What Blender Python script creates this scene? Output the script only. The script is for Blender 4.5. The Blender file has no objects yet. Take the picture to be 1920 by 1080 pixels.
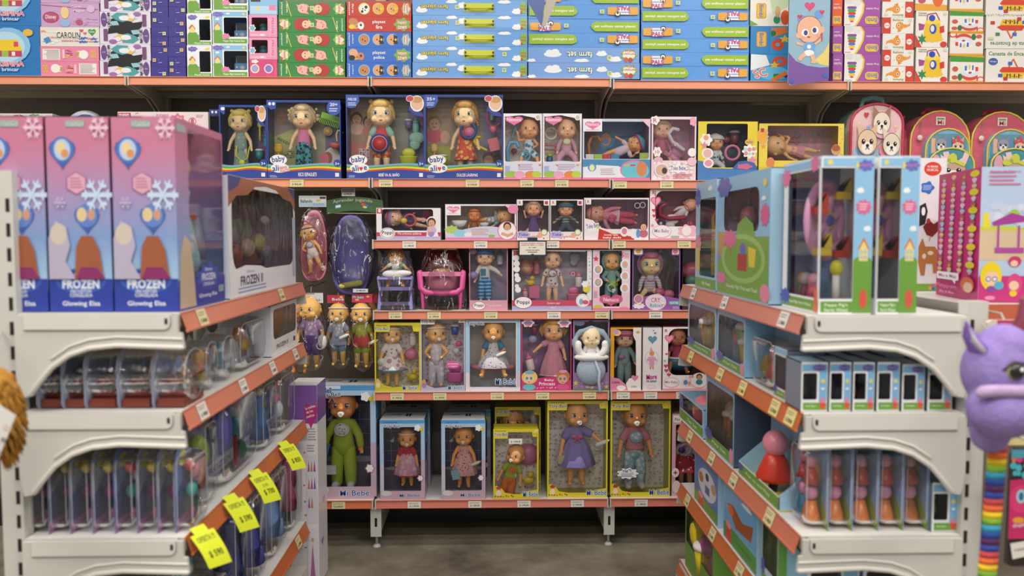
import bpy, bmesh, math, random
from mathutils import Vector, Matrix
PI = math.pi
# ---------------------------------------------------------------- camera, world, light, exposure
F = 1600.0                      # focal length in pixels of a 1920 px wide frame
PITCH = math.atan(99/F)
YAW = math.atan(40*math.cos(PITCH)/F)
YB = 3.42                       # front plane of the doll shelves across the aisle
YN, YF = 1.82, 3.0              # near and far end of the two side gondolas
_F = Vector((math.sin(YAW)*math.cos(PITCH), math.cos(YAW)*math.cos(PITCH), -math.sin(PITCH)))
_R = Vector((math.cos(YAW), -math.sin(YAW), 0))
_U = _R.cross(_F)
CAMH = 0.0
def ray(px, py): return _F + _R*((px-960)/F) + _U*((540-py)/F)
CAMH = -(ray(705, 1027)*(3.45/ray(705, 1027).y)).z
def P(px, py, Y):
    r = ray(px, py); r = r*(Y/r.y); return Vector((r.x, r.y, r.z+CAMH))
def PXW(px, py, X):
    r = ray(px, py); r = r*(X/r.x); return Vector((r.x, r.y, r.z+CAMH))
S = bpy.context.scene
C = S.collection
cam_data = bpy.data.cameras.new('camera'); cam = bpy.data.objects.new('camera', cam_data); C.objects.link(cam)
cam_data.sensor_width = 36; cam_data.lens = 36*F/1920; cam_data.clip_start = 0.05
cam.location = (0, 0, CAMH); cam.rotation_euler = (PI/2-PITCH, 0, -YAW)
cam_data.dof.use_dof = True; cam_data.dof.focus_distance = 3.5; cam_data.dof.aperture_fstop = 2.4
S.camera = cam
S.view_settings.view_transform = 'Standard'; S.view_settings.look = 'None'
S.view_settings.gamma = 1; S.view_settings.exposure = -0.3; S.view_settings.use_curve_mapping = False
W = bpy.data.worlds.new('store_air'); S.world = W; W.use_nodes = True
bg = W.node_tree.nodes['Background']; bg.inputs[0].default_value = (1.0, 0.965, 0.92, 1); bg.inputs[1].default_value = 0.56
LAMPS = [(-1.5, 0.2), (1.5, 0.2), (-1.3, 2.35), (1.3, 2.35), (0, 1.2), (0.0, -1.4), (-2.9, 1.4), (2.9, 1.4)]
for i, (lx, ly) in enumerate(LAMPS):
    ld = bpy.data.lights.new('tube_light', 'AREA'); ld.shape = 'RECTANGLE'; ld.size = 1.3; ld.size_y = 0.14
    ld.energy = (62 if ly < 1 else 24); ld.color = (1.0, 0.95, 0.88)
    lo = bpy.data.objects.new('tube_light', ld); C.objects.link(lo); lo.location = (lx, ly, 3.28)

# ---------------------------------------------------------------- materials
_mats = {}
def lin(c):
    c = c/255
    return c/12.92 if c <= 0.04045 else ((c+0.055)/1.055)**2.4
def rgb(h):
    h = h.lstrip('#'); return (lin(int(h[0:2], 16)), lin(int(h[2:4], 16)), lin(int(h[4:6], 16)), 1)
def mat(h, kind='card'):
    """kind: card, matte, plastic, metal, skin, hair, cloth, rail, gloss, fur"""
    k = (h, kind)
    if k in _mats: return _mats[k]
    m = bpy.data.materials.new('%s %s' % (kind, h)); m.use_nodes = True; n = m.node_tree.nodes; l = m.node_tree.links
    b = n['Principled BSDF']
    rough, coat, amt, sc = {'card': (.42, .25, .06, 9), 'matte': (.85, 0, .06, 20), 'plastic': (.33, .1, .03, 6), 'metal': (.45, .1, .07, 14),
        'skin': (.42, .05, .05, 25), 'hair': (.5, 0, .3, 60), 'cloth': (.9, 0, .12, 60), 'rail': (.3, .3, .08, 5), 'gloss': (.12, .6, .03, 8), 'fur': (.95, 0, .25, 50)}[kind]
    b.inputs['Roughness'].default_value = rough; b.inputs['Coat Weight'].default_value = coat; b.inputs['Coat Roughness'].default_value = .15
    if kind == 'skin': b.inputs['Subsurface Weight'].default_value = 0.0
    tc = n.new('ShaderNodeTexCoord'); nz = n.new('ShaderNodeTexNoise'); nz.inputs['Scale'].default_value = sc; nz.inputs['Detail'].default_value = 3
    mx = n.new('ShaderNodeMix'); mx.data_type = 'RGBA'
    c = rgb(h); mx.inputs[6].default_value = tuple(x*(1-amt) for x in c[:3])+(1,); mx.inputs[7].default_value = tuple(min(1, x*(1+amt)) for x in c[:3])+(1,)
    l.new(tc.outputs['Object'], nz.inputs['Vector']); l.new(nz.outputs['Fac'], mx.inputs[0]); l.new(mx.outputs[2], b.inputs['Base Color'])
    if kind in ('fur', 'hair', 'cloth'):
        bp = n.new('ShaderNodeBump'); bp.inputs['Strength'].default_value = .5; bp.inputs['Distance'].default_value = .004
        n2 = n.new('ShaderNodeTexNoise'); n2.inputs['Scale'].default_value = 220 if kind != 'fur' else 120
        l.new(tc.outputs['Object'], n2.inputs['Vector']); l.new(n2.outputs['Fac'], bp.inputs['Height']); l.new(bp.outputs[0], b.inputs['Normal'])
    _mats[k] = m; return m
def fab(a, c, kind='dots', scale=90):
    """printed cloth: dots, stripes or flowers of colour c on colour a"""
    k = (a, c, kind, scale)
    if k in _mats: return _mats[k]
    m = bpy.data.materials.new('print %s %s' % (a, c)); m.use_nodes = True; n = m.node_tree.nodes; l = m.node_tree.links
    b = n['Principled BSDF']; b.inputs['Roughness'].default_value = .85
    tc = n.new('ShaderNodeTexCoord'); mx = n.new('ShaderNodeMix'); mx.data_type = 'RGBA'; mx.inputs[6].default_value = rgb(a); mx.inputs[7].default_value = rgb(c)
    rp = n.new('ShaderNodeValToRGB'); rp.color_ramp.interpolation = 'CONSTANT'
    if kind == 'stripes':
        w = n.new('ShaderNodeTexWave'); w.bands_direction = 'Z'; w.inputs['Scale'].default_value = scale; w.inputs['Distortion'].default_value = 1.2; l.new(tc.outputs['Object'], w.inputs['Vector']); l.new(w.outputs['Fac'], rp.inputs[0])
        rp.color_ramp.elements[1].position = .5
    else:
        w = n.new('ShaderNodeTexVoronoi'); w.inputs['Scale'].default_value = scale; l.new(tc.outputs['Object'], w.inputs['Vector']); l.new(w.outputs['Distance'], rp.inputs[0])
        rp.color_ramp.elements[0].color = (1, 1, 1, 1); rp.color_ramp.elements[1].color = (0, 0, 0, 1); rp.color_ramp.elements[1].position = .26 if kind == 'dots' else .42
    l.new(rp.outputs[0], mx.inputs[0]); l.new(mx.outputs[2], b.inputs['Base Color'])
    _mats[k] = m; return m
def bright(h, k):
    h = h.lstrip('#'); return ''.join('%02x' % min(250, int(int(h[i:i+2], 16)*k)) for i in (0, 2, 4))
def film(tint='ffffff', gl=.10, wrinkle=0.0, name='clear film', crease_glint=False):
    k = (name, tint, gl, wrinkle)
    if k in _mats: return _mats[k]
    m = bpy.data.materials.new(name); m.use_nodes = True; n = m.node_tree.nodes; l = m.node_tree.links; n.remove(n['Principled BSDF'])
    t = n.new('ShaderNodeBsdfTransparent'); t.inputs[0].default_value = rgb(tint)
    g = n.new('ShaderNodeBsdfGlossy'); g.inputs['Roughness'].default_value = .06
    fr = n.new('ShaderNodeFresnel'); fr.inputs[0].default_value = 1.45
    ad = n.new('ShaderNodeMath'); ad.operation = 'MULTIPLY_ADD'; ad.inputs[1].default_value = .8; ad.inputs[2].default_value = gl; ad.use_clamp = True
    mx = n.new('ShaderNodeMixShader'); l.new(fr.outputs[0], ad.inputs[0]); l.new(ad.outputs[0], mx.inputs[0]); l.new(t.outputs[0], mx.inputs[1]); l.new(g.outputs[0], mx.inputs[2]); l.new(mx.outputs[0], n['Material Output'].inputs[0])
    if wrinkle:
        tc = n.new('ShaderNodeTexCoord'); mp = n.new('ShaderNodeMapping'); mp.inputs['Scale'].default_value = (1, 1, .3)
        nz = n.new('ShaderNodeTexNoise'); nz.inputs['Scale'].default_value = 34; nz.inputs['Detail'].default_value = 4; nz.inputs['Distortion'].default_value = 1.5
        bp = n.new('ShaderNodeBump'); bp.inputs['Strength'].default_value = 1; bp.inputs['Distance'].default_value = wrinkle
        l.new(tc.outputs['Object'], mp.inputs[0]); l.new(mp.outputs[0], nz.inputs['Vector']); l.new(nz.outputs['Fac'], bp.inputs['Height']); l.new(bp.outputs[0], g.inputs['Normal'])
    if crease_glint:      # white crease lines, with the glints of crumpled cellophane put into their colour
        mp2 = n.new('ShaderNodeMapping'); mp2.inputs['Scale'].default_value = (1, 1, .28); n2 = n.new('ShaderNodeTexNoise'); n2.inputs['Scale'].default_value = 30; n2.inputs['Detail'].default_value = 3; n2.inputs['Distortion'].default_value = .8
        ma = n.new('ShaderNodeMath'); ma.operation = 'SUBTRACT'; ma.inputs[1].default_value = .5; mb_ = n.new('ShaderNodeMath'); mb_.operation = 'ABSOLUTE'; mc = n.new('ShaderNodeMath'); mc.operation = 'LESS_THAN'; mc.inputs[1].default_value = .0065
        n3 = n.new('ShaderNodeTexNoise'); n3.inputs['Scale'].default_value = 16; gt = n.new('ShaderNodeMath'); gt.operation = 'GREATER_THAN'; gt.inputs[1].default_value = .5; mu = n.new('ShaderNodeMath'); mu.operation = 'MULTIPLY'; m3 = n.new('ShaderNodeMath'); m3.operation = 'MULTIPLY'; m3.inputs[1].default_value = .85
        df = n.new('ShaderNodeBsdfDiffuse'); df.inputs[0].default_value = (.95, .95, .95, 1); m2 = n.new('ShaderNodeMixShader')
        l.new(tc.outputs['Object'], mp2.inputs[0]); l.new(mp2.outputs[0], n2.inputs['Vector']); l.new(tc.outputs['Object'], n3.inputs['Vector']); l.new(n2.outputs['Fac'], ma.inputs[0]); l.new(ma.outputs[0], mb_.inputs[0]); l.new(mb_.outputs[0], mc.inputs[0]); l.new(n3.outputs['Fac'], gt.inputs[0])
        l.new(mc.outputs[0], mu.inputs[0]); l.new(gt.outputs[0], mu.inputs[1]); l.new(mu.outputs[0], m3.inputs[0]); l.new(m3.outputs[0], m2.inputs[0]); l.new(mx.outputs[0], m2.inputs[1]); l.new(df.outputs[0], m2.inputs[2]); l.new(m2.outputs[0], n['Material Output'].inputs[0])
    _mats[k] = m; return m
FILM = film('ffffff', .015); BAG = film('fcfcfc', .04, .012, 'cellophane', True); DOME = film('f8fafc', .07, .006, 'blister plastic')

# ---------------------------------------------------------------- mesh helpers
class MB:
    def __init__(s): s.v = []; s.f = []; s.m = []; s.ms = []; s.sm = []; s.k = 0
    def mi(s, m):
        if isinstance(m, str): m = mat(m)
        if m not in s.ms: s.ms.append(m)
        return s.ms.index(m)
    def add(s, vs, fs, m, smooth=False):
        o = len(s.v); s.v += [tuple(x) for x in vs]; i = s.mi(m)
        for f in fs: s.f.append(tuple(o+j for j in f)); s.m.append(i); s.sm.append(smooth)
    def box(s, x0, x1, y0, y1, z0, z1, m):
        s.add([(x0,y0,z0),(x1,y0,z0),(x1,y1,z0),(x0,y1,z0),(x0,y0,z1),(x1,y0,z1),(x1,y1,z1),(x0,y1,z1)],
              [(3,2,1,0),(4,5,6,7),(0,1,5,4),(1,2,6,5),(2,3,7,6),(3,0,4,7)], m)
    def ball(s, c, r, m, n=12, k=8):
        if not hasattr(r, '__len__'): r = (r, r, r)
        vs = [(c[0], c[1], c[2]-r[2])]
        for j in range(1, k):
            a = PI*j/k
            for i in range(n):
                b = 2*PI*i/n; vs.append((c[0]+r[0]*math.sin(a)*math.cos(b), c[1]+r[1]*math.sin(a)*math.sin(b), c[2]-r[2]*math.cos(a)))
        vs.append((c[0], c[1], c[2]+r[2])); fs = []
        for i in range(n): fs.append((0, 1+(i+1) % n, 1+i)); fs.append((len(vs)-1, len(vs)-1-n+i, len(vs)-1-n+(i+1) % n))
        for j in range(k-2):
            for i in range(n):
                a = 1+j*n+i; b = 1+j*n+(i+1) % n; fs.append((a, b, b+n, a+n))
        s.add(vs, fs, m, True)
    def tube(s, pts, rs, m, n=10, caps=True, smooth=True, loop=False, flat=1.0):
        pts = [Vector(p) for p in pts]; N = len(pts)
        if not hasattr(rs, '__len__'): rs = [rs]*N
        if caps and not loop and N > 1:      # rounded ends
            a = (pts[0]-pts[1]).normalized(); b = (pts[-1]-pts[-2]).normalized()
            pts = [pts[0]+a*rs[0]*.95, pts[0]+a*rs[0]*.6]+pts+[pts[-1]+b*rs[-1]*.6, pts[-1]+b*rs[-1]*.95]
            rs = [rs[0]*.3, rs[0]*.8]+list(rs)+[rs[-1]*.8, rs[-1]*.3]; N = len(pts)
        vs = []; up = Vector((0, 0, 1)); prev = None
        for i in range(N):
            if loop: d = pts[(i+1) % N]-pts[i-1]
            else: d = pts[min(i+1, N-1)]-pts[max(i-1, 0)]
            d.normalize()
            if prev is None: e = d.cross(up if abs(d.z) < .9 else Vector((0, 1, 0)))
            else: e = prev-d*prev.dot(d)
            e.normalize(); prev = e; g = d.cross(e)
            for j in range(n):
                a = 2*PI*j/n; vs.append(pts[i]+e*math.cos(a)*rs[i]+g*math.sin(a)*rs[i]*flat)
        fs = []
        for i in range(N if loop else N-1):
            for j in range(n):
                a = i*n+j; b = i*n+(j+1) % n; c2 = ((i+1) % N)*n; fs.append((a, c2+j, c2+(j+1) % n, b))
        if not loop: fs.append(tuple(range(n))); fs.append(tuple((N-1)*n+j for j in range(n-1, -1, -1)))
        s.add(vs, fs, m, smooth)
    def lathe(s, c, prof, m, n=20, sx=1, sy=1, wave=0, nw=0, smooth=True):
        vs = []; fs = []
        for r, z in prof:
            for j in range(n):
                a = 2*PI*j/n; q = r*(1+wave*math.cos(nw*a)); vs.append((c[0]+q*sx*math.cos(a), c[1]+q*sy*math.sin(a), c[2]+z))
        for i in range(len(prof)-1):
            for j in range(n):
                a = i*n+j; b = i*n+(j+1) % n; fs.append((a, b, b+n, a+n))
        fs.append(tuple(range(n-1, -1, -1))); fs.append(tuple((len(prof)-1)*n+j for j in range(n)))
        s.add(vs, fs, m, smooth)
    def prism(s, poly, y0, y1, m, tf=None):
        """poly in (x,z), extruded along y"""
        n = len(poly); vs = [(x, y0, z) for x, z in poly]+[(x, y1, z) for x, z in poly]
        if tf: vs = [tf(*q) for q in vs]
        s.add(vs, [tuple(range(n)), tuple(range(2*n-1, n-1, -1))]+[((i+1) % n, i, n+i, n+(i+1) % n) for i in range(n)], m)
    def build(s, name, parent=None, loc=(0, 0, 0), sharp=False):
        me = bpy.data.meshes.new(name); me.from_pydata(s.v, [], s.f)
        for m in s.ms: me.materials.append(m)
        me.polygons.foreach_set('material_index', s.m); me.polygons.foreach_set('use_smooth', s.sm); me.update()
        o = bpy.data.objects.new(name, me); C.objects.link(o); o.location = loc
        if parent: o.parent = parent
        return o
def thing(name, label, cat, loc=(0, 0, 0), rz=0, group=None):
    o = bpy.data.objects.new(name, None); C.objects.link(o); o.location = loc; o.rotation_euler = (0, 0, rz); o.empty_display_size = .05
    o['label'] = label; o['category'] = cat
    if group: o['group'] = group
    return o
def tag(o, label, cat, group=None):
    o['label'] = label; o['category'] = cat
    if group: o['group'] = group
    return o

# ---------------------------------------------------------------- lettering: every glyph turned into a mesh once
GL = {}
def _glyphs():
    chars = sorted(set('ABCDEFGHIJKLMNOPQRSTUVWXYZabcdefghijklmnopqrstuvwxyz0123456789$.,!"+-&\'¡ñéáóíúÁÑÉ/%()')); obs = []
    for ch in chars:
        for txt in (ch, '|'+ch+'|'):
            cu = bpy.data.curves.new('g', 'FONT'); cu.body = txt; cu.resolution_u = 2; cu.offset = .018 if txt == ch else 0
            o = bpy.data.objects.new('g', cu); C.objects.link(o); obs.append((ch, txt, o))
    cu = bpy.data.curves.new('g', 'FONT'); cu.body = '||'; cu.resolution_u = 2; o = bpy.data.objects.new('g', cu); C.objects.link(o); obs.append(('', '||', o))
    dg = bpy.context.evaluated_depsgraph_get(); base = 0; w = {}
    for ch, txt, o in obs:
        me = bpy.data.meshes.new_from_object(o.evaluated_get(dg)); xs = [v.co.x for v in me.vertices]
        if txt == ch: GL[ch] = ([(v.co.x, v.co.y) for v in me.vertices], [tuple(p.vertices) for p in me.polygons])
        else: w[ch] = max(xs)-min(xs)
        bpy.data.meshes.remove(me)
    for ch, txt, o in obs:
        cu = o.data; bpy.data.objects.remove(o); bpy.data.curves.remove(cu)
    for ch in chars: GL[ch] = GL[ch]+(w[ch]-w[''],)
_glyphs()
def text_geo(t):
    vs = []; fs = []; x = 0
    for ch in t:
        if ch not in GL: x += .3; continue
        g = GL[ch]; o = len(vs); vs += [(x+a, b) for a, b in g[0]]; fs += [tuple(o+i for i in f) for f in g[1]]; x += g[2]+.01
    return vs, fs

# ---------------------------------------------------------------- a flat face one can print on
class Face:
    """frame: pixel-like rectangle (x0,y0,x1,y1), y downwards; tf maps (u metres, v metres, lift) to local coordinates"""
    def __init__(s, fr, w, h, tf): s.fr = fr; s.w = w; s.h = h; s.tf = tf; s.pr = MB(); s.le = MB(); s.k = 0
    def uv(s, x, y): f = s.fr; return ((x-f[0])/(f[2]-f[0])*s.w, (f[3]-y)/(f[3]-f[1])*s.h)
    def poly(s, pts, col, mb=None, faces=None):
        s.k += 1; l = .0004+.00005*s.k; vs = [s.tf(*s.uv(x, y), l) for x, y in pts]
        (mb or s.pr).add(vs, faces or [tuple(range(len(vs)))], col)
    def draw(s, items):
        for it in items:
            k = it[0]
            if k == 'r': _, x0, y0, x1, y1, c = it; s.poly([(x0, y1), (x1, y1), (x1, y0), (x0, y0)], c)
            elif k == 'e':
                _, cx, cy, rx, ry, c = it; s.poly([(cx+rx*math.cos(2*PI*i/18), cy-ry*math.sin(2*PI*i/18)) for i in range(18)], c)
            elif k == 'p': s.poly(it[1], it[2])
            elif k == 'rr':
                _, x0, y0, x1, y1, r, c = it; pts = []
                for (cx, cy, a0) in ((x1-r, y0+r, 0), (x0+r, y0+r, 90), (x0+r, y1-r, 180), (x1-r, y1-r, 270)):
                    for q in range(4): a = math.radians(a0+q*30); pts.append((cx+r*math.cos(a), cy-r*math.sin(a)))
                s.poly(pts, c)
            elif k == 'h':
                _, cx, cy, w, h, c = it; pts = []
                for i in range(20):
                    t = 2*PI*i/20; pts.append((cx+w/2*math.sin(t)**3, cy-h/2*((13*math.cos(t)-5*math.cos(2*t)-2*math.cos(3*t)-math.cos(4*t))/15)))
                s.poly(pts[::-1], c)
            elif k == 'f':
                _, cx, cy, rx, ry, n, c = it
                s.poly([(cx+rx*(1+.14*math.cos(n*t))*math.cos(t), cy-ry*(1+.14*math.cos(n*t))*math.sin(t)) for t in [2*PI*i/(n*6) for i in range(n*6)]], c)
            elif k == 's':
                _, cx, cy, r, n, c = it
                s.poly([(cx+(r if i % 2 == 0 else r*.45)*math.sin(PI*i/n), cy-(r if i % 2 == 0 else r*.45)*math.cos(PI*i/n)) for i in range(2*n)][::-1], c)
            elif k == 'l':
                _, x0, y0, x1, y1, th, c = it; d = Vector((x1-x0, y1-y0)).normalized(); nx, ny = -d.y*th/2, d.x*th/2
                s.poly([(x0+nx, y0+ny), (x1+nx, y1+ny), (x1-nx, y1-ny), (x0-nx, y0-ny)], c)
            elif k == 't' or k == 'T':     # T = with an outline colour behind
                t, cx, cy, w, h, c = it[1:7]; rot = math.radians(it[7]) if len(it) > 7 else 0; oc = it[8] if len(it) > 8 else None
                vs, fs = text_geo(t)
                if not vs: continue
                xs = [a for a, b in vs]; ys = [b for a, b in vs]; x0, x1, y0, y1 = min(xs), max(xs), min(ys), max(ys)
                def place(dx, dy, col):
                    pts = []
                    for a, b in vs:
                        u = ((a-x0)/(x1-x0)-.5)*w+dx; v = -((b-y0)/(y1-y0)-.5)*h+dy
                        pts.append((cx+u*math.cos(rot)-v*math.sin(rot), cy+u*math.sin(rot)+v*math.cos(rot)))
                    s.poly(pts, col, s.le, fs)
                if oc:
                    q = h*.075; qx = q*abs((s.h/(s.fr[3]-s.fr[1]))/(s.w/(s.fr[2]-s.fr[0])))
                    if abs(math.sin(rot)) > .7: q, qx = q/qx*q if qx else q, q
                    for dx, dy in ((qx, 0), (-qx, 0), (0, q), (0, -q)): place(dx, dy, oc)
                place(0, 0, c)
            elif k == 'kid':   # printed portrait of a child: shirt, hair, face
                _, cx, cy, r, sk, ha, sh = it
                s.draw([('e', cx, cy+r*1.9, r*1.3, r*1.1, sh), ('e', cx, cy-r*.15, r*1.15, r*1.2, ha), ('e', cx, cy+r*.12, r*.85, r*.95, sk),
                        ('e', cx-r*.3, cy, r*.1, r*.1, '3a2420'), ('e', cx+r*.3, cy, r*.1, r*.1, '3a2420'), ('e', cx, cy+r*.55, r*.28, r*.1, 'c05a5a')])
            elif k == 'pat':   # scattered pattern
                _, x0, y0, x1, y1, nx, ny, shp, sz, cols, sd = it; rr = random.Random(sd)
                for i in range(nx):
                    for j in range(ny):
                        cx = x0+(x1-x0)*(i+.5+rr.uniform(-.25, .25))/nx; cy = y0+(y1-y0)*(j+.5+rr.uniform(-.25, .25))/ny; c = rr.choice(cols); z = sz*rr.uniform(.7, 1.2)
                        if shp == 'e': s.draw([('e', cx, cy, z, z, c)])
                        elif shp == 'h': s.draw([('h', cx, cy, z*2, z*2, c)])
                        elif shp == 's': s.draw([('s', cx, cy, z, 5, c)])
                        elif shp == 'd': s.draw([('l', cx-z, cy, cx+z*.8, cy+rr.uniform(-z, z), z*.5, c)])
                        elif shp == 'o': s.draw([('l', cx-z, cy-z*.6, cx+z, cy-z*.6, z*.3, c), ('l', cx-z, cy+z*.6, cx+z, cy+z*.6, z*.3, c), ('l', cx-z, cy-z*.6, cx-z, cy+z*.6, z*.3, c), ('l', cx+z, cy-z*.6, cx+z*.5, cy+z*.6, z*.3, c)])
            elif k == 'cloud':
                _, cx, cy, w, h, c = it
                s.draw([('e', cx, cy, w*.5, h*.3, c), ('e', cx-w*.18, cy-h*.2, w*.2, h*.3, c), ('e', cx+w*.14, cy-h*.25, w*.24, h*.32, c)])
            elif k == 'lines':  # small print
                _, x0, y0, x1, y1, n, c = it; rr = random.Random(int(x0*7+y0*3))
                for i in range(n):
                    y = y0+(y1-y0)*(i+.5)/n; s.draw([('r', x0, y-(y1-y0)/n*.28, x0+(x1-x0)*rr.uniform(.75, 1), y+(y1-y0)/n*.1, c)])
    def done(s, root, nm='printed_artwork'):
        if s.pr.f: s.pr.build(nm, root)
        if s.le.f: s.le.build('lettering', root)

def rect_ring(x0, x1, z0, z1, r, n=5):
    pts = []
    for (cx, cz, a0) in ((x1-r, z1-r, 0), (x0+r, z1-r, 90), (x0+r, z0+r, 180), (x1-r, z0+r, 270)):
        for q in range(n): a = math.radians(a0+q*90/(n-1)); pts.append((cx+r*math.cos(a), cz+r*math.sin(a)))
    return pts
class Carton:
    """A carton whose front faces local -y, its bottom centre of the front face at the root. fr = pixel frame of the front."""
    def __init__(s, name, label, cat, fr, w, h, d, loc, rz=0, col='ffffff', side=None, top=None, win=None, back='5a5560', group=None, winr=4, film_mat=None, backd=.8, topwin=False):
        s.root = thing(name, label, cat, loc, rz, group); s.fr = fr; s.w, s.h, s.d = w, h, d
        side = side or col; top = top or side; mb = MB(); x = w/2
        s.front = Face(fr, w, h, lambda u, v, l: (u-w/2, -l, v))
        s.right = Face((0, 0, 100, 100), d, h, lambda u, v, l: (w/2+l, u, v))
        s.left = Face((0, 0, 100, 100), d, h, lambda u, v, l: (-w/2-l, d-u, v))
        s.topf = Face((0, 0, 100, 100), w, d, lambda u, v, l: (u-w/2, v, h+l))
        if win is None:
            mb.add([(-x,0,0),(x,0,0),(x,0,h),(-x,0,h)], [(0,1,2,3)], col)
            mb.add([(-x,d,0),(x,d,0),(x,d,h),(-x,d,h)], [(3,2,1,0)], side)
            mb.add([(x,0,0),(x,d,0),(x,d,h),(x,0,h),(-x,0,0),(-x,d,0),(-x,d,h),(-x,0,h)], [(0,1,2,3),(7,6,5,4)], side)
            mb.add([(-x,0,h),(x,0,h),(x,d,h),(-x,d,h)], [(0,1,2,3)], top); mb.add([(-x,0,0),(x,0,0),(x,d,0),(-x,d,0)], [(3,2,1,0)], side)
            s.body = mb.build('carton', s.root)
        else:
            pu = w/(fr[2]-fr[0]); pv = h/(fr[3]-fr[1])
            wx0 = (win[0]-fr[0])*pu-x; wx1 = (win[2]-fr[0])*pu-x; wz0 = (fr[3]-win[3])*pv; wz1 = (fr[3]-win[1])*pv; r = min(winr*pu, (wx1-wx0)*.49, (wz1-wz0)*.49)
            inn = rect_ring(wx0, wx1, wz0, wz1, r); n = len(inn); out = []
            for i, (cx, cz) in enumerate(((x, h), (-x, h), (-x, 0), (x, 0))): out += [(cx, cz)]*5
            vs = [(a, 0, b) for a, b in inn]+[(a, 0, b) for a, b in out]
            fs = []
            for i in range(n):
                j = (i+1) % n
                if out[i] == out[j]: fs.append((n+i, j, i))
                else: fs.append((i, n+i, n+j, j))
            mb.add(vs, fs, col)
            t = .002; bd = d*backd
            for (a, b, m_) in (((-x, -x+t), (0, h), side), ((x-t, x), (0, h), side)): mb.box(a[0], a[1], 0.0001, d, b[0], b[1], m_)
            mb.box(-x, x, 0.0001, d, 0, t, side); mb.box(-x, x, (d*.5 if topwin else 0.0001), d, h-t, h, top); mb.box(-x, x, d-t, d, 0, h, side)
            s.body = mb.build('carton', s.root)
            bk = MB(); bk.box(-x+t, x-t, bd, bd+.001, t, h-t, bright(back, 1.18)); s.backing = bk.build('backing_card', s.root)
            s.bface = Face(fr, w, h, lambda u, v, l: (u-w/2, bd-l, v))
            fm = MB(); e = .0015; fm.add([(wx0-e,.0004,wz0-e),(wx1+e,.0004,wz0-e),(wx1+e,.0004,wz1+e),(wx0-e,.0004,wz1+e)], [(0,1,2,3)], film_mat or FILM)
            if topwin: fm.add([(-x+t,.001,h-.001),(x-t,.001,h-.001),(x-t,d*.5,h-.001),(-x+t,d*.5,h-.001)], [(0,1,2,3)], film_mat or FILM)
            fm.build('window_film', s.root)
        s.bd = d*backd
    def L(s, px, py, y=0):
        f = s.fr; return Vector(((px-f[0])/(f[2]-f[0])*s.w-s.w/2, y, (f[3]-py)/(f[3]-f[1])*s.h))
    def px(s): return s.w/(s.fr[2]-s.fr[0])
    def art(s, items): s.front.draw(items); return s
    def bart(s, items): s.bface.draw(items); return s
    def end(s):
        s.front.done(s.root)
        for f in (s.right, s.left, s.topf):
            f.done(s.root)
        if hasattr(s, 'bface'): s.bface.done(s.root, 'backing_print')
        return s
def shelfbox(name, label, cat, x0, y0, x1, y1, z, Y=None, d=.13, **k):
    """carton standing on a back shelf of height z, its front measured in the photograph"""
    Y = Y or YB+.012; a = P(x0, y1, Y); b = P(x1, y0, Y); h = b.z-z
    return Carton(name, label, cat, (x0, y0, x1, y1), b.x-a.x, h, d, ((a.x+b.x)/2, Y, z), **k)
# ---------------------------------------------------------------- shelving
CORAL = 'd9846a'; ORANGE = 'c86a38'; WHITE = 'e6e5e1'; METAL = 'cfcec8'; BEIGE = 'a89a86'; DARKPANEL = '6c6359'
Z = {k: P(720, y, YB).z for k, y in {'top': 145, 'two': 335, 'three': 450, 'four': 583, 'five': 735, 'base': 938}.items()}
Z['top4'] = P(1300, 151, YB).z; Z['two4'] = P(1300, 338, YB).z
YBACK = YB+.40
XJ = [P(x, 500, YB).x for x in (-210, 248, 697, 1145, 1584, 2330)]
fl = MB(); fl.add([(-5, -3, 0), (5, -3, 0), (5, 6, 0), (-5, 6, 0)], [(0, 1, 2, 3)], 'ffffff')
def concrete():
    m = bpy.data.materials.new('stained concrete'); m.use_nodes = True; n = m.node_tree.nodes; l = m.node_tree.links; b = n['Principled BSDF']; b.inputs['Roughness'].default_value = .62
    tc = n.new('ShaderNodeTexCoord'); a = n.new('ShaderNodeTexNoise'); a.inputs['Scale'].default_value = 2.6; a.inputs['Detail'].default_value = 9; a.inputs['Roughness'].default_value = .68
    r = n.new('ShaderNodeValToRGB'); e = r.color_ramp.elements; e[0].position = .32; e[0].color = rgb('5f584c'); e[1].position = .68; e[1].color = rgb('a29a88')
    l.new(tc.outputs['Object'], a.inputs['Vector']); l.new(a.outputs['Fac'], r.inputs[0]); l.new(r.outputs[0], b.inputs['Base Color'])
    bp = n.new('ShaderNodeBump'); bp.inputs['Strength'].default_value = .3; bp.inputs['Distance'].default_value = .004; l.new(a.outputs['Fac'], bp.inputs['Height']); l.new(bp.outputs[0], b.inputs['Normal']); return m
fl.ms = [concrete()]; o = fl.build('floor'); o['kind'] = 'structure'
c = MB(); c.box(-5, 5, -3, 6, 3.4, 3.5, 'cfc8bc'); o = c.build('ceiling'); o['kind'] = 'structure'
for i, (lx, ly) in enumerate(LAMPS):
    t = thing('ceiling_lamp', 'white tube lamp fixture on the ceiling over the toy aisle', 'lamp', (lx, ly, 3.31), group='ceiling tube lamps')
    m = MB(); m.box(-.68, .68, -.09, .09, .0, .09, 'f2f2f2'); m.build('housing', t)
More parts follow.
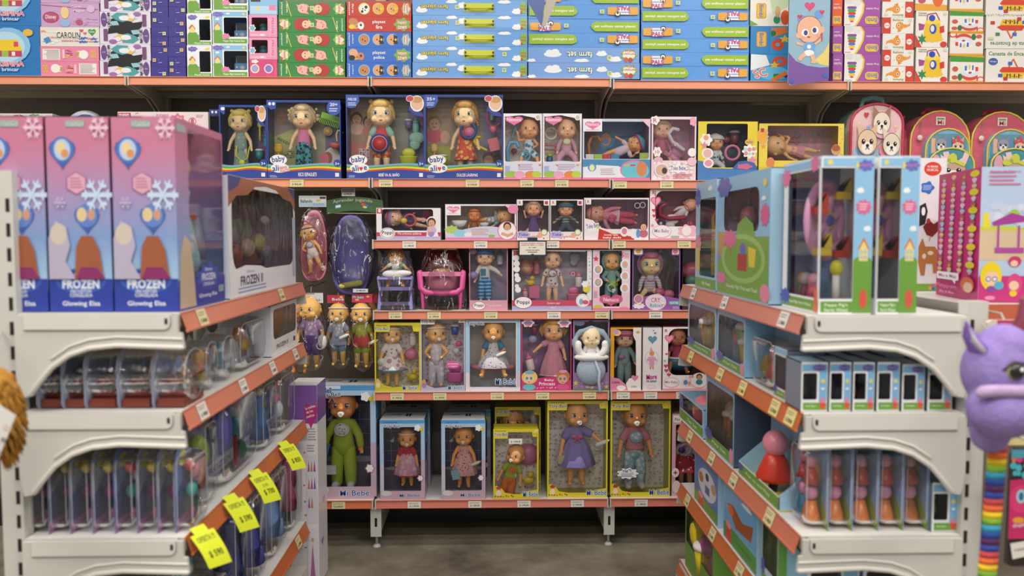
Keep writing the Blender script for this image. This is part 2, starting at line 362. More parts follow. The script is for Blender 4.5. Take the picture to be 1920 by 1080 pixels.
# back gondola: one run of bays, its posts, panels and feet
g = thing('shelving_frame', 'dark beige metal shelving frame behind the boxed dolls, feet on the concrete', 'shelving', (0, YBACK, 0))
for i in range(5):
    m = MB(); m.box(XJ[i]+.001, XJ[i+1]-.001, .012, .03, .10, 2.45, DARKPANEL)
    m.box(XJ[i]+.02, XJ[i+1]-.02, .004, .0119, .12, 2.4, DARKPANEL); m.build('back_panel', g)
    m = MB(); m.box(XJ[i]+.001, XJ[i+1]-.001, -.06, -.05, .0, .125, '1e1a17'); m.build('shade_panel', g)  # near-black panel added to deepen the shade under the base shelf
for i, x in enumerate(XJ[1:5]):
    m = MB(); m.box(x-.022, x+.022, -.03, .04, .04, 2.45, 'b4aa9b')
    for j in range(46):
        zz = .18+j*.05; m.box(x-.004, x+.004, -.0306, -.0299, zz-.016, zz+.016, '1a1715')
    m.build('post', g)
    if i in (1, 2):
        m = MB(); zt = P(705, 953, YB).z; f0 = YB+.02-YBACK
        m.box(x-.018+.004, x+.018+.004, f0, -.03, .06, zt-.002, METAL); m.box(x-.022+.004, x+.022+.004, f0-.002, f0+.003, .05, zt-.004, METAL)
        for zz in (.11, .2): m.box(x-.001, x+.009, f0-.0026, f0-.0019, zz-.018, zz+.018, '15110e')
        ft = m.build('base_leg', g)
        m = MB(); m.tube([(x+.004, f0+.02, .012), (x+.004, f0+.02, .055)], .005, 'b8b8b8', 8, False); m.lathe((x+.004, f0+.02, 0), [(.017, 0), (.017, .006), (.008, .014)], 'c0c0c0', 12); m.build('levelling_foot', ft)
    else:
        m = MB(); m.box(x-.018, x+.018, -.3, -.03, .0, .19, METAL); m.build('base_leg', g)
def money(t): return t
def shelf_back(i0, z, label, tags=(), depth=None, rail=CORAL, x0=None, x1=None, bracket=True, under=BEIGE, deck=WHITE, top=False):
    """tags: (x px, text, colour)"""
    xa = XJ[i0]+.003 if x0 is None else x0; xb = XJ[i0+1]-.003 if x1 is None else x1; dp = depth or (YBACK-YB-.032); cx = (xa+xb)/2
    t = thing('metal_shelf', label, 'shelf', (cx, YB, z)); hw = (xb-xa)/2
    m = MB(); m.box(-hw, hw, .004, dp, -.003, 0, deck); m.box(-hw, hw, .006, .02, -.032, -.003, under); m.box(-hw, hw, dp-.02, dp-.002, -.03, -.003, under)
    m.box(-hw, hw, .05, .054, -.03, -.003, under); m.box(-hw, hw, .0201, dp-.0201, -.0045, -.0031, under)
    for q in (.33, .66): m.box(-hw, hw, dp*q, dp*q+.03, -.014, -.0046, under)
    m.build('deck', t)
    m = MB(); m.add([(-hw, -.002, -.0315), (hw, -.002, -.0315), (hw, .003, -.001), (-hw, .003, -.001)], [(0, 1, 2, 3)], rail)
    m.box(-hw, hw, -.0035, .0035, -.003, -.0008, rail); m.box(-hw, hw, -.0045, .0035, -.0335, -.0305, rail)
    rl = m.build('price_rail', t)
    for k, (px, s_, cl) in enumerate(tags):
        wx = P(px, 400, YB).x-cx; f = Face((0, 0, 100, 50), .054, .0275, lambda u, v, l, wx=wx: (wx-.027+u, -.0050-l, -.0325+v))
        mb = MB(); mb.box(wx-.027, wx+.027, -.0052, -.0036, -.0325, -.005, cl)
        f.pr = mb; f.draw([('lines', 8, 6, 90, 20, 2, 'a09a88'), ('t', s_, 50, 34, 68, 15, '2e2a26')])
        pt = f.pr.build('price_tag', rl)
        if f.le.f: lt = f.le.build('lettering', rl)
    if bracket:
        for sx in (-1, 1):
            m = MB(); prof = [(0.0, -.004), (dp, -.004), (dp, -.17), (dp-.045, -.15), (dp-.085, -.09), (dp-.16, -.055), (0.03, -.036), (0, -.034)]
            xx = sx*(hw-.006)
            m.prism([(a, b) for a, b in prof], -.003, .003, METAL if not top else 'c8bfae', tf=lambda x, y, zz, xx=xx: (xx+y, x+.0045, zz))
            m.build('bracket', t)
    for sx in (-1, 1):
        m = MB(); m.box(sx*(hw-.003)-.003, sx*(hw-.003)+.003, -.0062, -.0046, -.036, .003, 'c9c4ba'); m.build('end_clip', t)
    return t
K = 'e9dfae'; KW = 'efece4'
top_names = ['leftmost bay', 'second bay from the left', 'middle bay', 'second bay from the right', 'rightmost bay']
for i in range(5):
    shelf_back(i, Z['top'] if i < 3 else Z['top4'], 'topmost metal shelf of the %s with coral edge, under stacked cartons' % top_names[i], top=True, rail='e2936f')
shelf_back(0, Z['two'], 'metal shelf behind the left aisle unit, carrying pink white flat carton', rail=CORAL)
shelf_back(1, Z['two'], 'coral edged shelf under the dark-haired lit doll boxes above the hanging baths', [(558, '$ 900,00', K)], rail='e69468')
shelf_back(2, Z['two'], 'coral edged second shelf of the middle bay under tall blue doll boxes', [(724, '$ 5.500,00', K), (886, '$ 5.900,00', K), (988, '$ 3.590,00', K), (1053, '$ 4.100,00', K)])
shelf_back(3, Z['two4'], 'coral edged shelf under the reclining swimmer doll box', [(1162, '$ 6.500,00', K), (1249, '$ 2.200,00', K)])
shelf_back(4, Z['two4'], 'shelf carrying three pink school backpacks, far right')
shelf_back(2, Z['three'], 'third shelf of middle bay under the low wide doll boxes', [(767, '$ 1.400,00', KW), (901, '$ 2.990,00', KW), (1036, '$ 850,00', KW)])
shelf_back(3, Z['three'], 'third shelf of the bay right of middle under pink baby box', [(1161, '$ 1.800,00', K), (1283, '$ 2.100,00', K)])
shelf_back(2, Z['four'], 'fourth shelf of middle bay carrying toy high chair and pink cradle', [(740, '$ 1.100,00', K), (813, '$ 1.700,00', K), (920, '$ 1.520,00', K), (1039, '$ 2.900,00', KW), (1129, '$ 3.990,00', K)])
shelf_back(3, Z['four'], 'fourth shelf of bay right of middle under big-eyed doll box', [(1231, '$ 5.850,00', KW)])
shelf_back(2, Z['five'], 'fifth shelf of middle bay under the yellow and blue doll boxes', [(742, '$ 1.400,00', K), (823, '$ 1.500,00', K), (932, '$ 1.550,00', K), (1018, '$ 2.100,00', K), (1107, '$ 2.000,00', K)])
shelf_back(3, Z['five'], 'fifth shelf of bay right of middle under plain white carton', [(1171, '$ 1.190,00', KW), (1223, '$ 1.550,00', KW), (1284, '$ 2.200,00', KW)])
shelf_back(1, Z['base'], 'base shelf under the largest lime green suited doll box', [(628, '$ 2.400,00', K)], bracket=False, rail='d4734c')
shelf_back(2, Z['base'], 'base shelf of middle bay above the two metal feet', [(773, '$ 1.100,00', KW), (889, '$ 1.450,00', KW), (983, '$ 1.590,00', KW), (1085, '$ 1.900,00', KW)], bracket=False, rail='d67c6a')
shelf_back(3, Z['base'], 'base shelf under the tall doll box with blue pink romper', [(1207, '$ 1.900,00', KW)], bracket=False, rail='d67c6a')

# side gondolas: their shelves run away from the camera along y
XL = P(342, 600, YN).x; XLU = P(34, 700, YN).x; XR = P(1506, 600, YN).x; XRU = P(1812, 700, YN).x
ZL = [P(340, y, YN).z for y in (587, 772, 1008)]+[P(568, 977, YF).z]
ZR = [P(1505, y, YN).z for y in (592, 776, 1006)]+[P(1280, 905, YF).z, P(1276, 1048, YF).z]
def side_gondola(sg, XU, XE, zs, nm):
    g = thing('shelving_frame', '%s aisle shelving frame with white slotted end post' % nm, 'shelving', (XU, YN, 0))
    for yy in (0.0, YF-YN-.03):
        m = MB(); m.box(min(0, -sg*.045), max(0, -sg*.045), yy+.002, yy+.04, 0, zs[0]+(.3 if nm == 'left' else .03), METAL)
        if yy == 0:
            for j in range(24):
                zz = .15+j*.052
                if zz > (zs[0]+(.28 if nm == 'left' else .0)): break
                m.box(-sg*.0105-.004, -sg*.0105+.004, .0012, .0021, zz-.014, zz+.014, '1c1815')
        m.build('post', g)
    m = MB(); m.box(-sg*.03-.004, -sg*.03+.004, .04, YF-YN-.04, .02, zs[0]+(.28 if nm == 'left' else .02), 'a39a8c'); m.build('back_panel', g)
    m = MB(); w = abs(XE-XU); m.box(min(.002*sg, sg*w), max(.002*sg, sg*w), .02, YF-YN-.02, .0, .11, METAL); m.build('plinth', g)
    return g
side_gondola(1, XLU, XL, ZL, 'left'); side_gondola(-1, XRU, XR, ZR, 'right')
def side_shelf(sg, XU, XE, z, label, rail, tags=()):
    """sg=+1: shelf reaches from the post towards +x"""
    w = abs(XE-XU)-.004; Ln = YF-YN; t = thing('metal_shelf', label, 'shelf', (XU+sg*.002, YN, z), 0)
    def bx(m, a, b, y0, y1, z0, z1, c_): m.box(min(sg*a, sg*b), max(sg*a, sg*b), y0, y1, z0, z1, c_)
    m = MB(); bx(m, 0, w-.004, .004, Ln-.004, -.003, 0, WHITE); bx(m, 0, w-.02, .0, .0039, -.038, 0, METAL); bx(m, 0, w-.02, Ln-.0039, Ln, -.038, 0, METAL)
    bx(m, w-.016, w-.004, .004, Ln-.004, -.03, -.003, BEIGE); m.build('deck', t)
    for yy in (0, Ln):
        top = -.004; e = w+.004
        prof = [(0, top), (w-.004, top), (w-.004, -.04), (e, -.042), (e+.004, -.075), (e-.02, -.078), (w*.62, -.072), (w*.45, -.078), (w*.33, -.092), (w*.22, -.118), (w*.14, -.15), (w*.09, -.175), (.008, -.178), (.002, -.14), (0, -.13)]
        m = MB(); y0 = -.012 if yy == 0 else Ln+.001; m.prism([(sg*a, b) for a, b in prof][::1], y0, y0+.011, METAL)
        rim = [(e, -.072), (w*.62, -.067), (w*.45, -.073), (w*.33, -.087), (w*.22, -.113), (w*.14, -.145), (w*.085, -.17)]
        if yy == 0:
            m.tube([(sg*a, y0-.002, b) for a, b in rim], .0055, 'd8d6cf', 8)
            m.tube([(sg*a, y0-.001, b+.018) for a, b in rim[:-2]], .003, 'd8d6cf', 6)
            pl = [(w*.06, -.034), (w-.03, -.034), (w-.022, -.030), (w-.018, -.022), (w-.018, -.002), (w*.06, -.002)]; m.prism([(sg*a, b) for a, b in pl], y0-.0025, y0, 'dad9d3'); m.tube([(sg*a, y0-.0026, b) for a, b in pl[:5]], .0011, '8f8d86', 5, False)
            m.box(min(sg*(w-.03), sg*(w-.024)), max(sg*(w-.03), sg*(w-.024)), y0-.0034, y0-.0024, -.022, -.010, '2a2622')
        m.build('bracket', t)
    m = MB(); a, b = w-.003, w+.0095
    m.add([(sg*a, .004, -.001), (sg*a, Ln-.004, -.001), (sg*b, Ln-.004, -.038), (sg*b, .004, -.038)], [(0, 1, 2, 3)], rail)
    m.box(min(sg*(b-.002), sg*(b+.003)), max(sg*(b-.002), sg*(b+.003)), .004, Ln-.004, -.041, -.037, rail); m.box(min(sg*(a-.002), sg*(a+.002)), max(sg*(a-.002), sg*(a+.002)), .004, Ln-.004, -.003, .0005, rail)
    rl = m.build('price_rail', t)
    for (q, s_, cl) in tags:
        y0 = q*Ln; hw = .029
        def tf(u, v, l, y0=y0):
            k = (v/.036); yy = y0+(u-hw)*sg
            return (sg*(b+(a-b)*k+.0022+l), yy, -.038+v)
        f = Face((0, 0, 100, 62), 2*hw, .036, tf); f.pr.add([tf(0, 0, 0), tf(2*hw, 0, 0), tf(2*hw, .036, 0), tf(0, .036, 0)], [(0, 1, 2, 3)], cl)
        f.pr.add([tf(0, 0, -.0015), tf(2*hw, 0, -.0015), tf(2*hw, .036, -.0015), tf(0, .036, -.0015)], [(3, 2, 1, 0)], cl)
        f.draw([('lines', 10, 8, 90, 26, 2, '9a9482'), ('t', s_, 50, 44, 70, 17, '2e2a26')]); f.pr.build('price_tag', rl); f.le.build('lettering', rl)
    return t
side_shelf(1, XLU, XL, ZL[0], 'top shelf of the left aisle unit under tall blue pink doll boxes', CORAL, [(.1, '$ 3.900,00', K), (.72, '$ 2.900,00', K)])
side_shelf(1, XLU, XL, ZL[1], 'second shelf of left aisle unit holding round domed blister packs', CORAL, [(.09, '$ 1.990,00', KW), (.36, '$ 1.700,00', KW), (.62, '$ 1.890,00', KW), (.87, '$ 1.800,00', KW)])
side_shelf(1, XLU, XL, ZL[2], 'third shelf of left aisle unit with dark orange edge and yellow offers', ORANGE)
side_shelf(1, XLU, XL, ZL[3], 'lowest visible shelf of left aisle unit', ORANGE, [(.87, '$ 2.700,00', K)])
side_shelf(-1, XRU, XR, ZR[0], 'top shelf of the right aisle unit under the toy wheel boxes', 'cf8270', [(.1, '$ 1.980,00', KW), (.52, '$ 2.790', KW), (.84, '$ 1.860', KW)])
side_shelf(-1, XRU, XR, ZR[1], 'second shelf of right aisle unit with row of small window boxes', ORANGE, [(.05, '$ 2.700,00', 'f0e39a'), (.14, '$ 2.700,00', 'f0e39a'), (.36, '$ 1.800', 'f0e39a'), (.55, '$ 2.500', 'f0e39a'), (.86, '$ 1.790', 'f0e39a')])
side_shelf(-1, XRU, XR, ZR[2], 'third shelf of right aisle unit under clear blister cards', 'cd765c', [(.16, '$ 1.500,00', K), (.42, '$ 1.800', K), (.62, '$ 2.900', K), (.86, '$ 1.300', K)])
side_shelf(-1, XRU, XR, ZR[3], 'fourth shelf of right aisle unit near the floor', ORANGE, [(.36, '$ 1.900', K), (.6, '$ 2.400', K), (.88, '$ 1.100', K)])
side_shelf(-1, XRU, XR, ZR[4], 'lowest shelf of right aisle unit, only its far corner showing', ORANGE)

# ---------------------------------------------------------------- dolls
_body = {}
def remesh(mb, vox, it=4):
    me = bpy.data.meshes.new('r'); me.from_pydata(mb.v, [], mb.f); o = bpy.data.objects.new('r', me); C.objects.link(o)
    r = o.modifiers.new('r', 'REMESH'); r.mode = 'VOXEL'; r.voxel_size = vox; s_ = o.modifiers.new('s', 'SMOOTH'); s_.iterations = it; s_.factor = .5
    m2 = bpy.data.meshes.new_from_object(o.evaluated_get(bpy.context.evaluated_depsgraph_get()))
    out = ([v.co.copy() for v in m2.vertices], [tuple(p.vertices) for p in m2.polygons]); bpy.data.objects.remove(o); bpy.data.meshes.remove(me); bpy.data.meshes.remove(m2); return out
ARM = {'down': [(.16, -.02, .535), (.185, -.055, .42)], 'out': [(.2, -.03, .60), (.285, -.06, .53)], 'up': [(.2, -.04, .63), (.235, -.07, .76)],
       'bent': [(.175, -.04, .545), (.11, -.14, .50)], 'low': [(.15, -.02, .53), (.165, -.03, .38)]}
LEG = {'stand': [(.068, -.012, .21), (.07, 0, .045), (.08, -.075, .03)], 'sit': [(.15, -.10, .30), (.185, -.15, .13), (.205, -.20, .15)], 'apart': [(.09, -.02, .22), (.12, -.02, .05), (.15, -.07, .035)]}
def joints(arms, legs):
    A = [[(-.088, 0, .655)]+[(-x, y, z) for x, y, z in ARM[arms[0]]], [(.088, 0, .655)]+ARM[arms[1]]]
    Lg = [[(sx*.052, 0, .40)]+[(sx*x, y, z) for x, y, z in LEG[legs]] for sx in (-1, 1)]
    return A, Lg
def body_geo(arms, legs, head):
    k = (arms, legs, head)
    if k in _body: return _body[k]
    m = MB(); A, Lg = joints(arms, legs); hz = .855; q = head
    m.ball((0, -.005, hz), (.122*q, .125*q, .14*q), 'ffffff', 20, 14); m.ball((0, -.045*q, hz-.055*q), (.095*q, .075*q, .07*q), 'ffffff', 16, 10)
    for sx in (-1, 1):
        m.ball((sx*.06*q, -.075*q, hz-.055*q), (.042*q, .042*q, .04*q), 'ffffff'); m.ball((sx*.124*q, .01, hz-.02), (.017, .024, .034), 'ffffff')
    m.ball((0, -.128*q, hz-.02*q), (.014, .014, .012), 'ffffff')
    m.tube([(0, 0, .68), (0, 0, .76)], .042, 'ffffff', 12); m.tube([(0, 0, .645), (0, -.006, .55), (0, -.004, .45), (0, 0, .41)], [.07, .085, .09, .085], 'ffffff', 14, flat=.82)
    for a in A:
        m.tube(a, [.036, .031, .024], 'ffffff', 10); h = Vector(a[2]); d = (h-Vector(a[1])).normalized(); pc = h+d*.025
        m.tube([h, pc], [.02, .022], 'ffffff', 8, flat=.7); sd = Vector((-d.z, 0, d.x))
        if sd.x*h.x > 0: sd = -sd
        for i, (o_, ln) in enumerate(((-.016, .03), (-.005, .036), (.006, .034), (.016, .028))):
            b0 = pc+sd*o_; m.tube([b0, b0+d*ln*.6+Vector((0, -.004, 0)), b0+d*ln+Vector((0, -.012, 0))], [.0078, .0072, .0062], 'ffffff', 6)
        tb = h+sd*.016; m.tube([tb, tb+sd*.016+d*.016+Vector((0, -.008, 0))], [.0085, .0075], 'ffffff', 6)
    for a in Lg:
        m.tube(a[:3], [.057, .046, .032], 'ffffff', 12); m.tube([a[2], a[3]], [.03, .027], 'ffffff', 10)
    _body[k] = remesh(m, .0078, 3); return _body[k]
def doll(box, cx, ytop, ybot, y=None, skin='e9b48e', arms=('down', 'down'), legs='stand', head=1.0, hair=None, hairstyle='bun', eyes='4b6f8c', wear=(), rot=0, turn=0, pacifier=False, bottle=None, big=1.0, local=None, name='doll', ctr=None):
    head = head*1.24; big = big*1.3; skin = bright(skin, 1.2)
    root = box.root if hasattr(box, 'root') else box
    if ctr: y = box.bd*.5 if y is None else y; cz = box.L(ctr[0], ctr[1], y); H = ctr[2]*box.h/(box.fr[3]-box.fr[1])
    elif local: cz, H = local          # centre (x, y, z), height
    else:
        y = max(.03, box.bd*.42) if y is None else y; a = box.L(cx, ytop, y); b = box.L(cx, ybot, y); H = a.z-b.z; cz = (a+b)/2
    M = Matrix.Translation(cz) @ Matrix.Rotation(math.radians(rot), 4, 'Y') @ Matrix.Scale(H, 4) @ Matrix.Translation((0, 0, -.5))
    vs, fs = body_geo(arms, legs, head); hz = .855; q = head
    HM = Matrix.Translation((0, 0, hz)) @ Matrix.Rotation(math.radians(turn), 4, 'Z') @ Matrix.Translation((0, 0, -hz))
    zc = .745-.02*q
    def tw(v):
        if turn and v.z > zc-.03 and v.length < 3:
            k = max(0, min(1, (v.z-zc+.03)/.05)); return M @ v.lerp(HM @ v, k)
        return M @ v
    mb = MB(); mb.add([tw(v) for v in vs], fs, mat(skin, 'skin'), True); body = mb.build(name, root)
    MH = M @ HM
    def sub(fn, nm, MM=None):
        t = MB(); fn(t); MM = MM or M; t.v = [tuple(MM @ Vector(v)) for v in t.v]; return t.build(nm, body)
    for sx in (-1, 1):
        e = .021*big
        def eye(t, sx=sx):
            c_ = Vector((sx*.05*q, -.112*q, hz+.004))
            t.ball(c_, (e*1.15, .011, e), 'f5f3ef', 10, 6); t.ball(c_+Vector((0, -.006, 0)), (e*.8, .009, e*.85), mat(eyes, 'gloss'), 10, 6); t.ball(c_+Vector((0, -.0125, 0)), (e*.42, .005, e*.45), mat('14100e', 'gloss'), 8, 6)
            t.ball(c_+Vector((e*.3, -.0165, e*.35)), e*.17, 'ffffff', 6, 4); t.ball(c_+Vector((0, -.002, e*.75)), (e*1.2, .011, e*.2), '6b4632', 8, 4)
        sub(eye, 'eye', MH)
    if not pacifier: sub(lambda t: t.ball((0, -.12*q, hz-.068*q), (.022, .012, .0095), mat('cf5a5e', 'skin'), 10, 6), 'lips', MH)
    else:
        def pac(t):
            c_ = (0, -.13*q, hz-.066*q); t.ball(c_, (.036, .008, .024), mat('f4f2ef', 'plastic'), 12, 6)
            t.tube([(c_[0]+.018*math.cos(a), c_[1]-.013, c_[2]-.008+.018*math.sin(a)) for a in [2*PI*i/10 for i in range(10)]], .0045, mat('f4f2ef', 'plastic'), 6, loop=True)
        sub(pac, 'pacifier', MH)
    if hair:
        hm = mat(hair, 'hair')
        def hr(t):
            rr = random.Random(5)
            if hairstyle != 'side': t.ball((0, .018, hz+.025), (.136*q, .13*q, .14*q), hm, 18, 12)
            t.ball((0, -.055*q, hz+.088*q), (.10*q, .075*q, .055*q), hm, 14, 8)
            for sx in (-1, 1):
                t.tube([(sx*.085*q, -.075*q, hz+.07*q), (sx*.118*q, -.05*q, hz+.02*q), (sx*.126*q, -.02*q, hz-.045*q)], [.03, .027, .016], hm, 8)
                if hairstyle == 'bun': t.ball((sx*.1*q, 0, hz+.125*q), .035, hm, 10, 8)
                if hairstyle == 'puff':
                    for i in range(11): t.ball((sx*(.15+rr.uniform(0, .08)), rr.uniform(-.03, .03), hz+.07+rr.uniform(-.09, .06)), rr.uniform(.022, .04), hm, 8, 6)
                if hairstyle == 'tail':
                    t.tube([(sx*.12, 0, hz+.08), (sx*.17, -.01, hz+.06), (sx*.2, -.01, hz-.01), (sx*.18, -.02, hz-.09)], [.02, .04, .042, .012], hm, 10)
                if hairstyle == 'long': t.tube([(sx*.125, .02, hz+.02), (sx*.14, .01, hz-.12), (sx*.13, 0, hz-.24)], [.035, .035, .018], hm, 10)
            if hairstyle == 'braid':
                for i in range(9): t.ball((-.1+.025*i, -.08*math.sin(PI*(i+1)/10)-.03, hz+.085+.04*math.sin(PI*(i+1)/10)), .019, hm, 8, 6)
                for i in range(5): t.ball((.15+.008*i, -.01, hz-.02-.03*i), .032-.004*i, hm, 8, 6)
        sub(hr, 'hair', MH)
    A, Lg = joints(arms, legs)
    def mt(c_): return c_ if not isinstance(c_, str) else mat(c_, 'cloth')
    for w in wear:
        k = w[0]
        if k == 'shirt':      # colour, sleeve 0..2
            def fn(t, w=w):
                t.tube([(0, 0, .675), (0, -.004, .55), (0, -.002, w[3] if len(w) > 3 else .43)], [.078, .097, .108], mt(w[1]), 16, flat=.85)
                for a in A:
                    if w[2] >= 2: t.tube([a[0], a[1], tuple(Vector(a[1]).lerp(Vector(a[2]), .8))], [.048, .042, .036], mt(w[1]), 10)
                    elif w[2] >= 1: t.tube([a[0], tuple(Vector(a[0]).lerp(Vector(a[1]), .6))], [.05, .052], mt(w[4] if len(w) > 4 else w[1]), 10)
            sub(fn, 'shirt')
        elif k == 'pants':    # colour, length 0..1
            def fn(t, w=w):
                t.tube([(0, 0, .47), (0, 0, .42)], [.104, .106], mt(w[1]), 16, flat=.9)
                for a in Lg:
                    if w[2] > .6: t.tube([a[0], a[1], tuple(Vector(a[1]).lerp(Vector(a[2]), w[2]))], [.07, .066, .056], mt(w[1]), 12)
                    else: t.tube([a[0], tuple(Vector(a[0]).lerp(Vector(a[1]), max(.15, w[2]*1.6)))], [.07, .068], mt(w[1]), 12)
            sub(fn, 'trousers')
        elif k == 'skirt':    # colour, hem z, flare, waist z
            def fn(t, w=w):
                hem, fl_ = w[2], w[3]; wz = w[4] if len(w) > 4 else .54; prof = [(fl_*.99, hem), (fl_, hem+.004), (fl_*.86, hem+(wz-hem)*.35), (fl_*.66, hem+(wz-hem)*.7), (.095, wz), (.08, wz+.015)]
                t.lathe((0, -.005 if legs != 'sit' else -.04, 0), prof, mt(w[1]), 40, 1, .78, .05, 9)
                if len(w) > 5: t.lathe((0, -.005, 0), [(fl_*1.0, hem-.004), (fl_*1.02, hem+.0), (fl_*1.0, hem+.016), (fl_*.9, hem+.02)], mt(w[5]), 40, 1, .78, .05, 9)
            sub(fn, 'skirt')
        elif k == 'band':
            def fn(t, w=w): t.tube([(.118*q*math.cos(a), .005-.126*q*math.sin(a), hz+.062*q+.015*math.sin(a)) for a in [2*PI*i/16 for i in range(16)]], .012, mt(w[1]), 8, loop=True)
            sub(fn, 'headband', MH)
        elif k == 'bow':
            def fn(t, w=w):
                x0, z0 = (w[2], w[3]) if len(w) > 2 else (0, hz+.12)
                for sx in (-1, 1): t.ball((x0+sx*.035, -.11, z0), (.034, .012, .024), mt(w[1]), 10, 6); t.tube([(x0, -.115, z0), (x0+sx*.03, -.12, z0-.05)], [.008, .011], mt(w[1]), 6)
                t.ball((x0, -.12, z0), .013, mt(w[1]), 8, 6)
            sub(fn, 'bow', MH if len(w) < 3 or w[3] > .75 else M)
        elif k == 'hat':      # colour, brim colour, ears
            def fn(t, w=w):
                t.lathe((0, .008, hz+.035*q), [(.137*q, 0), (.14*q, .03), (.125*q, .075), (.085*q, .115), (.03, .13)], mt(w[1]), 20)
                t.lathe((0, .006, hz+.03*q), [(.139*q, 0), (.146*q, .01), (.146*q, .035), (.139*q, .042)], mt(w[2]), 20)
                if len(w) > 3:
                    for sx in (-1, 1): t.ball((sx*.1, -.01, hz+.13), (.035, .02, .035), mt(w[3]), 10, 8)
            sub(fn, 'hat', MH)
        elif k == 'hood':
            def fn(t, w=w):
                t.tube([(.135*q*math.cos(a), -.035, hz+.005+.145*q*math.sin(a)) for a in [2*PI*i/20 for i in range(20)]], .024, mt(w[1]), 8, loop=True)
                t.ball((0, .035, hz+.005), (.145*q, .12*q, .155*q), mt(w[1]), 18, 12)
                for sx in (-1, 1): t.ball((sx*.115*q, -.02, hz+.14*q), (.037, .02, .037), mt(w[2]), 10, 8)
            sub(fn, 'hood', MH)
        elif k == 'bib':
            sub(lambda t, w=w: (t.ball((0, -.088, .61), (.07, .02, .06), mt(w[1]), 14, 8), t.tube([(.072*math.cos(a), -.1, .61+.062*math.sin(a)) for a in [2*PI*i/16 for i in range(16)]], .006, mt(w[2]), 6, loop=True)), 'bib')
        elif k == 'shoes':
            sub(lambda t, w=w: [t.tube([tuple(Vector(a[2])-Vector((0, -.01, .005))), tuple(Vector(a[3])+Vector((0, -.01, 0)))], [.042, .038], mt(w[1]), 10) for a in Lg], 'shoes')
        elif k == 'belt': sub(lambda t, w=w: t.lathe((0, -.004, w[2]), [(.1, 0), (.112, .006), (.112, .03), (.1, .036)], mt(w[1]), 20, 1, .88), 'belt')
    if bottle is not None:
        a = A[1] if bottle > 0 else A[0]; h = Vector(a[2])+Vector((0, -.05, -.01))
        def bt(t):
            d = Vector((.55*bottle, -.1, .25)).normalized() if abs(bottle) == 1 else Vector((0, -.1, 1))
            t.tube([h-d*.05, h+d*.05, h+d*.075, h+d*.1], [.027, .027, .02, .008], mat('f2f2f0', 'plastic'), 10)
        sub(bt, 'toy_bottle')
    return body

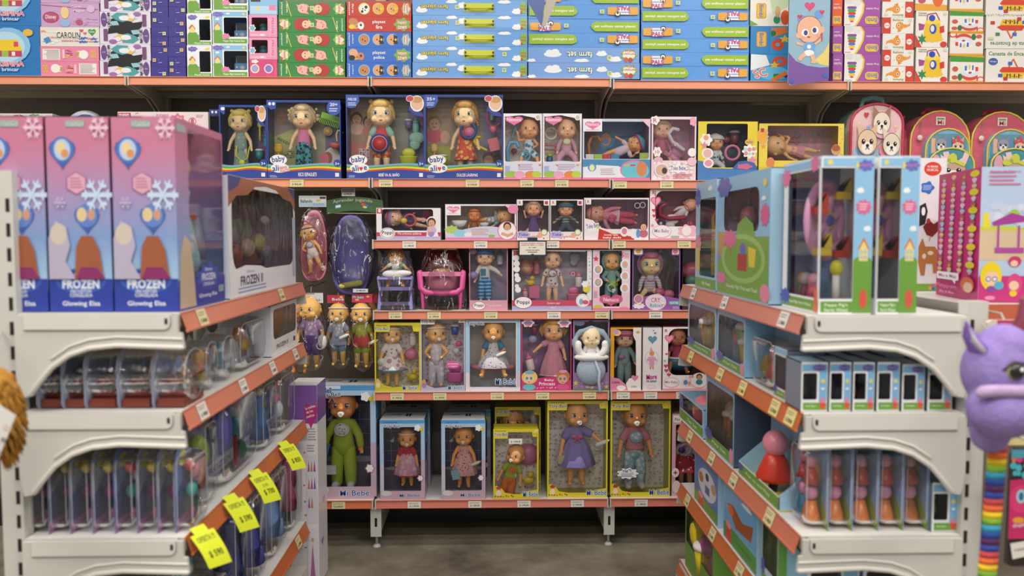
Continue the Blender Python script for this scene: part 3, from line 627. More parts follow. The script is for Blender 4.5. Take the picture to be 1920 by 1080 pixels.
def acc(box, kind, px, py, s_, col, y=None, col2='f4f2ef', rot=0):
    """a moulded accessory s_ pixels high, tied to the backing card"""
    y = box.bd-.02 if y is None else y; c_ = box.L(px, py, y); u = s_*box.px(); m = MB(); p_ = mat(col, 'plastic'); p2 = mat(col2, 'plastic')
    if kind == 'bottle': m.lathe((0, 0, -u/2), [(u*.2, 0), (u*.22, u*.05), (u*.22, u*.55), (u*.17, u*.62)], p_, 12); m.lathe((0, 0, u*.12), [(u*.2, 0), (u*.2, u*.1), (u*.08, u*.18), (u*.05, u*.34)], p2, 12)
    elif kind == 'brush': m.ball((0, 0, u*.2), (u*.25, u*.1, u*.3), p_); m.tube([(0, 0, -u*.05), (0, 0, -u*.5)], [u*.05, u*.06], p_, 8); [m.tube([(-u*.16, -u*.1, u*(.05+.08*i)), (u*.16, -u*.1, u*(.05+.08*i))], u*.015, p2, 5) for i in range(5)]
    elif kind == 'ring': m.tube([(u*.42*math.cos(a), 0, u*.42*math.sin(a)) for a in [2*PI*i/18 for i in range(18)]], u*.08, p_, 8, loop=True)
    elif kind == 'duck': m.ball((0, 0, -u*.2), (u*.42, u*.22, u*.28), p_); m.ball((u*.14, 0, u*.24), u*.23, p_); m.ball((u*.38, -u*.05, u*.22), (u*.12, u*.08, u*.06), mat('e08a2a', 'plastic')); m.tube([(-u*.3, 0, -u*.1), (-u*.5, 0, u*.1)], [u*.12, u*.04], p_, 8)
    elif kind == 'potty': m.lathe((0, 0, -u*.5), [(u*.3, 0), (u*.4, u*.1), (u*.48, u*.5), (u*.52, u*.55), (u*.38, u*.56), (u*.3, u*.45)], p_, 18, 1, .6); m.ball((0, u*.1, u*.25), (u*.36, u*.12, u*.25), p_)
    elif kind == 'bowl': m.lathe((0, 0, -u*.4), [(u*.3, 0), (u*.6, u*.3), (u*.75, u*.7), (u*.7, u*.7), (u*.5, u*.4)], p_, 18, 1, .5)
    elif kind == 'spoon': m.ball((0, 0, u*.35), (u*.14, u*.05, u*.17), p_); m.tube([(0, 0, u*.2), (0, 0, -u*.5)], u*.05, p_, 6)
    elif kind == 'comb': m.box(-u*.5, u*.5, -.003, .003, 0, u*.3, p_); [m.box(-u*.5+u*.09*i, -u*.46+u*.09*i, -.002, .002, -u*.28, 0, p_) for i in range(12)]
    elif kind == 'disc': m.lathe((0, 0, 0), [(u*.5, -u*.1), (u*.5, u*.1)], p_, 18)
    elif kind == 'cup': m.lathe((0, 0, -u*.5), [(u*.3, 0), (u*.38, u*.8)], p_, 14); m.lathe((0, 0, u*.3), [(u*.42, 0), (u*.42, u*.12), (u*.3, u*.2)], p2, 14)
    elif kind == 'pacifier': m.ball((0, 0, 0), (u*.5, u*.12, u*.33), p_); m.tube([(u*.25*math.cos(a), -u*.15, u*.25*math.sin(a)-u*.1) for a in [2*PI*i/12 for i in range(12)]], u*.06, p2, 6, loop=True)
    elif kind == 'box': m.box(-u*.4, u*.4, -.008, .008, -u*.5, u*.5, p_)
    elif kind == 'hook': m.tube([(-u*.1, 0, -u*.5), (-u*.15, 0, u*.1), (0, 0, u*.45), (u*.3, 0, u*.45), (u*.4, 0, u*.25)], u*.09, p_, 8)
    elif kind == 'steth': m.tube([(-u*.3, 0, u*.5), (-u*.32, 0, 0), (-u*.05, 0, -u*.3), (u*.25, 0, -u*.1), (u*.35, 0, u*.45)], u*.035, p_, 6); m.ball((-u*.05, 0, -u*.35), (u*.16, u*.06, u*.16), p_)
    elif kind == 'cloth': m.ball((0, 0, u*.1), (u*.42, u*.14, u*.3), mat(col, 'cloth'), 10, 8); m.ball((-u*.1, 0, -u*.22), (u*.28, u*.12, u*.26), mat(col, 'cloth'), 10, 8)
    elif kind == 'jar': m.lathe((0, 0, 0), [(u*.5, -u*.5), (u*.5, u*.5)], p_, 18); 
    elif kind == 'gem': m.ball((0, 0, 0), (u*.5, u*.3, u*.42), p_)
    if kind in ('disc', 'jar'): m.v = [(x, z, y_) for x, y_, z in m.v]
    R_ = Matrix.Rotation(math.radians(rot), 4, 'Y'); m.v = [tuple(R_ @ Vector(v)+c_) for v in m.v]
    nm = {'bottle': 'toy_bottle', 'brush': 'toy_brush', 'ring': 'toy_ring', 'duck': 'toy_duck', 'potty': 'toy_potty', 'bowl': 'toy_bowl', 'spoon': 'toy_spoon', 'comb': 'toy_comb', 'disc': 'toy_plate', 'cup': 'toy_cup', 'pacifier': 'toy_pacifier', 'box': 'toy_packet', 'hook': 'toy_handle', 'steth': 'toy_stethoscope', 'cloth': 'toy_clothing', 'jar': 'toy_jar', 'gem': 'toy_rattle'}[kind]
    return m.build(nm, box.root)
# ---------------------------------------------------------------- cartons stacked on the topmost shelf
ORD = ['bottom', 'second from the bottom', 'third from the bottom', 'fourth from the bottom', 'fifth from the bottom', 'sixth from the bottom', 'seventh from the bottom', 'top visible']
def stack(x0, x1, ys, z, fn, cat, name, lab, group, d=.30, Y=None, jit=0.002):
    Y = Y or YB+.014; rr = random.Random(int(x0)); zz = z+.0005
    for i in range(len(ys)-1):
        a = P(x0, ys[i], Y); b = P(x1, ys[i+1], Y); h = P(x0, ys[i+1], Y).z-P(x0, ys[i], Y).z
        q = fn(i); flip = q.get('flip'); fr = (100, 100, 0, 0) if flip else (0, 0, 100, 100)
        jx = rr.uniform(-jit, jit)*.5
        c = Carton(name, lab % ORD[i], cat, fr, b.x-a.x-.0035, h-.0006, d, ((a.x+b.x)/2+jx, Y+rr.uniform(0, jit), zz), col=q['col'], side=q.get('side'), win=q.get('win'), back=q.get('back', '30343c'), group=group, winr=q.get('winr', 4))
        c.art(q['art'])
        if q.get('fill'): q['fill'](c)
        c.end()
        zz += h
def sticker(x, y, w=3.5, h=22, c='d8e4a0', txt=True): return [('r', x-w/2, y-h/2, x+w/2, y+h/2, c)]+([('r', x-w*.3, y-h*.25, x+w*.3, y-h*.1, '6c7458'), ('r', x-w*.3, y+h*.05, x+w*.25, y+h*.2, '6c7458')] if txt else [])
ZT, ZT4 = Z['top'], Z['top4']
# blue little-house cartons
def casinha(i):
    return dict(col='1f78bf', side='c8336b', art=[('pat', 2, 2, 98, 98, 9, 9, 's', 1.0, ['3f8fd0'], i), ('e', 44, 40, 40, 36, '8cc4e8'), ('e', 40, 42, 34, 30, 'b8dcf0'), ('r', 12, 50, 68, 62, 'b8406a'), ('p', [(10, 50), (20, 28), (60, 28), (70, 50)], 'f0cc22'),
        ('r', 14, 52, 22, 62, 'f4e8a0'), ('r', 32, 50, 44, 62, '9ac04a'), ('r', 50, 52, 56, 60, 'fff0d0'), ('r', 12, 16, 24, 34, 'c8486a'), ('p', [(8, 18), (18, 6), (28, 18)], 'f0cc22'), ('r', 54, 32, 62, 42, 'd04a60'),
        ('e', 80, 14, 9, 7, 'e8b83a'), ('T', 'CASINHA', 42, 76, 58, 10, 'e85a86', 0, 'f4f4f4'), ('T', 'de brincar', 40, 87, 44, 7, 'dfeaf4', 0, '3a80c8'), ('r', 2, 4, 14, 10, 'f2f2f2')])
stack(-28, 75, [143, 48, -46], ZT, casinha, 'toy box', 'toy_carton', 'blue little-house toy carton at the far left end, %s one', 'blue house cartons')
# pink and lilac cartons beside them
def pinks(i):
    if i in (0, 1): return dict(col='e88aa8', side='d86a90', flip=(i == 1), art=[('r', 66, 12, 96, 84, 'eeeae4'), ('lines', 68, 16, 94, 80, 9, '8a8a8a'), ('e', 32, 50, 9, 22, 'f4e8dc'), ('e', 36, 50, 5, 16, 'c89878'), ('e', 26, 46, 8, 30, 'f6f2ea'), ('pat', 46, 20, 56, 80, 2, 4, 's', 5, ['f0d060', 'b04a78'], i), ('r', 58, 20, 62, 80, 'f6c8d4'), ('t', 'FONDI', 9, 50, 9, 55, 'f2d24a')])
    if i == 2: return dict(col='e6e2d8', side='b8a8a0', art=[('pat', 3, 8, 30, 92, 4, 3, 's', 7, ['8aa8d8', 'e8986a', 'f0f0f0'], 3), ('p', [(5, 62), (14, 50), (18, 70), (10, 88)], '4a8ac8'), ('pat', 66, 45, 96, 90, 4, 2, 's', 8, ['4a6ac0', 'e89a7a'], 5), ('h', 70, 18, 7, 18, 'd84a78'), ('h', 76, 32, 6, 16, 'e06a90'), ('h', 88, 25, 13, 38, '2f9a4a'), ('t', 'Gratis', 88, 24, 9, 9, 'e8f4e0'), ('T', 'CAROLIN', 48, 42, 40, 32, '1a1416', 0, 'faf6f0'), ('t', 'stationery set', 50, 72, 28, 12, 'd84a70')])
    return dict(col='c9a3cc', side='b890bc', art=[('e', 18, 60, 14, 24, 'a8406a'), ('e', 18, 60, 12, 20, 'b85078'), ('t', 'Disney', 18, 60, 18, 22, 'f4dce8'), ('pat', 55, 60, 98, 96, 8, 3, 'e', 2.4, ['d8b8dc', 'b890c0'], 1), ('e', 42, 40, 7, 26, 'ecd090'), ('e', 42, 84, 9, 16, '9ab8e0'), ('e', 66, 80, 6, 12, 'b85080'), ('t', 'Castillo', 62, 16, 18, 12, 'f4e0f0'), ('t', 'Mágico', 66, 34, 18, 14, 'f4e0f0'), ('l', 2, 8, 98, 26, 2, 'b04a78'), ('e', 86, 24, 7, 16, 'd8b8dc')])
stack(75, 186, [143, 115, 86.5, 50, 5, -40], ZT, pinks, 'toy box', 'toy_carton', 'pink, white or lilac flat carton in second stack, %s', 'mixed pink cartons')
# white, violet and teal cartons with cut-out window
def pony(i):
    return dict(col='e4dff0', side='a898c8', flip=(i % 2 == 0), art=[('pat', 4, 4, 96, 96, 10, 3, 'e', 1.6, ['d4cce4', 'efeaf6'], i), ('p', [(12, 62), (28, 40), (50, 44), (66, 70), (84, 62), (82, 100), (20, 100)], '15121a'),
        ('p', [(22, 30), (34, 6), (56, 10), (52, 34), (64, 52), (44, 66), (30, 50)], '49a4a8'), ('p', [(36, 30), (58, 22), (70, 44), (62, 62), (46, 52)], 'e4c868'), ('e', 48, 40, 10, 16, 'f0ecf4'), ('e', 64, 30, 6, 14, 'efe9f6'), ('e', 74, 15, 8, 13, '9a70b0'), ('p', [(20, 62), (34, 58), (38, 84), (24, 88)], '9ac8d4'),
        ('e', 8, 50, 6, 44, '6a4a8a'), ('t', 'MY LITTLE', 8, 50, 6, 8, 'f4d8f0'), ('T', 'MOVIE', 17, 50, 0.1, 0.1, '3a2a50'), ('r', 84, 18, 92, 92, '7a4a78'), ('t', 'AZUL', 88, 50, 6, 14, 'e8dcf0')][:-3]+[('Tv', 'MOVIE')][:0]+[('r', 84, 18, 92, 92, '7a4a78')])
def vtext(t, cx, cy, w, h, col, oc=None):   # vertical lettering inside a wide, low face: letters stacked sideways
    return [(('T' if oc else 't'), t, cx, cy, h, w*.8, col, 90)+((oc,) if oc else ())]
def pony2(i):
    q = pony(i); q['art'] += vtext('MOVIE', 18, 50, 7, 84, '3a2a58', 'f6f2fa'); return q
stack(187, 282.5, [143, 113, 81.5, 51, 20.5, -11], ZT, pony2, 'toy box', 'toy_carton', 'white and violet carton with a dark curved cut-out, %s of its stack', 'white violet cartons')
# small dark violet cartons, two columns
for q, (xa, xb) in enumerate(((283, 315.5), (315.5, 349))):
    def violet(i, q=q):
        rr = random.Random(i*3+q); return dict(col='3d3590', side='2e2870', art=[('pat', 2, 4, 98, 96, 10, 5, 'e', 1.2, ['463f9c', '352e80'], i), ('l', 45, 60, 66, 60, 5, 'c8c8e0'), ('l', 42, 30, 48, 40, 4, '7a74c0')]+sticker(rr.choice([20, 78, 84]), rr.choice([35, 70]), 20, 34, rr.choice(['d8e4a0', 'e8c08a', 'd8e4a0'])))
    stack(xa, xb, [143, 124, 105, 86, 67.5, 49, 30, 11, -8], ZT, violet, 'toy box', 'toy_carton', 'small dark violet carton in the '+['left', 'right'][q]+' column, %s', 'small violet cartons')
# light blue window boxes with green hills (two sizes)
SKY = '8cc3ea'; HILL = '6fa83f'
def hillbox(art_extra=(), win=(52, 20, 96, 88), bus=False, seed=0):
    a = [('r', 3, 3, 97, 97, SKY), ('cloud', 20, 30, 14, 8, 'f4f6fa'), ('cloud', 70, 10, 12, 6, 'f4f6fa'), ('e', 88, 9, 3.5, 4, 'f2dc4a'), ('f', 22, 12, 16, 7, 7, '6670c8'), ('t', 'Peppa Pig', 22, 12, 24, 7, 'd46aa0'),
         ('r', 3, 68, 52, 97, HILL), ('e', 20, 68, 17, 10, HILL), ('p', [(10, 60), (10, 44), (19, 36), (28, 44), (28, 60)], 'f0dc90'), ('p', [(7, 46), (19, 34), (31, 46), (29, 48), (19, 38), (9, 48)], 'd8742e'), ('r', 50, 86, 97, 97, HILL), ('f', 40, 76, 11, 8, 7, 'e888b0')]
    return a+list(art_extra)
def smallhill(i):
    def fill(c):
        m = MB(); m.lathe(c.L(74, 88, c.d*.4), [(c.w*.14, 0), (c.w*.17, c.h*.04), (c.w*.13, c.h*.14), (c.w*.05, c.h*.2)], mat('5a5aa0', 'plastic'), 14); m.build('toy_figure', c.root)
    return dict(col='eef2f6', side='8cb8e0', win=(50, 18, 94, 84), back='2a2420', art=[x for x in hillbox() if x[0] != 'r' or x[3] < 60]+[('r', 3, 88, 97, 97, HILL), ('t', 'Plastic house', 60, 93, 60, 5, 'f0f4e4'), ('r', 3, 3, 48, 62, SKY)][:2]+[('f', 24, 10, 18, 6, 7, '6670c8'), ('t', 'Peppa Pig', 24, 10, 26, 6, 'd46aa0'), ('e', 24, 66, 19, 9, HILL), ('r', 5, 66, 46, 88, HILL), ('p', [(14, 60), (14, 46), (23, 38), (32, 46), (32, 60)], 'f0dc90'), ('p', [(11, 47), (23, 34), (35, 47), (33, 49), (23, 39), (13, 49)], 'd8742e'), ('e', 80, 10, 4, 4, 'f2dc4a')], fill=fill)
stack(350, 397, [142.5, 83, 23.5, -36], ZT, smallhill, 'toy box', 'toy_window_box', 'narrow light blue window box with green hill print, %s of its stack', 'narrow hill print boxes')
def busbox(i):
    def fill(c):
        m = MB(); b = '4f9fd8'; x0 = c.L(52, 0).x; x1 = c.L(97, 0).x; z0 = c.L(0, 84).z; z1 = c.L(0, 24).z; H = z1-z0
        m.box(x0, x1, c.d*.15, c.d*.6, z0+H*.06, z0+H*.55, mat(b, 'plastic')); m.box(x0+.004, x1-.004, c.d*.17, c.d*.58, z0+H*.55, z0+H*.95, mat(b, 'plastic')); m.box(x0+.008, x1-.008, c.d*.155, c.d*.17, z0+H*.6, z0+H*.88, mat('20242a', 'gloss'))
        m.ball(((x0+x1)/2, c.d*.15, z0+H*.32), ((x1-x0)*.2, .004, H*.13), 'c8d0d4')
        for sx in (.14, .86): m.ball((x0+(x1-x0)*sx, c.d*.15, z0+H*.34), ((x1-x0)*.07, .004, H*.08), 'f0f0e8')
        m.build('toy_bus', c.root)
    return dict(col='f2f4f6', side='8cb8e0', win=(32, 20, 97, 78), back='1c1a1a', art=[('r', 3, 3, 97, 17, SKY), ('r', 3, 3, 28, 60, SKY), ('f', 16, 11, 15, 7, 7, '6670c8'), ('t', 'Peppa Pig', 16, 11, 22, 7, 'd46aa0'), ('cloud', 44, 9, 12, 6, 'f6f8fa'), ('e', 88, 10, 3.5, 4, 'f2dc4a'),
        ('cloud', 14, 26, 12, 8, 'f6f8fa'), ('r', 3, 62, 28, 97, HILL), ('e', 14, 62, 12, 8, HILL), ('p', [(7, 58), (7, 45), (14, 36), (21, 45), (21, 58)], 'f0dc90'), ('p', [(5, 46), (14, 34), (23, 46), (21, 48), (14, 39), (7, 48)], 'd8742e'), ('r', 25, 84, 97, 97, HILL), ('t', "Peppa Pig's School Bus", 60, 91, 60, 7, 'f4f8ea'), ('f', 37, 76, 11, 8, 7, 'e888b0')], fill=fill)
stack(398, 465, [142, 80, 17, -46], ZT, busbox, 'toy box', 'toy_window_box', 'light blue window box showing a blue toy bus, %s of its stack', 'toy bus boxes')
def salon(i):
    if i == 0: return dict(col='d8487e', side='c83a70', art=[('e', 20, 52, 16, 26, 'f4e8c8'), ('e', 20, 52, 12, 20, 'a8a8d8'), ('e', 68, 52, 16, 26, 'e8e0f0'), ('e', 68, 52, 12, 20, '8a7ac8'), ('f', 20, 12, 12, 10, 5, 'f4f0ec'), ('r', 88, 8, 97, 90, 'e05a8a')])
    if i == 3: return dict(col='8cc3ea', side='7ab0d8', art=[('r', 4, 60, 96, 96, 'b8dcf4'), ('e', 30, 70, 6, 8, 'f2dc4a'), ('r', 70, 55, 94, 80, 'e88ab0'), ('r', 6, 6, 40, 40, '2a2426')])
    def fill(c):
        m = MB(); m.ball(c.L(36, 48, c.d*.35), (c.w*.22, c.d*.18, c.h*.28), mat('3f9aa8', 'plastic')); m.ball(c.L(36, 30, c.d*.3), (c.w*.18, c.d*.15, c.h*.14), mat('66b4bc', 'plastic')); m.build('toy_hair_dryer', c.root)
    return dict(col='ef9cc0', side='e08ab0', win=(10, 12, 66, 72), back='241c1e', art=[('f', 12, 60, 11, 16, 6, 'f0f0ee'), ('f', 12, 60, 8, 12, 5, '7ac0d8'), ('r', 72, 8, 95, 92, 'f0a8c8')]+vtext('PELUQ', 84, 48, 12, 70, 'c84a80')+[('r', 5, 86, 60, 97, 'f4b8d0'), ('r', 40, 86, 52, 94, 'f8f8f8')], fill=fill)
stack(466.5, 520.5, [142.5, 108.5, 67, 25, -16], ZT, salon, 'toy box', 'toy_window_box', 'pink salon play box left of green cartons, %s of its stack', 'pink salon boxes')
# green farm playset cartons
def farm(i):
    return dict(col='2f8a3c', side='226a2e', flip=(i % 2 == 1), art=[('l', 12, 0, 19, 100, 1.2, 'e8c84a')]+vtext('playset', 5, 50, 3.6, 80, 'f6f6f0')+vtext('farm', 13, 46, 3.6, 56, 'f6f6f0')+[
        ('e', 37, 48, 8.5, 34, 'a85a50'), ('p', [(26, 22), (33, 30), (30, 48)], 'f0a8a0'), ('p', [(42, 20), (47, 40), (38, 32)], 'f0a8a0'), ('p', [(41, 62), (46, 86), (36, 78)], 'f0a8a0'), ('e', 36, 48, 7.6, 30, 'f4b8b0'), ('e', 33, 48, 2, 8, 'e89a96'), ('e', 34, 36, .8, 3, '3a2420'), ('e', 36, 62, .8, 3, '3a2420'),
        ('e', 66, 50, 11, 42, 'b8342e'), ('e', 58, 50, 7, 34, 'f6c8a4'), ('e', 60, 34, 1, 4, '2a1a18'), ('e', 57, 64, 1, 4, '2a1a18'), ('p', [(52, 20), (64, 14), (66, 84), (56, 86)], 'a03a2c'), ('e', 59, 50, 6, 26, 'f6c8a4'), ('e', 60, 40, .8, 4, '2a1a18'), ('e', 60, 60, .8, 4, '2a1a18'),
        ('f', 90, 50, 7.5, 36, 6, '8ac04a'), ('f', 91, 50, 6, 28, 5, 'f4e4c8')]+vtext('babies', 91, 50, 5, 44, 'c8406a')+[('e', 95, 26, 2.4, 10, 'c8603a'), ('e', 96, 72, 2.4, 10, 'e8b070')]+sticker(50, 46, 6, 28))
stack(521, 648, [143, 115, 86, 57.5, 28.5, -1], ZT, farm, 'toy box', 'toy_carton', 'green farm playset carton, %s of its stack', 'green farm cartons')
# red fire and blue police playset cartons
def town(i):
    red = i >= 3; col = 'c83424' if red else '2f6fd0'; t = 'fire' if red else 'police'; full = i % 2 == 0
    a = [('f', 92, 50, 6.5, 40, 6, '7ab848'), ('f', 92, 50, 5.4, 32, 5, 'f0c8b0' if red else '9ad0f0')]
    if full:
        a += vtext('playset', 4, 50, 3.4, 84, 'f8f8f8')+vtext(t, 9.5, 48, 3.4, 60, 'f8f8f8')+vtext('happy', 89.5, 50, 4, 60, 'd84a3a', 'f8f4ec')+vtext('town', 94, 50, 4, 54, 'd84a3a', 'f8f4ec')
        for k in range(3):
            cx = 27+22*k
            a += [('e', cx, 50, 9, 38, 'f0d83a' if red else '8cc8f0'), ('e', cx, 50, 7.6, 33, 'f4f2ee' if red and k == 0 else ('e8a878' if k else 'c88858')), ('e', cx-2, 50, 1, 5, '1a1414'), ('e', cx+1.5, 60, 1, 5, '1a1414')]
            a += [('e', cx+3, 40, 2.4, 10, '1a1616'), ('e', cx-3, 68, 2, 9, '1a1616')] if red and k == 0 else ([('p', [(cx+2, 16), (cx+8, 28), (cx+8, 74), (cx+2, 84)], 'e8b02a' if red else '1c2030'), ('e', cx+5, 50, 1.6, 8, 'f0d03a')] if k else [])
    else:
        a += [('t', 'playset', 50, 64, 20, 26, 'f8f8f8', 180), ('t', t, 50, 32, 10 if red else 17, 26, 'f8f8f8', 180), ('T', 'happy', 14, 62, 14, 30, 'f8f0e8', 180, 'c8403a'), ('T', 'town', 14, 32, 14, 28, 'f8f0e8', 180, 'c8403a')]
        a = [('f', 14, 50, 12, 40, 7, '7ab848')]+[x for x in a[2:]]+[('e', 86, 42, 7, 26, 'e0a070'), ('e', 90, 66, 7, 24, 'c88a58' if red else 'e8b088'), ('e', 78, 40, 5, 26, 'f4f2ee' if red else 'd08a60'), ('e', 78, 44, 1.6, 9, '1a1616'), ('e', 92, 32, 5, 16, 'f0d03a' if red else '1c2030'), ('e', 84, 36, .9, 4, '1a1414')]
    return dict(col=col, side='8a2418' if red else '1f4a98', flip=not full, art=a)
stack(649.5, 772, [143.5, 115, 86, 57, 28.5, -1], ZT, town, 'toy box', 'toy_carton', 'red fire or blue police playset carton, %s of its stack', 'red and blue town cartons')
# long light blue farm playset cartons with yellow carrying handle
def lfarm(i):
    a = [('cloud', 8, 70, 10, 50, 'f2f6fc'), ('cloud', 34, 16, 10, 26, 'f2f6fc'), ('cloud', 80, 16, 12, 26, 'f2f6fc'), ('cloud', 91, 78, 9, 44, 'f2f6fc'), ('cloud', 43, 42, 8, 46, 'f2f6fc'), ('T', 'farm playset', 19, 44, 24, 34, 'f2dc2c', 180, '23406a'), ('r', 44.5, 22, 71, 76, 'c8d02c'), ('f', 96.5, 50, 3.2, 38, 6, '8ac04a'), ('t', 'barnyard', 96.5, 40, 5, 22, 'b83a50', 180), ('t', 'babies', 96.5, 62, 4.6, 20, 'b83a50', 180), ('e', 95, 80, 1, 8, 'c84a34')]+sticker(80 if i < 2 else 39, 48, 3.6, 26)
    def fill(c):
        m = MB(); y = -.006; w = c.w
        m.tube([(-w/2+w*x_, y_, c.h*z_) for x_, y_, z_ in ((.455, 0, .5), (.47, -.008, .46), (.52, -.016, .40), (.64, -.016, .40), (.69, -.008, .46), (.705, 0, .5))], .0055, mat('d9e04a', 'plastic'), 8, flat=.5); m.build('carrying_handle', c.root)
        m = MB(); m.box(-w/2+w*.452, -w/2+w*.466, -.0042, -.0036, c.h*.32, c.h*.68, '1c1c18'); m.box(-w/2+w*.694, -w/2+w*.708, -.0042, -.0036, c.h*.32, c.h*.68, '1c1c18'); m.build('handle_slots', c.root)
    return dict(col='6ea8e8', side='3c68a8', art=a, fill=fill)
stack(773, 989.5, [143, 113, 83, 54, 24.5, -5], ZT, lfarm, 'toy box', 'toy_carton', 'long sky blue carton with yellow carrying handle, %s of its stack', 'blue farm playset cartons')
def wellness(i, flip):
    a = [('pat', 1, 2, 99, 98, 24, 4, 'd', 1.2, ['9ccaf6', '86baf0', 'b4d8fa'], i), ('p', [(99, 20), (60, 20), (57, 32), (56, 50), (57, 68), (60, 90), (99, 90)], '9cc02c'), ('t', 'pet wellness center playset', 78, 54, 37, 22, 'f8fcec'),
         ('rr', 1.5, 28, 29, 84, 5, 'e8a838'), ('pat', 3, 34, 9, 78, 3, 4, 'e', .8, ['f6d890'], 3), ('pat', 22, 34, 28, 78, 3, 4, 'e', .8, ['f6d890'], 4), ('r', 10, 30, 20, 90, 'f4f4f8'), ('T', 'PALS', 15, 74, 11, 30, 'e85a90', 0, '2a4a90'), ('t', 'peekaboo', 14, 46, 10, 16, '3a70d0'),
         ('e', 20, 34, 2.6, 20, '2a1a18'), ('e', 20, 36, 2.0, 15, 'f4f0ea'), ('e', 20, 42, 1.1, 9, '5a3a20')]+sticker(34, 50, 4, 28)
    return dict(col='5c9ee8', side='3a6cb0', flip=flip, art=a)
def farmset(i): return dict(col='7aa6e6', side='42689c', art=[('cloud', 22, 46, 16, 60, 'eef4fc'), ('cloud', 66, 44, 10, 40, 'eef4fc'), ('cloud', 78, 80, 12, 40, 'eef4fc'), ('cloud', 48, 88, 14, 26, 'eef4fc'), ('cloud', 3, 88, 8, 24, 'eef4fc'), ('T', 'farm set.', 46, 48, 23, 40, 'f4f8fc', 180, '2c6a4a'), ('f', 90.5, 46, 7, 34, 7, '8ac04a'), ('e', 90.5, 46, 6, 28, 'e8ecd8'), ('t', 'barnyard', 90.5, 42, 12, 20, 'b83a50', 180), ('t', 'babes', 91, 24, 8, 18, 'b83a50', 180), ('e', 88, 78, 2, 16, 'd0603a'), ('e', 92, 80, 2, 16, 'b84a34')]+sticker(73, 66, 4, 28))
stack(989.5, 1200, [146, 116, 86.5, 60, 33.5, 7, -20], ZT, lambda i: farmset(i) if i < 2 else wellness(i, i % 2 == 0), 'toy box', 'toy_carton', 'long blue carton right of yellow-handled ones, %s of its stack', 'blue pet and farm cartons, left stack')
stack(1201, 1405, [151, 123.5, 97, 71, 44.5, 18, -8], ZT4, lambda i: wellness(i, i % 2 == 0), 'toy box', 'toy_carton', 'blue pet wellness carton in the right stack, %s', 'blue pet wellness cartons, right stack')
# bath and ring toys for babies
def rings(i):
    if i == 0: return dict(col='3a9ad8', side='2a78b0', art=[('e', 60, 70, 40, 26, '6ac0ec'), ('p', [(0, 0), (40, 4), (50, 40), (0, 60)], 'eef4f8'), ('T', 'SC', 25, 70, 34, 30, 'e86a3a', -20, 'f4f4f4'), ('e', 76, 26, 20, 18, 'e8502a'), ('e', 76, 26, 8, 7, '3a9ad8'), ('s', 62, 40, 14, 5, 'f0c83a'), ('r', 60, 72, 90, 84, '2f8a3a'), ('e', 92, 78, 7, 8, '2a3a8a'), ('p', [(52, 92), (90, 62), (98, 74), (64, 99)], 'e8803a')])
    if i == 1: return dict(col='3a9ad8', side='2a78b0', art=[('r', 0, 0, 52, 100, '2f88cc'), ('rr', 16, 20, 42, 74, 6, 'e8a030'), ('rr', 18, 23, 40, 71, 5, 'f0c040')]+vtext('Bimbi', 29, 47, 14, 44, '3a70c0')+[('e', 72, 66, 17, 20, 'e8502a'), ('e', 72, 66, 6, 7, '5ab4e8'), ('s', 90, 46, 16, 5, 'f2d04a'), ('p', [(54, 8), (92, 2), (98, 22), (60, 40)], 'e8803a'), ('e', 60, 26, 7, 10, '2a7a3a')])
    return dict(col='f0ece0', side='c8c0a8', art=[('p', [(50, 0), (100, 0), (100, 30), (60, 60)], 'cfe0b8'), ('rr', 16, 20, 42, 74, 6, 'e8a030'), ('rr', 18, 23, 40, 71, 5, 'f0c040')]+vtext('Bimbi', 29, 47, 14, 44, '3a70c0')+[('p', [(0, 80), (22, 96), (0, 100)], '6ab04a'), ('e', 92, 70, 12, 26, 'e8602e'), ('e', 70, 78, 9, 14, '2f9a6a'), ('e', 72, 50, 7, 20, 'd8b080')])
stack(1406, 1480, [150, 98.5, 46, -8], ZT4, rings, 'toy box', 'toy_carton', 'blue or cream carton of baby ring toys, %s of its stack', 'baby ring toy cartons')
def gusano(i, org=False):
    c1 = 'e8602a' if org else 'a453a8'
    return dict(col=c1, side='8a4290', art=([] if org else [])+[('t', 'Oruga Apilable', 50, 34, 80, 12, 'f0e4f0', 180), ('lines', 12, 18, 84, 26, 1, 'e0c8e0'), ('rr', 4, 64, 90, 92, 9, 'f0c83a'), ('t', 'Bimbi', 46, 78, 64, 18, '4a70b8', 180)])
stack(1560, 1581, [150.5, 98, 46, -6], ZT4, lambda i: gusano(i, i == 2), 'toy box', 'toy_carton', 'narrow orange or violet carton beside hanging sign, %s', 'caterpillar cartons beside the sign')
def gusano2(i):
    a = [('p', [(0, 0), (46, 0), (56, 20), (54, 50), (44, 80), (34, 100), (0, 100)], 'f0c83a'), ('p', [(0, 0), (40, 0), (51, 20), (49, 50), (38, 80), (28, 100), (0, 100)], 'eeebe6'), ('e', 14, 10, 12, 12, 'dcdad8'), ('e', 34, 14, 12, 14, 'e2e0de'), ('lines', 2, 92, 20, 98, 1, '8a8a8a')]
    for k, cc in enumerate(('8a4aa8', '4aa83c', 'd8382c', '3a78d0', 'e8c82a')): a += [('rr', 8+k*1.2, 28+k*10.4, 34-k*1.2, 38+k*10.4, 4, cc)]
    a += [('e', 21, 83, 5, 3, 'd8382c'), ('rr', 58, 64, 95, 92, 9, 'f0c83a'), ('t', 'Bimbi', 77, 78, 30, 18, '4a70b8', 180), ('t', 'Oruga Apilable', 78, 36, 36, 9, 'f0e4f0', 180)]
    return dict(col='a453a8', side='8a4290', art=a)
stack(1582, 1652.5, [150.5, 98, 46, -6], ZT4, gusano2, 'toy box', 'toy_carton', 'white and purple stacking caterpillar carton, %s of its stack', 'caterpillar cartons')
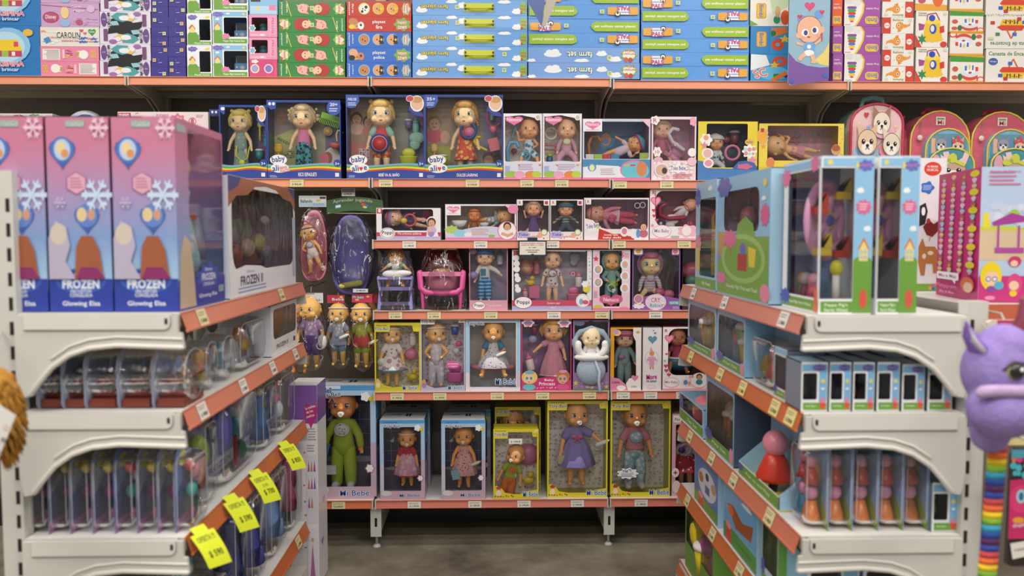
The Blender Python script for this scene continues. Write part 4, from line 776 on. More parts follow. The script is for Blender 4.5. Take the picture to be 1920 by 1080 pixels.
def ballena(i):
    return dict(col='eeeae4', side='c8c2b8', flip=(i % 2 == 0), art=[('r', 0, 0, 27, 100, 'd6402c'), ('e', 15, 50, 9, 18, 'f4f0ec'), ('t', 'antex', 15, 50, 14, 9, 'c84a3a'), ('e', 56, 52, 13, 26, 'e89a3a'), ('p', [(64, 40), (82, 44), (90, 30), (88, 52), (70, 66)], 'e89a3a'), ('p', [(50, 72), (62, 82), (50, 92)], 'e08a2a'), ('e', 52, 50, 4, 10, 'f4f0ea'), ('e', 52, 50, 2, 6, '2a2420'), ('t', 'Ballena', 50, 14, 34, 14, '9aa85a'), ('rr', 82, 8, 94, 24, 2, 'd0dcc0'), ('e', 36, 66, 1, 2, '1a1a1a')])
stack(1653.5, 1714.5, [152, 122, 91.5, 61, 31, 1, -29], ZT4, ballena, 'toy box', 'toy_carton', 'low white and red carton with orange whale, %s of its stack', 'whale cartons')
def bucket(i):
    if i == 2: return dict(col='f0ece6', side='c8c2b8', art=[('p', [(0, 80), (100, 84), (100, 100), (0, 100)], 'e8a83a'), ('e', 70, 60, 18, 30, 'e86a3a'), ('p', [(56, 30), (86, 30), (80, 60), (60, 60)], 'f0c83a'), ('e', 20, 72, 12, 8, 'c05a6a')])
    return dict(col='eeeae4', side='c8c2b8', flip=False, art=[('p', [(0, 66), (20, 100), (0, 100)], 'd6402c'), ('p', [(30, 28), (74, 28), (84, 78), (22, 78)], 'edc42e'), ('f', 53, 78, 32, 8, 12, 'edc42e'), ('e', 53, 30, 24, 7, 'f4d84a'), ('e', 54, 50, 11, 14, '2a50b0'), ('e', 52, 49, 6, 9, 'e8e8ea'), ('e', 50, 20, 10, 9, '2a4ac0'), ('p', [(8, 34), (28, 38), (24, 52), (10, 54)], 'a04a90'), ('s', 20, 78, 16, 6, '2f8a58'), ('p', [(74, 44), (88, 40), (90, 58), (76, 62)], 'd83a2e'),
        ('l', 34, 26, 36, 10, 3, 'b83a34'), ('l', 36, 10, 62, 6, 3, 'b83a34'), ('l', 62, 6, 74, 26, 3, 'b83a34'), ('t', 'Canasta', 20, 6, 26, 5, '8a9a6a'), ('t', 'didáctica', 20, 12, 26, 4, '8a9a6a'), ('e', 88, 92, 11, 8, 'd6402c'), ('rr', 84, 4, 96, 12, 2, 'd0dcc0')])
stack(1715.5, 1779, [152.5, 87, 18.5, -50], ZT4, bucket, 'toy box', 'toy_carton', 'white carton picturing a yellow shape bucket, %s of its stack', 'shape bucket cartons')
def cake(i):
    return dict(col='efeae2', side='d0c8b8', flip=(i % 2 == 1), art=[('r', 0, 0, 100, 9, 'e8a83a'), ('p', [(0, 0), (100, 6), (100, 24), (0, 22)], '4a9a3a') if i % 2 == 0 else ('r', 0, 0, 2, 2, 'e8a83a'), ('e', 60, 78, 24, 15, 'dc4a3c'), ('e', 60, 62, 26, 19, 'dfe4ee'), ('f', 60, 56, 18, 12, 9, 'eef2f8'), ('r', 44, 38, 50, 56, '3a70c8'), ('r', 56, 34, 60, 52, 'e8c83a'), ('r', 66, 36, 70, 54, '3a5ac0'), ('r', 76, 42, 84, 58, 'd83a2e'), ('e', 60, 64, 5, 4, 'c03a30'), ('e', 15, 50, 9, 10, 'c8604a'), ('e', 14, 82, 9, 8, 'c8604a'), ('e', 30, 80, 7, 13, '2f7a4a'), ('e', 92, 90, 12, 12, 'd8402c'), ('e', 92, 90, 8, 8, 'efe6dc'), ('r', 0, 94, 100, 100, 'e8a83a')])
stack(1780, 1845.5, [154, 104, 60, 20, -24], ZT4, cake, 'toy box', 'toy_carton', 'white carton picturing a toy birthday cake, %s of its stack', 'birthday cake cartons')
def basket(i):
    return dict(col='edeae4', side='cfc8bc', flip=(i == 1), art=[('t', 'Canasta de Encastres', 48, 14, 86, 12, '5f8a54'), ('e', 14, 38, 9, 11, '4a60b0'), ('t', '100% seguro', 14, 38, 13, 5, 'e8ecf4'), ('p', [(26, 66), (32, 54), (70, 54), (80, 64), (72, 70), (30, 70)], 'd8482c'), ('p', [(30, 70), (74, 70), (70, 88), (34, 88)], 'ecc42e'), ('l', 44, 54, 52, 30, 3, 'e0603a'), ('l', 52, 30, 60, 54, 3, 'e0603a'),
        ('pat', 36, 74, 70, 86, 8, 1, 'e', 1.6, ['3a50b0', 'c8382c', '2f8a3a', '1c1c1c'], 2), ('r', 40, 74, 42, 86, '2a2a60'), ('r', 46, 74, 48, 86, '2a602a'), ('r', 54, 74, 56, 86, '802020'), ('r', 62, 74, 64, 86, '2a2a60'), ('rr', 24, 74, 32, 84, 1, '3a60c0'), ('rr', 34, 84, 42, 94, 1, 'c8382c'), ('rr', 42, 38, 50, 48, 1, '3a70c8'), ('rr', 74, 38, 82, 48, 1, '4a8a4a'), ('rr', 84, 72, 92, 82, 1, 'c83a2e'), ('pat', 2, 97, 98, 100, 20, 1, 'e', 1, ['c8382c', '3a50b0', 'e8c83a'], 1), ('rr', 86, 26, 96, 34, 1, 'c8d8b8')])
stack(1847, 1950, [156.5, 93, 30, -33], ZT4, basket, 'toy box', 'toy_carton', 'white carton picturing a red and yellow block basket, %s of its stack', 'block basket cartons')
# hanging sign with a baby drawing, hung from above on two cords in front of the cartons
Ys = YB-.12; a = P(1477, 160, Ys); b = P(1557, 0, Ys); cx = (a.x+b.x)/2; w = b.x-a.x; hh = 2.42-a.z
fr = (1477, -60, 1557, 160); hf = P(1477, -60, Ys).z-a.z
t = thing('hanging_sign', 'blue card sign with a baby drawing hanging before the top shelf', 'sign', (cx, Ys, a.z))
m = MB(); pl_ = [(-w/2+.008, 0), (-w/2, .01), (-w/2, hf), (w/2, hf), (w/2, .028), (w/2-.004, .02)]; m.prism(pl_, 0, .003, '8fb4c8'); pn = m.build('panel', t)
f = Face(fr, w, hf, lambda u, v, l: (u-w/2, -l, v))
f.draw([('p', [(1477.5, 98), (1492, 114), (1515, 123), (1540, 126), (1556.5, 125), (1556.5, 151), (1484, 159), (1477.5, 156)], '7a52a0'), ('p', [(1556.5, 80), (1545, 98), (1527, 113), (1540, 120), (1556.5, 123)], 'e3cd72'), ('h', 1517, 11, 21, 19, 'd04a78'),
  ('p', [(1492, 58), (1505, 56), (1509, 68), (1495, 70)], 'd8a088'), ('e', 1502, 36, 9, 8, '6a9ad8'), ('h', 1498, 31, 10, 10, 'c83a60'), ('e', 1535, 26, 9, 8, '6a9ad8'), ('h', 1541, 22, 10, 10, 'c83a60'),
  ('e', 1517, 55, 25, 26, '6a3a3c'), ('e', 1517, 55, 24, 25, 'e6b294'), ('e', 1496, 66, 5, 6, 'e6b294'), ('e', 1542, 55, 5, 6, 'e6b294'), ('e', 1509, 61, 7, 7, 'f6f4f2'), ('e', 1528, 56, 7, 7, 'f6f4f2'), ('e', 1510, 61, 4, 5, '4a3a80'), ('e', 1527, 56, 4, 5, '4a3a80'), ('e', 1505, 70, 5, 3, 'eaa08c'), ('e', 1534, 66, 5, 3, 'eaa08c'), ('e', 1516, 69, 3, 1.4, '8a3a40'),
  ('l', 1506, 84, 1492, 80, 5, 'e6b294'), ('l', 1528, 82, 1542, 72, 5, 'e6b294'), ('e', 1518, 88, 11, 10, '6aa4e0'), ('e', 1517, 87, 4, 4, 'f4ecec'), ('e', 1517, 99, 10, 6, 'f4ecec'), ('l', 1510, 101, 1500, 108, 8, 'e6b294'), ('l', 1523, 102, 1527, 114, 8, 'e6b294'), ('e', 1527, 116, 6, 3, 'e6b294'), ('e', 1500, 110, 4, 4, 'e6b294'), ('r', 1540, 62, 1543, 76, 'c84a60'), ('e', 1485, 152, 4, 4, '4a5ac0'), ('e', 1550, 141, 4, 4, '3a6ac8')])
f.done(pn)
for sx in (-1, 1): m = MB(); m.tube([(sx*w*.35, .0015, hf), (sx*w*.35, .0015, 3.4-a.z)], .0012, 'c8c8c8', 6, False); m.build('cord', t)
# blue and white pennant whose lower tip hangs at the top centre
Yp = 2.6; a = P(1016, 50, Yp); b = P(985, -6, Yp); c_ = P(1044, -6, Yp)
t = thing('hanging_banner', 'blue cloth banner tip with pale edge hanging at top centre', 'banner', (a.x, Yp, a.z))
m = MB(); m.prism([(0, 0), (c_.x-a.x-.035, .035+.045), ((c_.x-a.x)*1.6, .4), ((b.x-a.x)*3.2, .4), (b.x-a.x, b.z-a.z)], 0, .004, '4a5f9a'); m.build('cloth', t)
m = MB(); m.prism([(0, 0), (.012, .004), (c_.x-a.x+.004, b.z-a.z), ((c_.x-a.x)*2.6, .4), ((c_.x-a.x)*1.6, .4), (c_.x-a.x-.03, b.z-a.z)], -.003, .0045, 'b0a898'); m.build('hem', t)
for sx in (-.14, .08): m = MB(); m.tube([(sx, .002, .39), (sx, .002, 3.4-a.z)], .0012, 'c8c8c8', 6, False); m.build('cord', t)
# ---------------------------------------------------------------- tall blue doll boxes on the second shelf
NAVY = '2b479e'
def waves(x0, x1, y, amp=3, hgt=5):
    out = []
    for k, c_ in enumerate(('7ab0d8', '5aa84a', 'e8d83a', 'd8502e')):
        o_ = y+k*hgt; top = [(x0+(x1-x0)*i/14, o_+amp*math.sin(i/14*6+k*.2)) for i in range(15)]
        out.append(('p', [(x0, 400)]+[(x1, 400)]+top[::-1], c_))
    return out
def alive(name_lab, x0, y0, x1, y1, logo=True, title='', left='', right='', ybot=None):
    yb = ybot or y1
    c = shelfbox('doll_box', name_lab, 'doll box', x0, y0, x1, y1, Z['two'], Y=YB+.014, d=.15, col=NAVY, side='1d3070', win=(x0+2, y0+4, x1-2, y1-22), back='8f89a8', winr=2, backd=.72, topwin=True)
    s_ = (x1-x0)/146
    wv = [('p', [(x, min(y, y1)) for x, y in q[1]], q[2]) for q in waves(x0+.3, x1-.3, y1-27, 2.2, 3)]
    a = wv+[('p', [(x0+.3, y1-.3), (x1-.3, y1-.3)]+[(x1-.3-(x1-x0-.6)*i/14, y1-15+2*math.sin((14-i)/14*6+.8)) for i in range(15)], NAVY)]
    a += [('T', title, (x0+x1)/2+6*s_, y1-8, len(title)*2.6*s_, 7, 'f4f4f8')] if title else []
    a += [('r', x1-11, y1-11, x1-4, y1-4, 'e8ecf4'), ('e', x1-7, y1-29, 6.5, 7, NAVY), ('t', '3+', x1-7, y1-28, 8, 5, 'f4f4f8'), ('lines', x0+4, y1-7, x0+18, y1-2, 3, 'b8c4e8')]
    if logo:
        lx = x0+22*s_; a += [('e', lx, y1-35, 17*s_, 9.5, 'f6f6f8'), ('e', lx+2, y1-20, 18*s_, 9, 'f6f6f8'), ('t', 'baby', lx, y1-35, 26*s_, 14, '24408f', -8), ('t', 'ali', lx-6*s_, y1-19.5, 13*s_, 11, '24408f', -6), ('h', lx+5*s_, y1-19, 7*s_, 9, 'd83a3a'), ('t', 'e', lx+13*s_, y1-20, 6*s_, 7.5, '24408f', -6)]
    if left: a += [('p', [(x0+.3, y0+.3), (x0+24*s_, y0+.3), (x0+25*s_, y0+12), (x0+18*s_, y0+23), (x0+8*s_, y0+25), (x0+.3, y0+22)], '3c5cb8'), ('t', left, x0+12*s_, y0+8, 16*s_, 6, 'f6f6fa'), ('lines', x0+4, y0+14, x0+20*s_, y0+21, 2, 'e0e6f6')]
    else: a += [('p', [(x0+.3, y0+.3), (x0+20*s_, y0+.3), (x0+18*s_, y0+16), (x0+8, y0+18), (x0+.3, y0+10)], '2f50b0'), ('e', x0+6, y0+7, 2.6, 3, 'f4f4f8'), ('e', x0+14*s_, y0+7, 2.6, 3, 'f4f4f8')]
    if right: a += [('e', x1-13*s_, y0+14, 14*s_, 14, '3858b4'), ('t', right, x1-13*s_, y0+8, 15*s_, 6, 'f6f6fa'), ('lines', x1-22*s_, y0+14, x1-5*s_, y0+22, 2, 'e0e6f6')]
    else: a += [('e', x1-14*s_, y0+16, 13*s_, 15, 'f6f4f0'), ('e', x1-14*s_, y0+16, 11*s_, 12, 'e8c0a0'), ('e', x1-14*s_, y0+9, 10*s_, 6, 'c8a060'), ('p', [(x1-28*s_, y0+20), (x1-20*s_, y0+30), (x1-6, y0+32), (x1-2, y0+40), (x1-18*s_, y0+38), (x1-30*s_, y0+28)], NAVY), ('e', x1-27*s_, y0+7, 7.5*s_, 6, 'f4e8ea'), ('e', x1-27*s_, y0+7, 6.5*s_, 5, 'c84a58')]
    c.art(a); return c
# 1: green mermaid dressed doll, narrow box
c = alive('narrow dark blue box with blonde doll in grey green mermaid suit', 413, 197, 499, 333, False)
c.bart([('r', 470, 200, 498, 310, '6a4a8a'), ('pat', 470, 205, 498, 250, 6, 6, 'e', .8, ['c8a0d8', 'e8d8f0'], 2), ('r', 414, 200, 470, 312, '2e2a4a')])
d = doll(c, 446, 209, 322, hair='e8d070', hairstyle='bun', head=1.12, wear=[('shirt', fab('8aa8a0', 'd0c878', 'dots', 60), 0), ('skirt', fab('8aa8a0', 'd0c878', 'dots', 60), .08, .13), ('bow', 'e0d040')], eyes='6a8a8a', big=1.15)
acc(c, 'spoon', 476, 240, 34, 'd8e03a'); acc(c, 'bottle', 488, 256, 26, '4aa8a8', col2='2f8a98'); acc(c, 'cup', 474, 284, 20, '3aa8a8'); acc(c, 'steth', 452, 290, 36, 'e0e83a', y=.02); c.end()
# plain darker box behind its left edge
c = shelfbox('doll_box', 'dark blue doll box half hidden at left end behind the blonde mermaid one', 'doll box', 395, 205, 412, 333, Z['two'], Y=YB+.05, d=.14, col='1d2036', side='14162a', win=(397, 218, 411, 316), back='4a4450', winr=1)
c.art([('p', [(395, 205), (411, 205), (409, 214), (400, 218), (395, 214)], '2a3f90'), ('e', 400, 210, 1.8, 2.5, 'f0f0f8'), ('e', 406, 210, 1.8, 2.5, 'f0f0f8'), ('r', 395, 300, 412, 333, '2a3f90')]); c.end()
# 2: curly hair, pink top, teal trousers
c = alive('blue box with curly-haired doll in pink top and teal patterned trousers', 502, 188, 638, 333, True, 'RICO ESPAGUETI', '', '20+')
c.bart([('r', 503, 190, 546, 312, '9a9088'), ('p', [(503, 250), (546, 232), (546, 312), (503, 312)], 'b8c078'), ('e', 516, 214, 10, 12, 'c89a80'), ('r', 548, 190, 600, 312, 'a8a48c'), ('r', 600, 190, 637, 312, '6a6488'), ('t', 'VIAGE BUEDO', 520, 258, 26, 6, '3a3a2a', 28), ('e', 612, 292, 16, 22, 'e8e4e0'), ('e', 604, 290, 9, 12, 'a86048'), ('e', 597, 292, 9, 12, 'e87888'), ('pat', 523, 276, 541, 291, 5, 4, 'e', 1.3, ['c83a4a', '3a8a4a', 'f0f0e0', '2a2a2a'], 2)])
doll(c, 565, 200, 322, hair='dcc69a', hairstyle='puff', head=1.15, wear=[('shirt', 'e88ab4', 0), ('pants', fab('4fa0a8', '26304a', 'flow', 75), .9)], eyes='4a7890', big=1.15)
acc(c, 'comb', 614, 222, 36, '8ac832', rot=18, y=.05); acc(c, 'brush', 517, 282, 34, 'e8b82a', y=.05, col2='f0d060'); acc(c, 'disc', 607, 240, 17, 'f0e8d8'); acc(c, 'disc', 607, 240, 12, 'e0b850', y=c.bd-.03); acc(c, 'bowl', 622, 268, 16, 'd86a58', y=.07); acc(c, 'hook', 629, 250, 20, 'e8e0a0', y=.05)
c.art([('p', [(526, 316), (540, 310), (542, 316), (528, 322)], 'f6f6f8'), ('T', 'SUPER', 532, 313, 14, 5, 'd83a3a', -12, 'f8f8f8'), ('T', 'SNACKS', 534, 318, 18, 5, 'd83a3a', -12, 'f8f8f8')]); c.end()
# 3: pink romper, yellow potty
c = alive('blue box with blonde doll in mint and pink suit beside yellow potty', 650, 178, 796, 333, True, 'BEBÉ VA AL BAÑO', 'MÁS DE', '')
c.bart([('r', 651, 180, 700, 312, 'b89a84'), ('kid', 662, 216, 10, 'e0b090', '5a3a28', 'e8c0a8'), ('kid', 684, 222, 9, 'd8a080', '4a3024', 'd88a70'), ('r', 651, 262, 686, 312, 'e08a80'), ('r', 666, 272, 686, 292, 'f0e8e8'), ('pat', 667, 273, 685, 291, 4, 4, 'e', 1.6, ['a83a6a', 'e8a8b8'], 3), ('r', 700, 180, 760, 312, '98948c'), ('r', 760, 180, 795, 312, '7a78a0')])
doll(c, 713, 192, 326, hair='e2c070', hairstyle='bun', head=1.15, wear=[('shirt', 'e05a62', 1, .43, 'a4d8cc'), ('pants', fab('e0485a', 'f0c040', 'flow', 60), .35)], eyes='4a7898', big=1.15, turn=4)
acc(c, 'disc', 711, 267, 36, '2f58b0', y=.018); acc(c, 'disc', 711, 267, 29, 'f0f0f4', y=.0145); acc(c, 'disc', 711, 267, 27, 'cf3a48', y=.0135); acc(c, 'potty', 763, 291, 36, 'd4dc3a', y=.05); acc(c, 'bottle', 776, 228, 30, '8ad0c0', col2='8ad0c0'); acc(c, 'cloth', 779, 258, 38, '9ac8b8', y=.06); acc(c, 'brush', 789, 215, 30, 'c85a98', y=.06); acc(c, 'cup', 762, 226, 18, '8a78b8')
c.end()
# 4: orange print dress, doctor set
c = alive('blue box with braid-haired doll in orange dress and magnifier ring', 797, 178, 943, 333, True, 'DULCES LÁGRIMAS', '35+', '')
c.bart([('r', 798, 180, 845, 312, 'b0987c'), ('kid', 812, 225, 12, 'd8a888', 'a8784a', 'd85a70'), ('e', 832, 250, 9, 12, 'e0b090'), ('r', 798, 268, 842, 312, 'b8c050'), ('r', 845, 180, 905, 312, 'a49c8c'), ('r', 905, 180, 942, 312, '8a86a8'), ('e', 916, 290, 12, 12, '7a4a3a'), ('e', 934, 292, 8, 10, '5a3428'), ('e', 916, 294, 9, 9, 'd8a080')])
doll(c, 872, 194, 326, hair='c89a58', hairstyle='braid', head=1.15, wear=[('shirt', fab('e0604a', 'f0c870', 'flow', 60), 0), ('skirt', fab('e0604a', 'f0c870', 'flow', 60), .22, .16)], eyes='5a8a6a', big=1.15, turn=-6)
acc(c, 'ring', 878, 243, 34, '2f58a8', y=.016); acc(c, 'disc', 880, 245, 17, 'e88ab8', y=.018); acc(c, 'steth', 927, 222, 44, 'e0688a', y=.06); acc(c, 'box', 926, 267, 24, 'e07a80', y=.05, rot=-14); acc(c, 'brush', 813, 280, 30, 'e8b82a', y=.05); acc(c, 'cup', 829, 296, 22, 'e8d840', y=.06); acc(c, 'hook', 900, 268, 30, 'e8d03a', y=.03, rot=-60); acc(c, 'bottle', 922, 210, 20, '9ac8c0')
c.end()
# ---- pale doll boxes with a pink heart mark
def heartlogo(x, y, w, h): return [('h', x, y+h*.1, w, h*1.35, 'e879ae'), ('t', 'Nenuco', x, y, w*.78, h*.5, 'fbeef5')]
def bottom_clouds(x0, x1, y):
    return [('p', [(x0+.3, 400)]+[(x1-.3, 400)]+[(x1-.3-(x1-x0-.6)*i/12, y-6*math.sin(PI*i/12)+(4 if i > 9 else 0)) for i in range(13)], 'd8dcf0')]
def nenuco(lab, x0, x1, lx, wearing, bk, arms, turn):
    y0, y1 = 213, 333
    c = shelfbox('doll_box', lab, 'doll box', x0, y0, x1, y1, Z['two'], d=.12, col='eeecf2', side='d8b8c8', win=(x0+3, y0+3, x1-3, y1-32), back=bk, winr=3)
    a = [('p', [(x0+.3, y1-.3)]+[(x1-.3, y1-.3)]+[(x1-.3-(x1-x0-.6)*i/12, y1-30-3.5*math.sin(PI*i/12)) for i in range(13)], 'dcdff0'), ('r', x0+.3, y1-4, x1-.3, y1-.3, 'e87ab0'), ('e', x0+14, y1-9, 13, 6, '9ac84a'), ('e', x0+30, y1-8, 10, 7, 'e8a8c8'), ('e', x0+52, y1-8, 12, 7, 'e88a4a'), ('e', x1-10, y1-9, 9, 6, 'b8d84a'), ('r', x0+.5, y1-12, x0+2, y1-3, 'eeecf2'), ('lines', x0+28, y1-28, x1-12, y1-16, 4, 'b890b8'), ('r', x0+3, y1-24, x0+12, y1-13, 'a8b8e0')]
    a += [('p', [(x0+.3, y0+.3), (x1-.3, y0+.3), (x1-8, y0+2), (x1-1, y0+12), (x1-.3, y0+30), (x1-3, y0+30), (x1-4, y0+10), (x0+34, y0+3), (x0+3, y0+6)], 'f2f0f6')]+heartlogo(x0+20, y0+11, 34, 13)+[('e', x1-8, y0+7, 5.5, 5.5, 'f6f4f0'), ('e', x1-8, y0+7, 4, 4, 'c8c4c0')]
    c.art(a); c.bart([('pat', x0+3, y0+14, x1-3, y1-30, 7, 9, 'e', 1.3, ['e8b8c0', 'c8d8b0', 'e0a0b0'], 4)])
    return c
c = nenuco('small box, baby doll in blue whale print raising a hand', 944, 1016.5, 0, 0, 'cfc8bc', 0, 0)
doll(c, 993, 226, 320, skin='d99a74', arms=('up', 'bent'), legs='sit', head=1.25, wear=[('shirt', fab('d8e4e8', '3a8ab0', 'flow', 55), 0), ('pants', fab('d8e4e8', '3a8ab0', 'flow', 55), .5)], turn=3)
acc(c, 'hook', 957, 282, 40, '6ab8e0', y=.03); acc(c, 'ring', 985, 290, 22, '6ab8e0', y=.02); acc(c, 'spoon', 962, 250, 36, '8ac0d8', y=.07, rot=20); acc(c, 'gem', 965, 278, 12, 'a0608a'); c.end()
c = nenuco('small box, bald baby doll in lilac with yellow-edged bib', 1017.5, 1091, 0, 0, 'd8d4c4', 0, 0)
doll(c, 1064, 226, 320, skin='dfa480', arms=('down', 'down'), legs='sit', head=1.25, wear=[('shirt', 'd8a8c0', 2), ('pants', 'd8a8c0', .9), ('bib', 'e8ece0', 'd8d84a')], turn=2)
acc(c, 'ring', 1035, 246, 26, 'f0eee8', y=.06); acc(c, 'bottle', 1032, 293, 28, '2a5a90', y=.04, col2='b0d03a'); acc(c, 'spoon', 1036, 268, 26, 'e06aa0', rot=90, y=.07); acc(c, 'spoon', 1036, 276, 26, 'e06aa0', rot=90, y=.07); c.end()
c = shelfbox('doll_box', 'wide box with swimmer doll in turquoise and magenta bathing cap', 'doll box', 1092, 223, 1220, 335, Z['two4'], d=.14, col='c8d4ea', side='e0a0c0', win=(1095, 228, 1217, 296), back='5a7a9c', winr=4)
c.bart([('p', [(1095, 262), (1217, 240), (1217, 296), (1095, 296)], '3f74a8'), ('e', 1143, 255, 17, 18, '4a90b8'), ('e', 1143, 255, 10, 12, 'e09a6a'), ('e', 1142, 258, 7, 6, '7a90c0'), ('e', 1112, 262, 18, 20, '8a6a5a'), ('e', 1112, 262, 11, 13, '6a7a8c')])
c.art([('r', 1092.3, 297, 1219.7, 334.7, '4a90c0'), ('p', [(1093, 311), (1120, 307), (1160, 309), (1176, 318), (1178, 330), (1093, 330)], 'e8eef8'), ('e', 1110, 311, 8, 8, '4a9ad0'), ('e', 1110, 312, 5, 6, 'f0e8b0'), ('e', 1190, 316, 27, 18, 'e87ab0'), ('e', 1192, 318, 26, 17, '6ac8d8'), ('e', 1204, 314, 10, 14, 'd8885a'), ('r', 1170, 306, 1182, 309, 'b0d84a'), ('r', 1182, 306, 1192, 309, 'd8406a'), ('r', 1092.3, 330, 1219.7, 334.7, 'e87ab0'), ('lines', 1126, 313, 1154, 326, 4, 'd8a0a8'), ('r', 1093, 224, 1128.5, 246, 'f4f0f4')]+heartlogo(1111, 233, 30, 12)+[('lines', 1098, 242, 1124, 245, 1, 'e8a0c0'), ('p', [(1202, 224), (1219, 224), (1219, 240)], 'f0c8dc')])
doll(c, 0, 0, 0, ctr=(1168, 279, 86), y=.05, skin='dc9a62', arms=('out', 'up'), legs='stand', head=1.15, rot=66, wear=[('shirt', 'e8d8e4', 1), ('hat', '3ab0c8', 'c0408a')], turn=-25)
for k, cc in enumerate(('e8ecec', 'b8d84a', 'd8406a', '4a9ad0')): acc(c, 'box', 1106+16*k, 293, 15, cc, y=.012, rot=90)
acc(c, 'box', 1209, 291, 17, 'b8d060', y=.014, rot=90); acc(c, 'hook', 1112, 270, 40, 'c07a48', y=.05); c.end()
# pink box with cloud shaped pieces
c = shelfbox('doll_box', 'pink box with seated doll and shiny pink feeding bottle', 'doll box', 1221, 219, 1306, 337, Z['two4'], d=.14, col='f0d8e0', side='d8a0b8', win=(1224, 224, 1303, 300), back='c890a8', winr=3, film_mat=DOME)
c.bart([('pat', 1262, 232, 1298, 262, 4, 3, 'e', 5, ['d8a8c0', 'e0b8c8'], 3)])
doll(c, 1244, 228, 318, skin='dba188', hair='c89a78', hairstyle='side', legs='sit', head=1.25, wear=[('shirt', 'd8789a', 2)], eyes='7a6a5a')
acc(c, 'bottle', 1262, 292, 34, 'e890b8', col2='e890b8', y=.03, rot=-50); acc(c, 'gem', 1276, 282, 34, 'e0a0c0', y=.06); acc(c, 'hook', 1270, 262, 44, 'f6f0f2', y=.02, rot=-50)
c.art([('f', 1232, 284, 8, 9, 6, 'f4eef0'), ('t', '10', 1232, 284, 8, 6, 'd0607a'), ('e', 1234, 300, 9, 7, 'e8b8c8'), ('pat', 1224, 302, 1302, 336, 9, 4, 'e', 3.2, ['f6eef2', 'eab0c4', 'f4f0f2'], 7), ('e', 1241, 318, 14, 13, 'f6f0f2'), ('e', 1241, 318, 12, 11, 'd8b8a8'), ('e', 1238, 316, 4, 5, 'e8b898'), ('e', 1246, 319, 5, 6, '4a3a3a'), ('f', 1272, 315, 18, 8, 8, 'f6f2f6'), ('t', 'Toke Bebe', 1272, 314, 28, 8, '5a4a9a'), ('e', 1298, 285, 8, 8, 'f4eef0'), ('e', 1298, 302, 9, 8, 'f0c8d0'), ('lines', 1262, 325, 1300, 334, 4, 'd8607a'), ('f', 1227, 226, 8, 8, 5, 'f6f0f0'), ('t', 'R', 1227, 226, 7, 8, 'c84a6a'), ('f', 1299, 228, 6, 8, 5, 'f0a8c0')]); c.end()
# yellow / blue box with baby in grey cap
c = shelfbox('doll_box', 'yellow and blue box with baby doll in pale grey cap', 'doll box', 1308, 228, 1421, 337, Z['two4'], d=.14, col='e8d23a', side='2f5a98', win=(1324, 232, 1402, 313), back='3f4658', winr=3)
c.art([('p', [(1308.3, 300), (1320, 302), (1326, 314), (1420.7, 316), (1420.7, 336.7), (1308.3, 336.7)], '4a80c0'), ('f', 1323, 262, 11, 11, 6, 'f4f0ee'), ('e', 1323, 258, 5, 5, 'e8a080'), ('s', 1320, 272, 8, 5, 'e88ab0'), ('e', 1326, 287, 11, 10, 'f4f0ee'), ('e', 1326, 287, 8, 8, 'e8b8b8'), ('e', 1328, 305, 10, 9, 'f4f0ee'), ('e', 1328, 305, 7, 6, 'e89aa8'), ('e', 1406, 266, 9, 6, 'e8b83a'), ('t', 'baby', 1406, 266, 12, 6, '4a70c0'), ('f', 1406, 283, 13, 12, 8, 'f4f0f0'), ('pat', 1396, 276, 1416, 290, 3, 2, 'e', 3.2, ['d89a7a', 'b8d0e8'], 3), ('s', 1412, 300, 9, 5, 'e88ac0'), ('p', [(1375, 313), (1385, 302), (1400, 300), (1415, 304), (1421, 312), (1421, 316), (1375, 316)], '3868b0'), ('f', 1397, 311, 14, 5, 5, 'd86a8a')])
doll(c, 1346, 252, 334, skin='c99268', legs='sit', head=1.2, hair=None, wear=[('hat', 'd4d4d4', 'dcdcdc'), ('shirt', fab('e0e4e6', '5a7a90', 'flow', 60), 2), ('pants', 'd8dce0', .9)])
acc(c, 'ring', 1375, 285, 32, 'e88aa8', y=.012, col2='f4f4f4'); acc(c, 'gem', 1373, 257, 16, '9a4a58'); acc(c, 'cup', 1389, 252, 26, '8a4a58'); c.end()
# long yellow box, naked doll lying
c = shelfbox('doll_box', 'long yellow box with crawling doll, partly behind the house box', 'doll box', 1422, 232, 1583, 337, Z['two4'], d=.15, col='ecd44e', side='e0c040', win=(1438, 236, 1572, 300), back='a8909c', winr=2)
c.art([('f', 1429, 256, 10, 15, 14, 'a8c8e8'), ('e', 1428, 255, 10, 15, 'f0b040'), ('r', 1425, 241, 1431, 248, 'b83a4a'), ('s', 1430, 274, 6, 5, 'e8a040'), ('e', 1444, 304, 8, 10, 'e08a58'), ('pat', 1573, 236, 1582, 330, 1, 10, 'd', 2, ['f0a850', 'e88aa0'], 3), ('r', 1422, 312, 1500, 337, 'd8c830'), ('e', 1568, 280, 9, 10, 'd8a078'), ('e', 1568, 277, 8, 6, 'a8603a')])
c.bart([('e', 1474, 254, 13, 14, 'e87898'), ('pat', 1488, 248, 1522, 264, 4, 2, 'd', 5, ['d8584a', 'e0685a'], 3), ('e', 1540, 262, 4, 12, 'f0a0b8'), ('e', 1556, 262, 4, 12, 'f0a0b8'), ('pat', 1440, 240, 1570, 250, 12, 2, 'e', 3, ['d8a0b0', '9aa8c8'], 5)])
doll(c, 0, 0, 0, ctr=(1496, 278, 100), y=.06, skin='e8a878', arms=('down', 'up'), rot=-78, head=1.25, wear=[('skirt', 'e8a0b0', .3, .13)], turn=35, hair=None)
c.end()
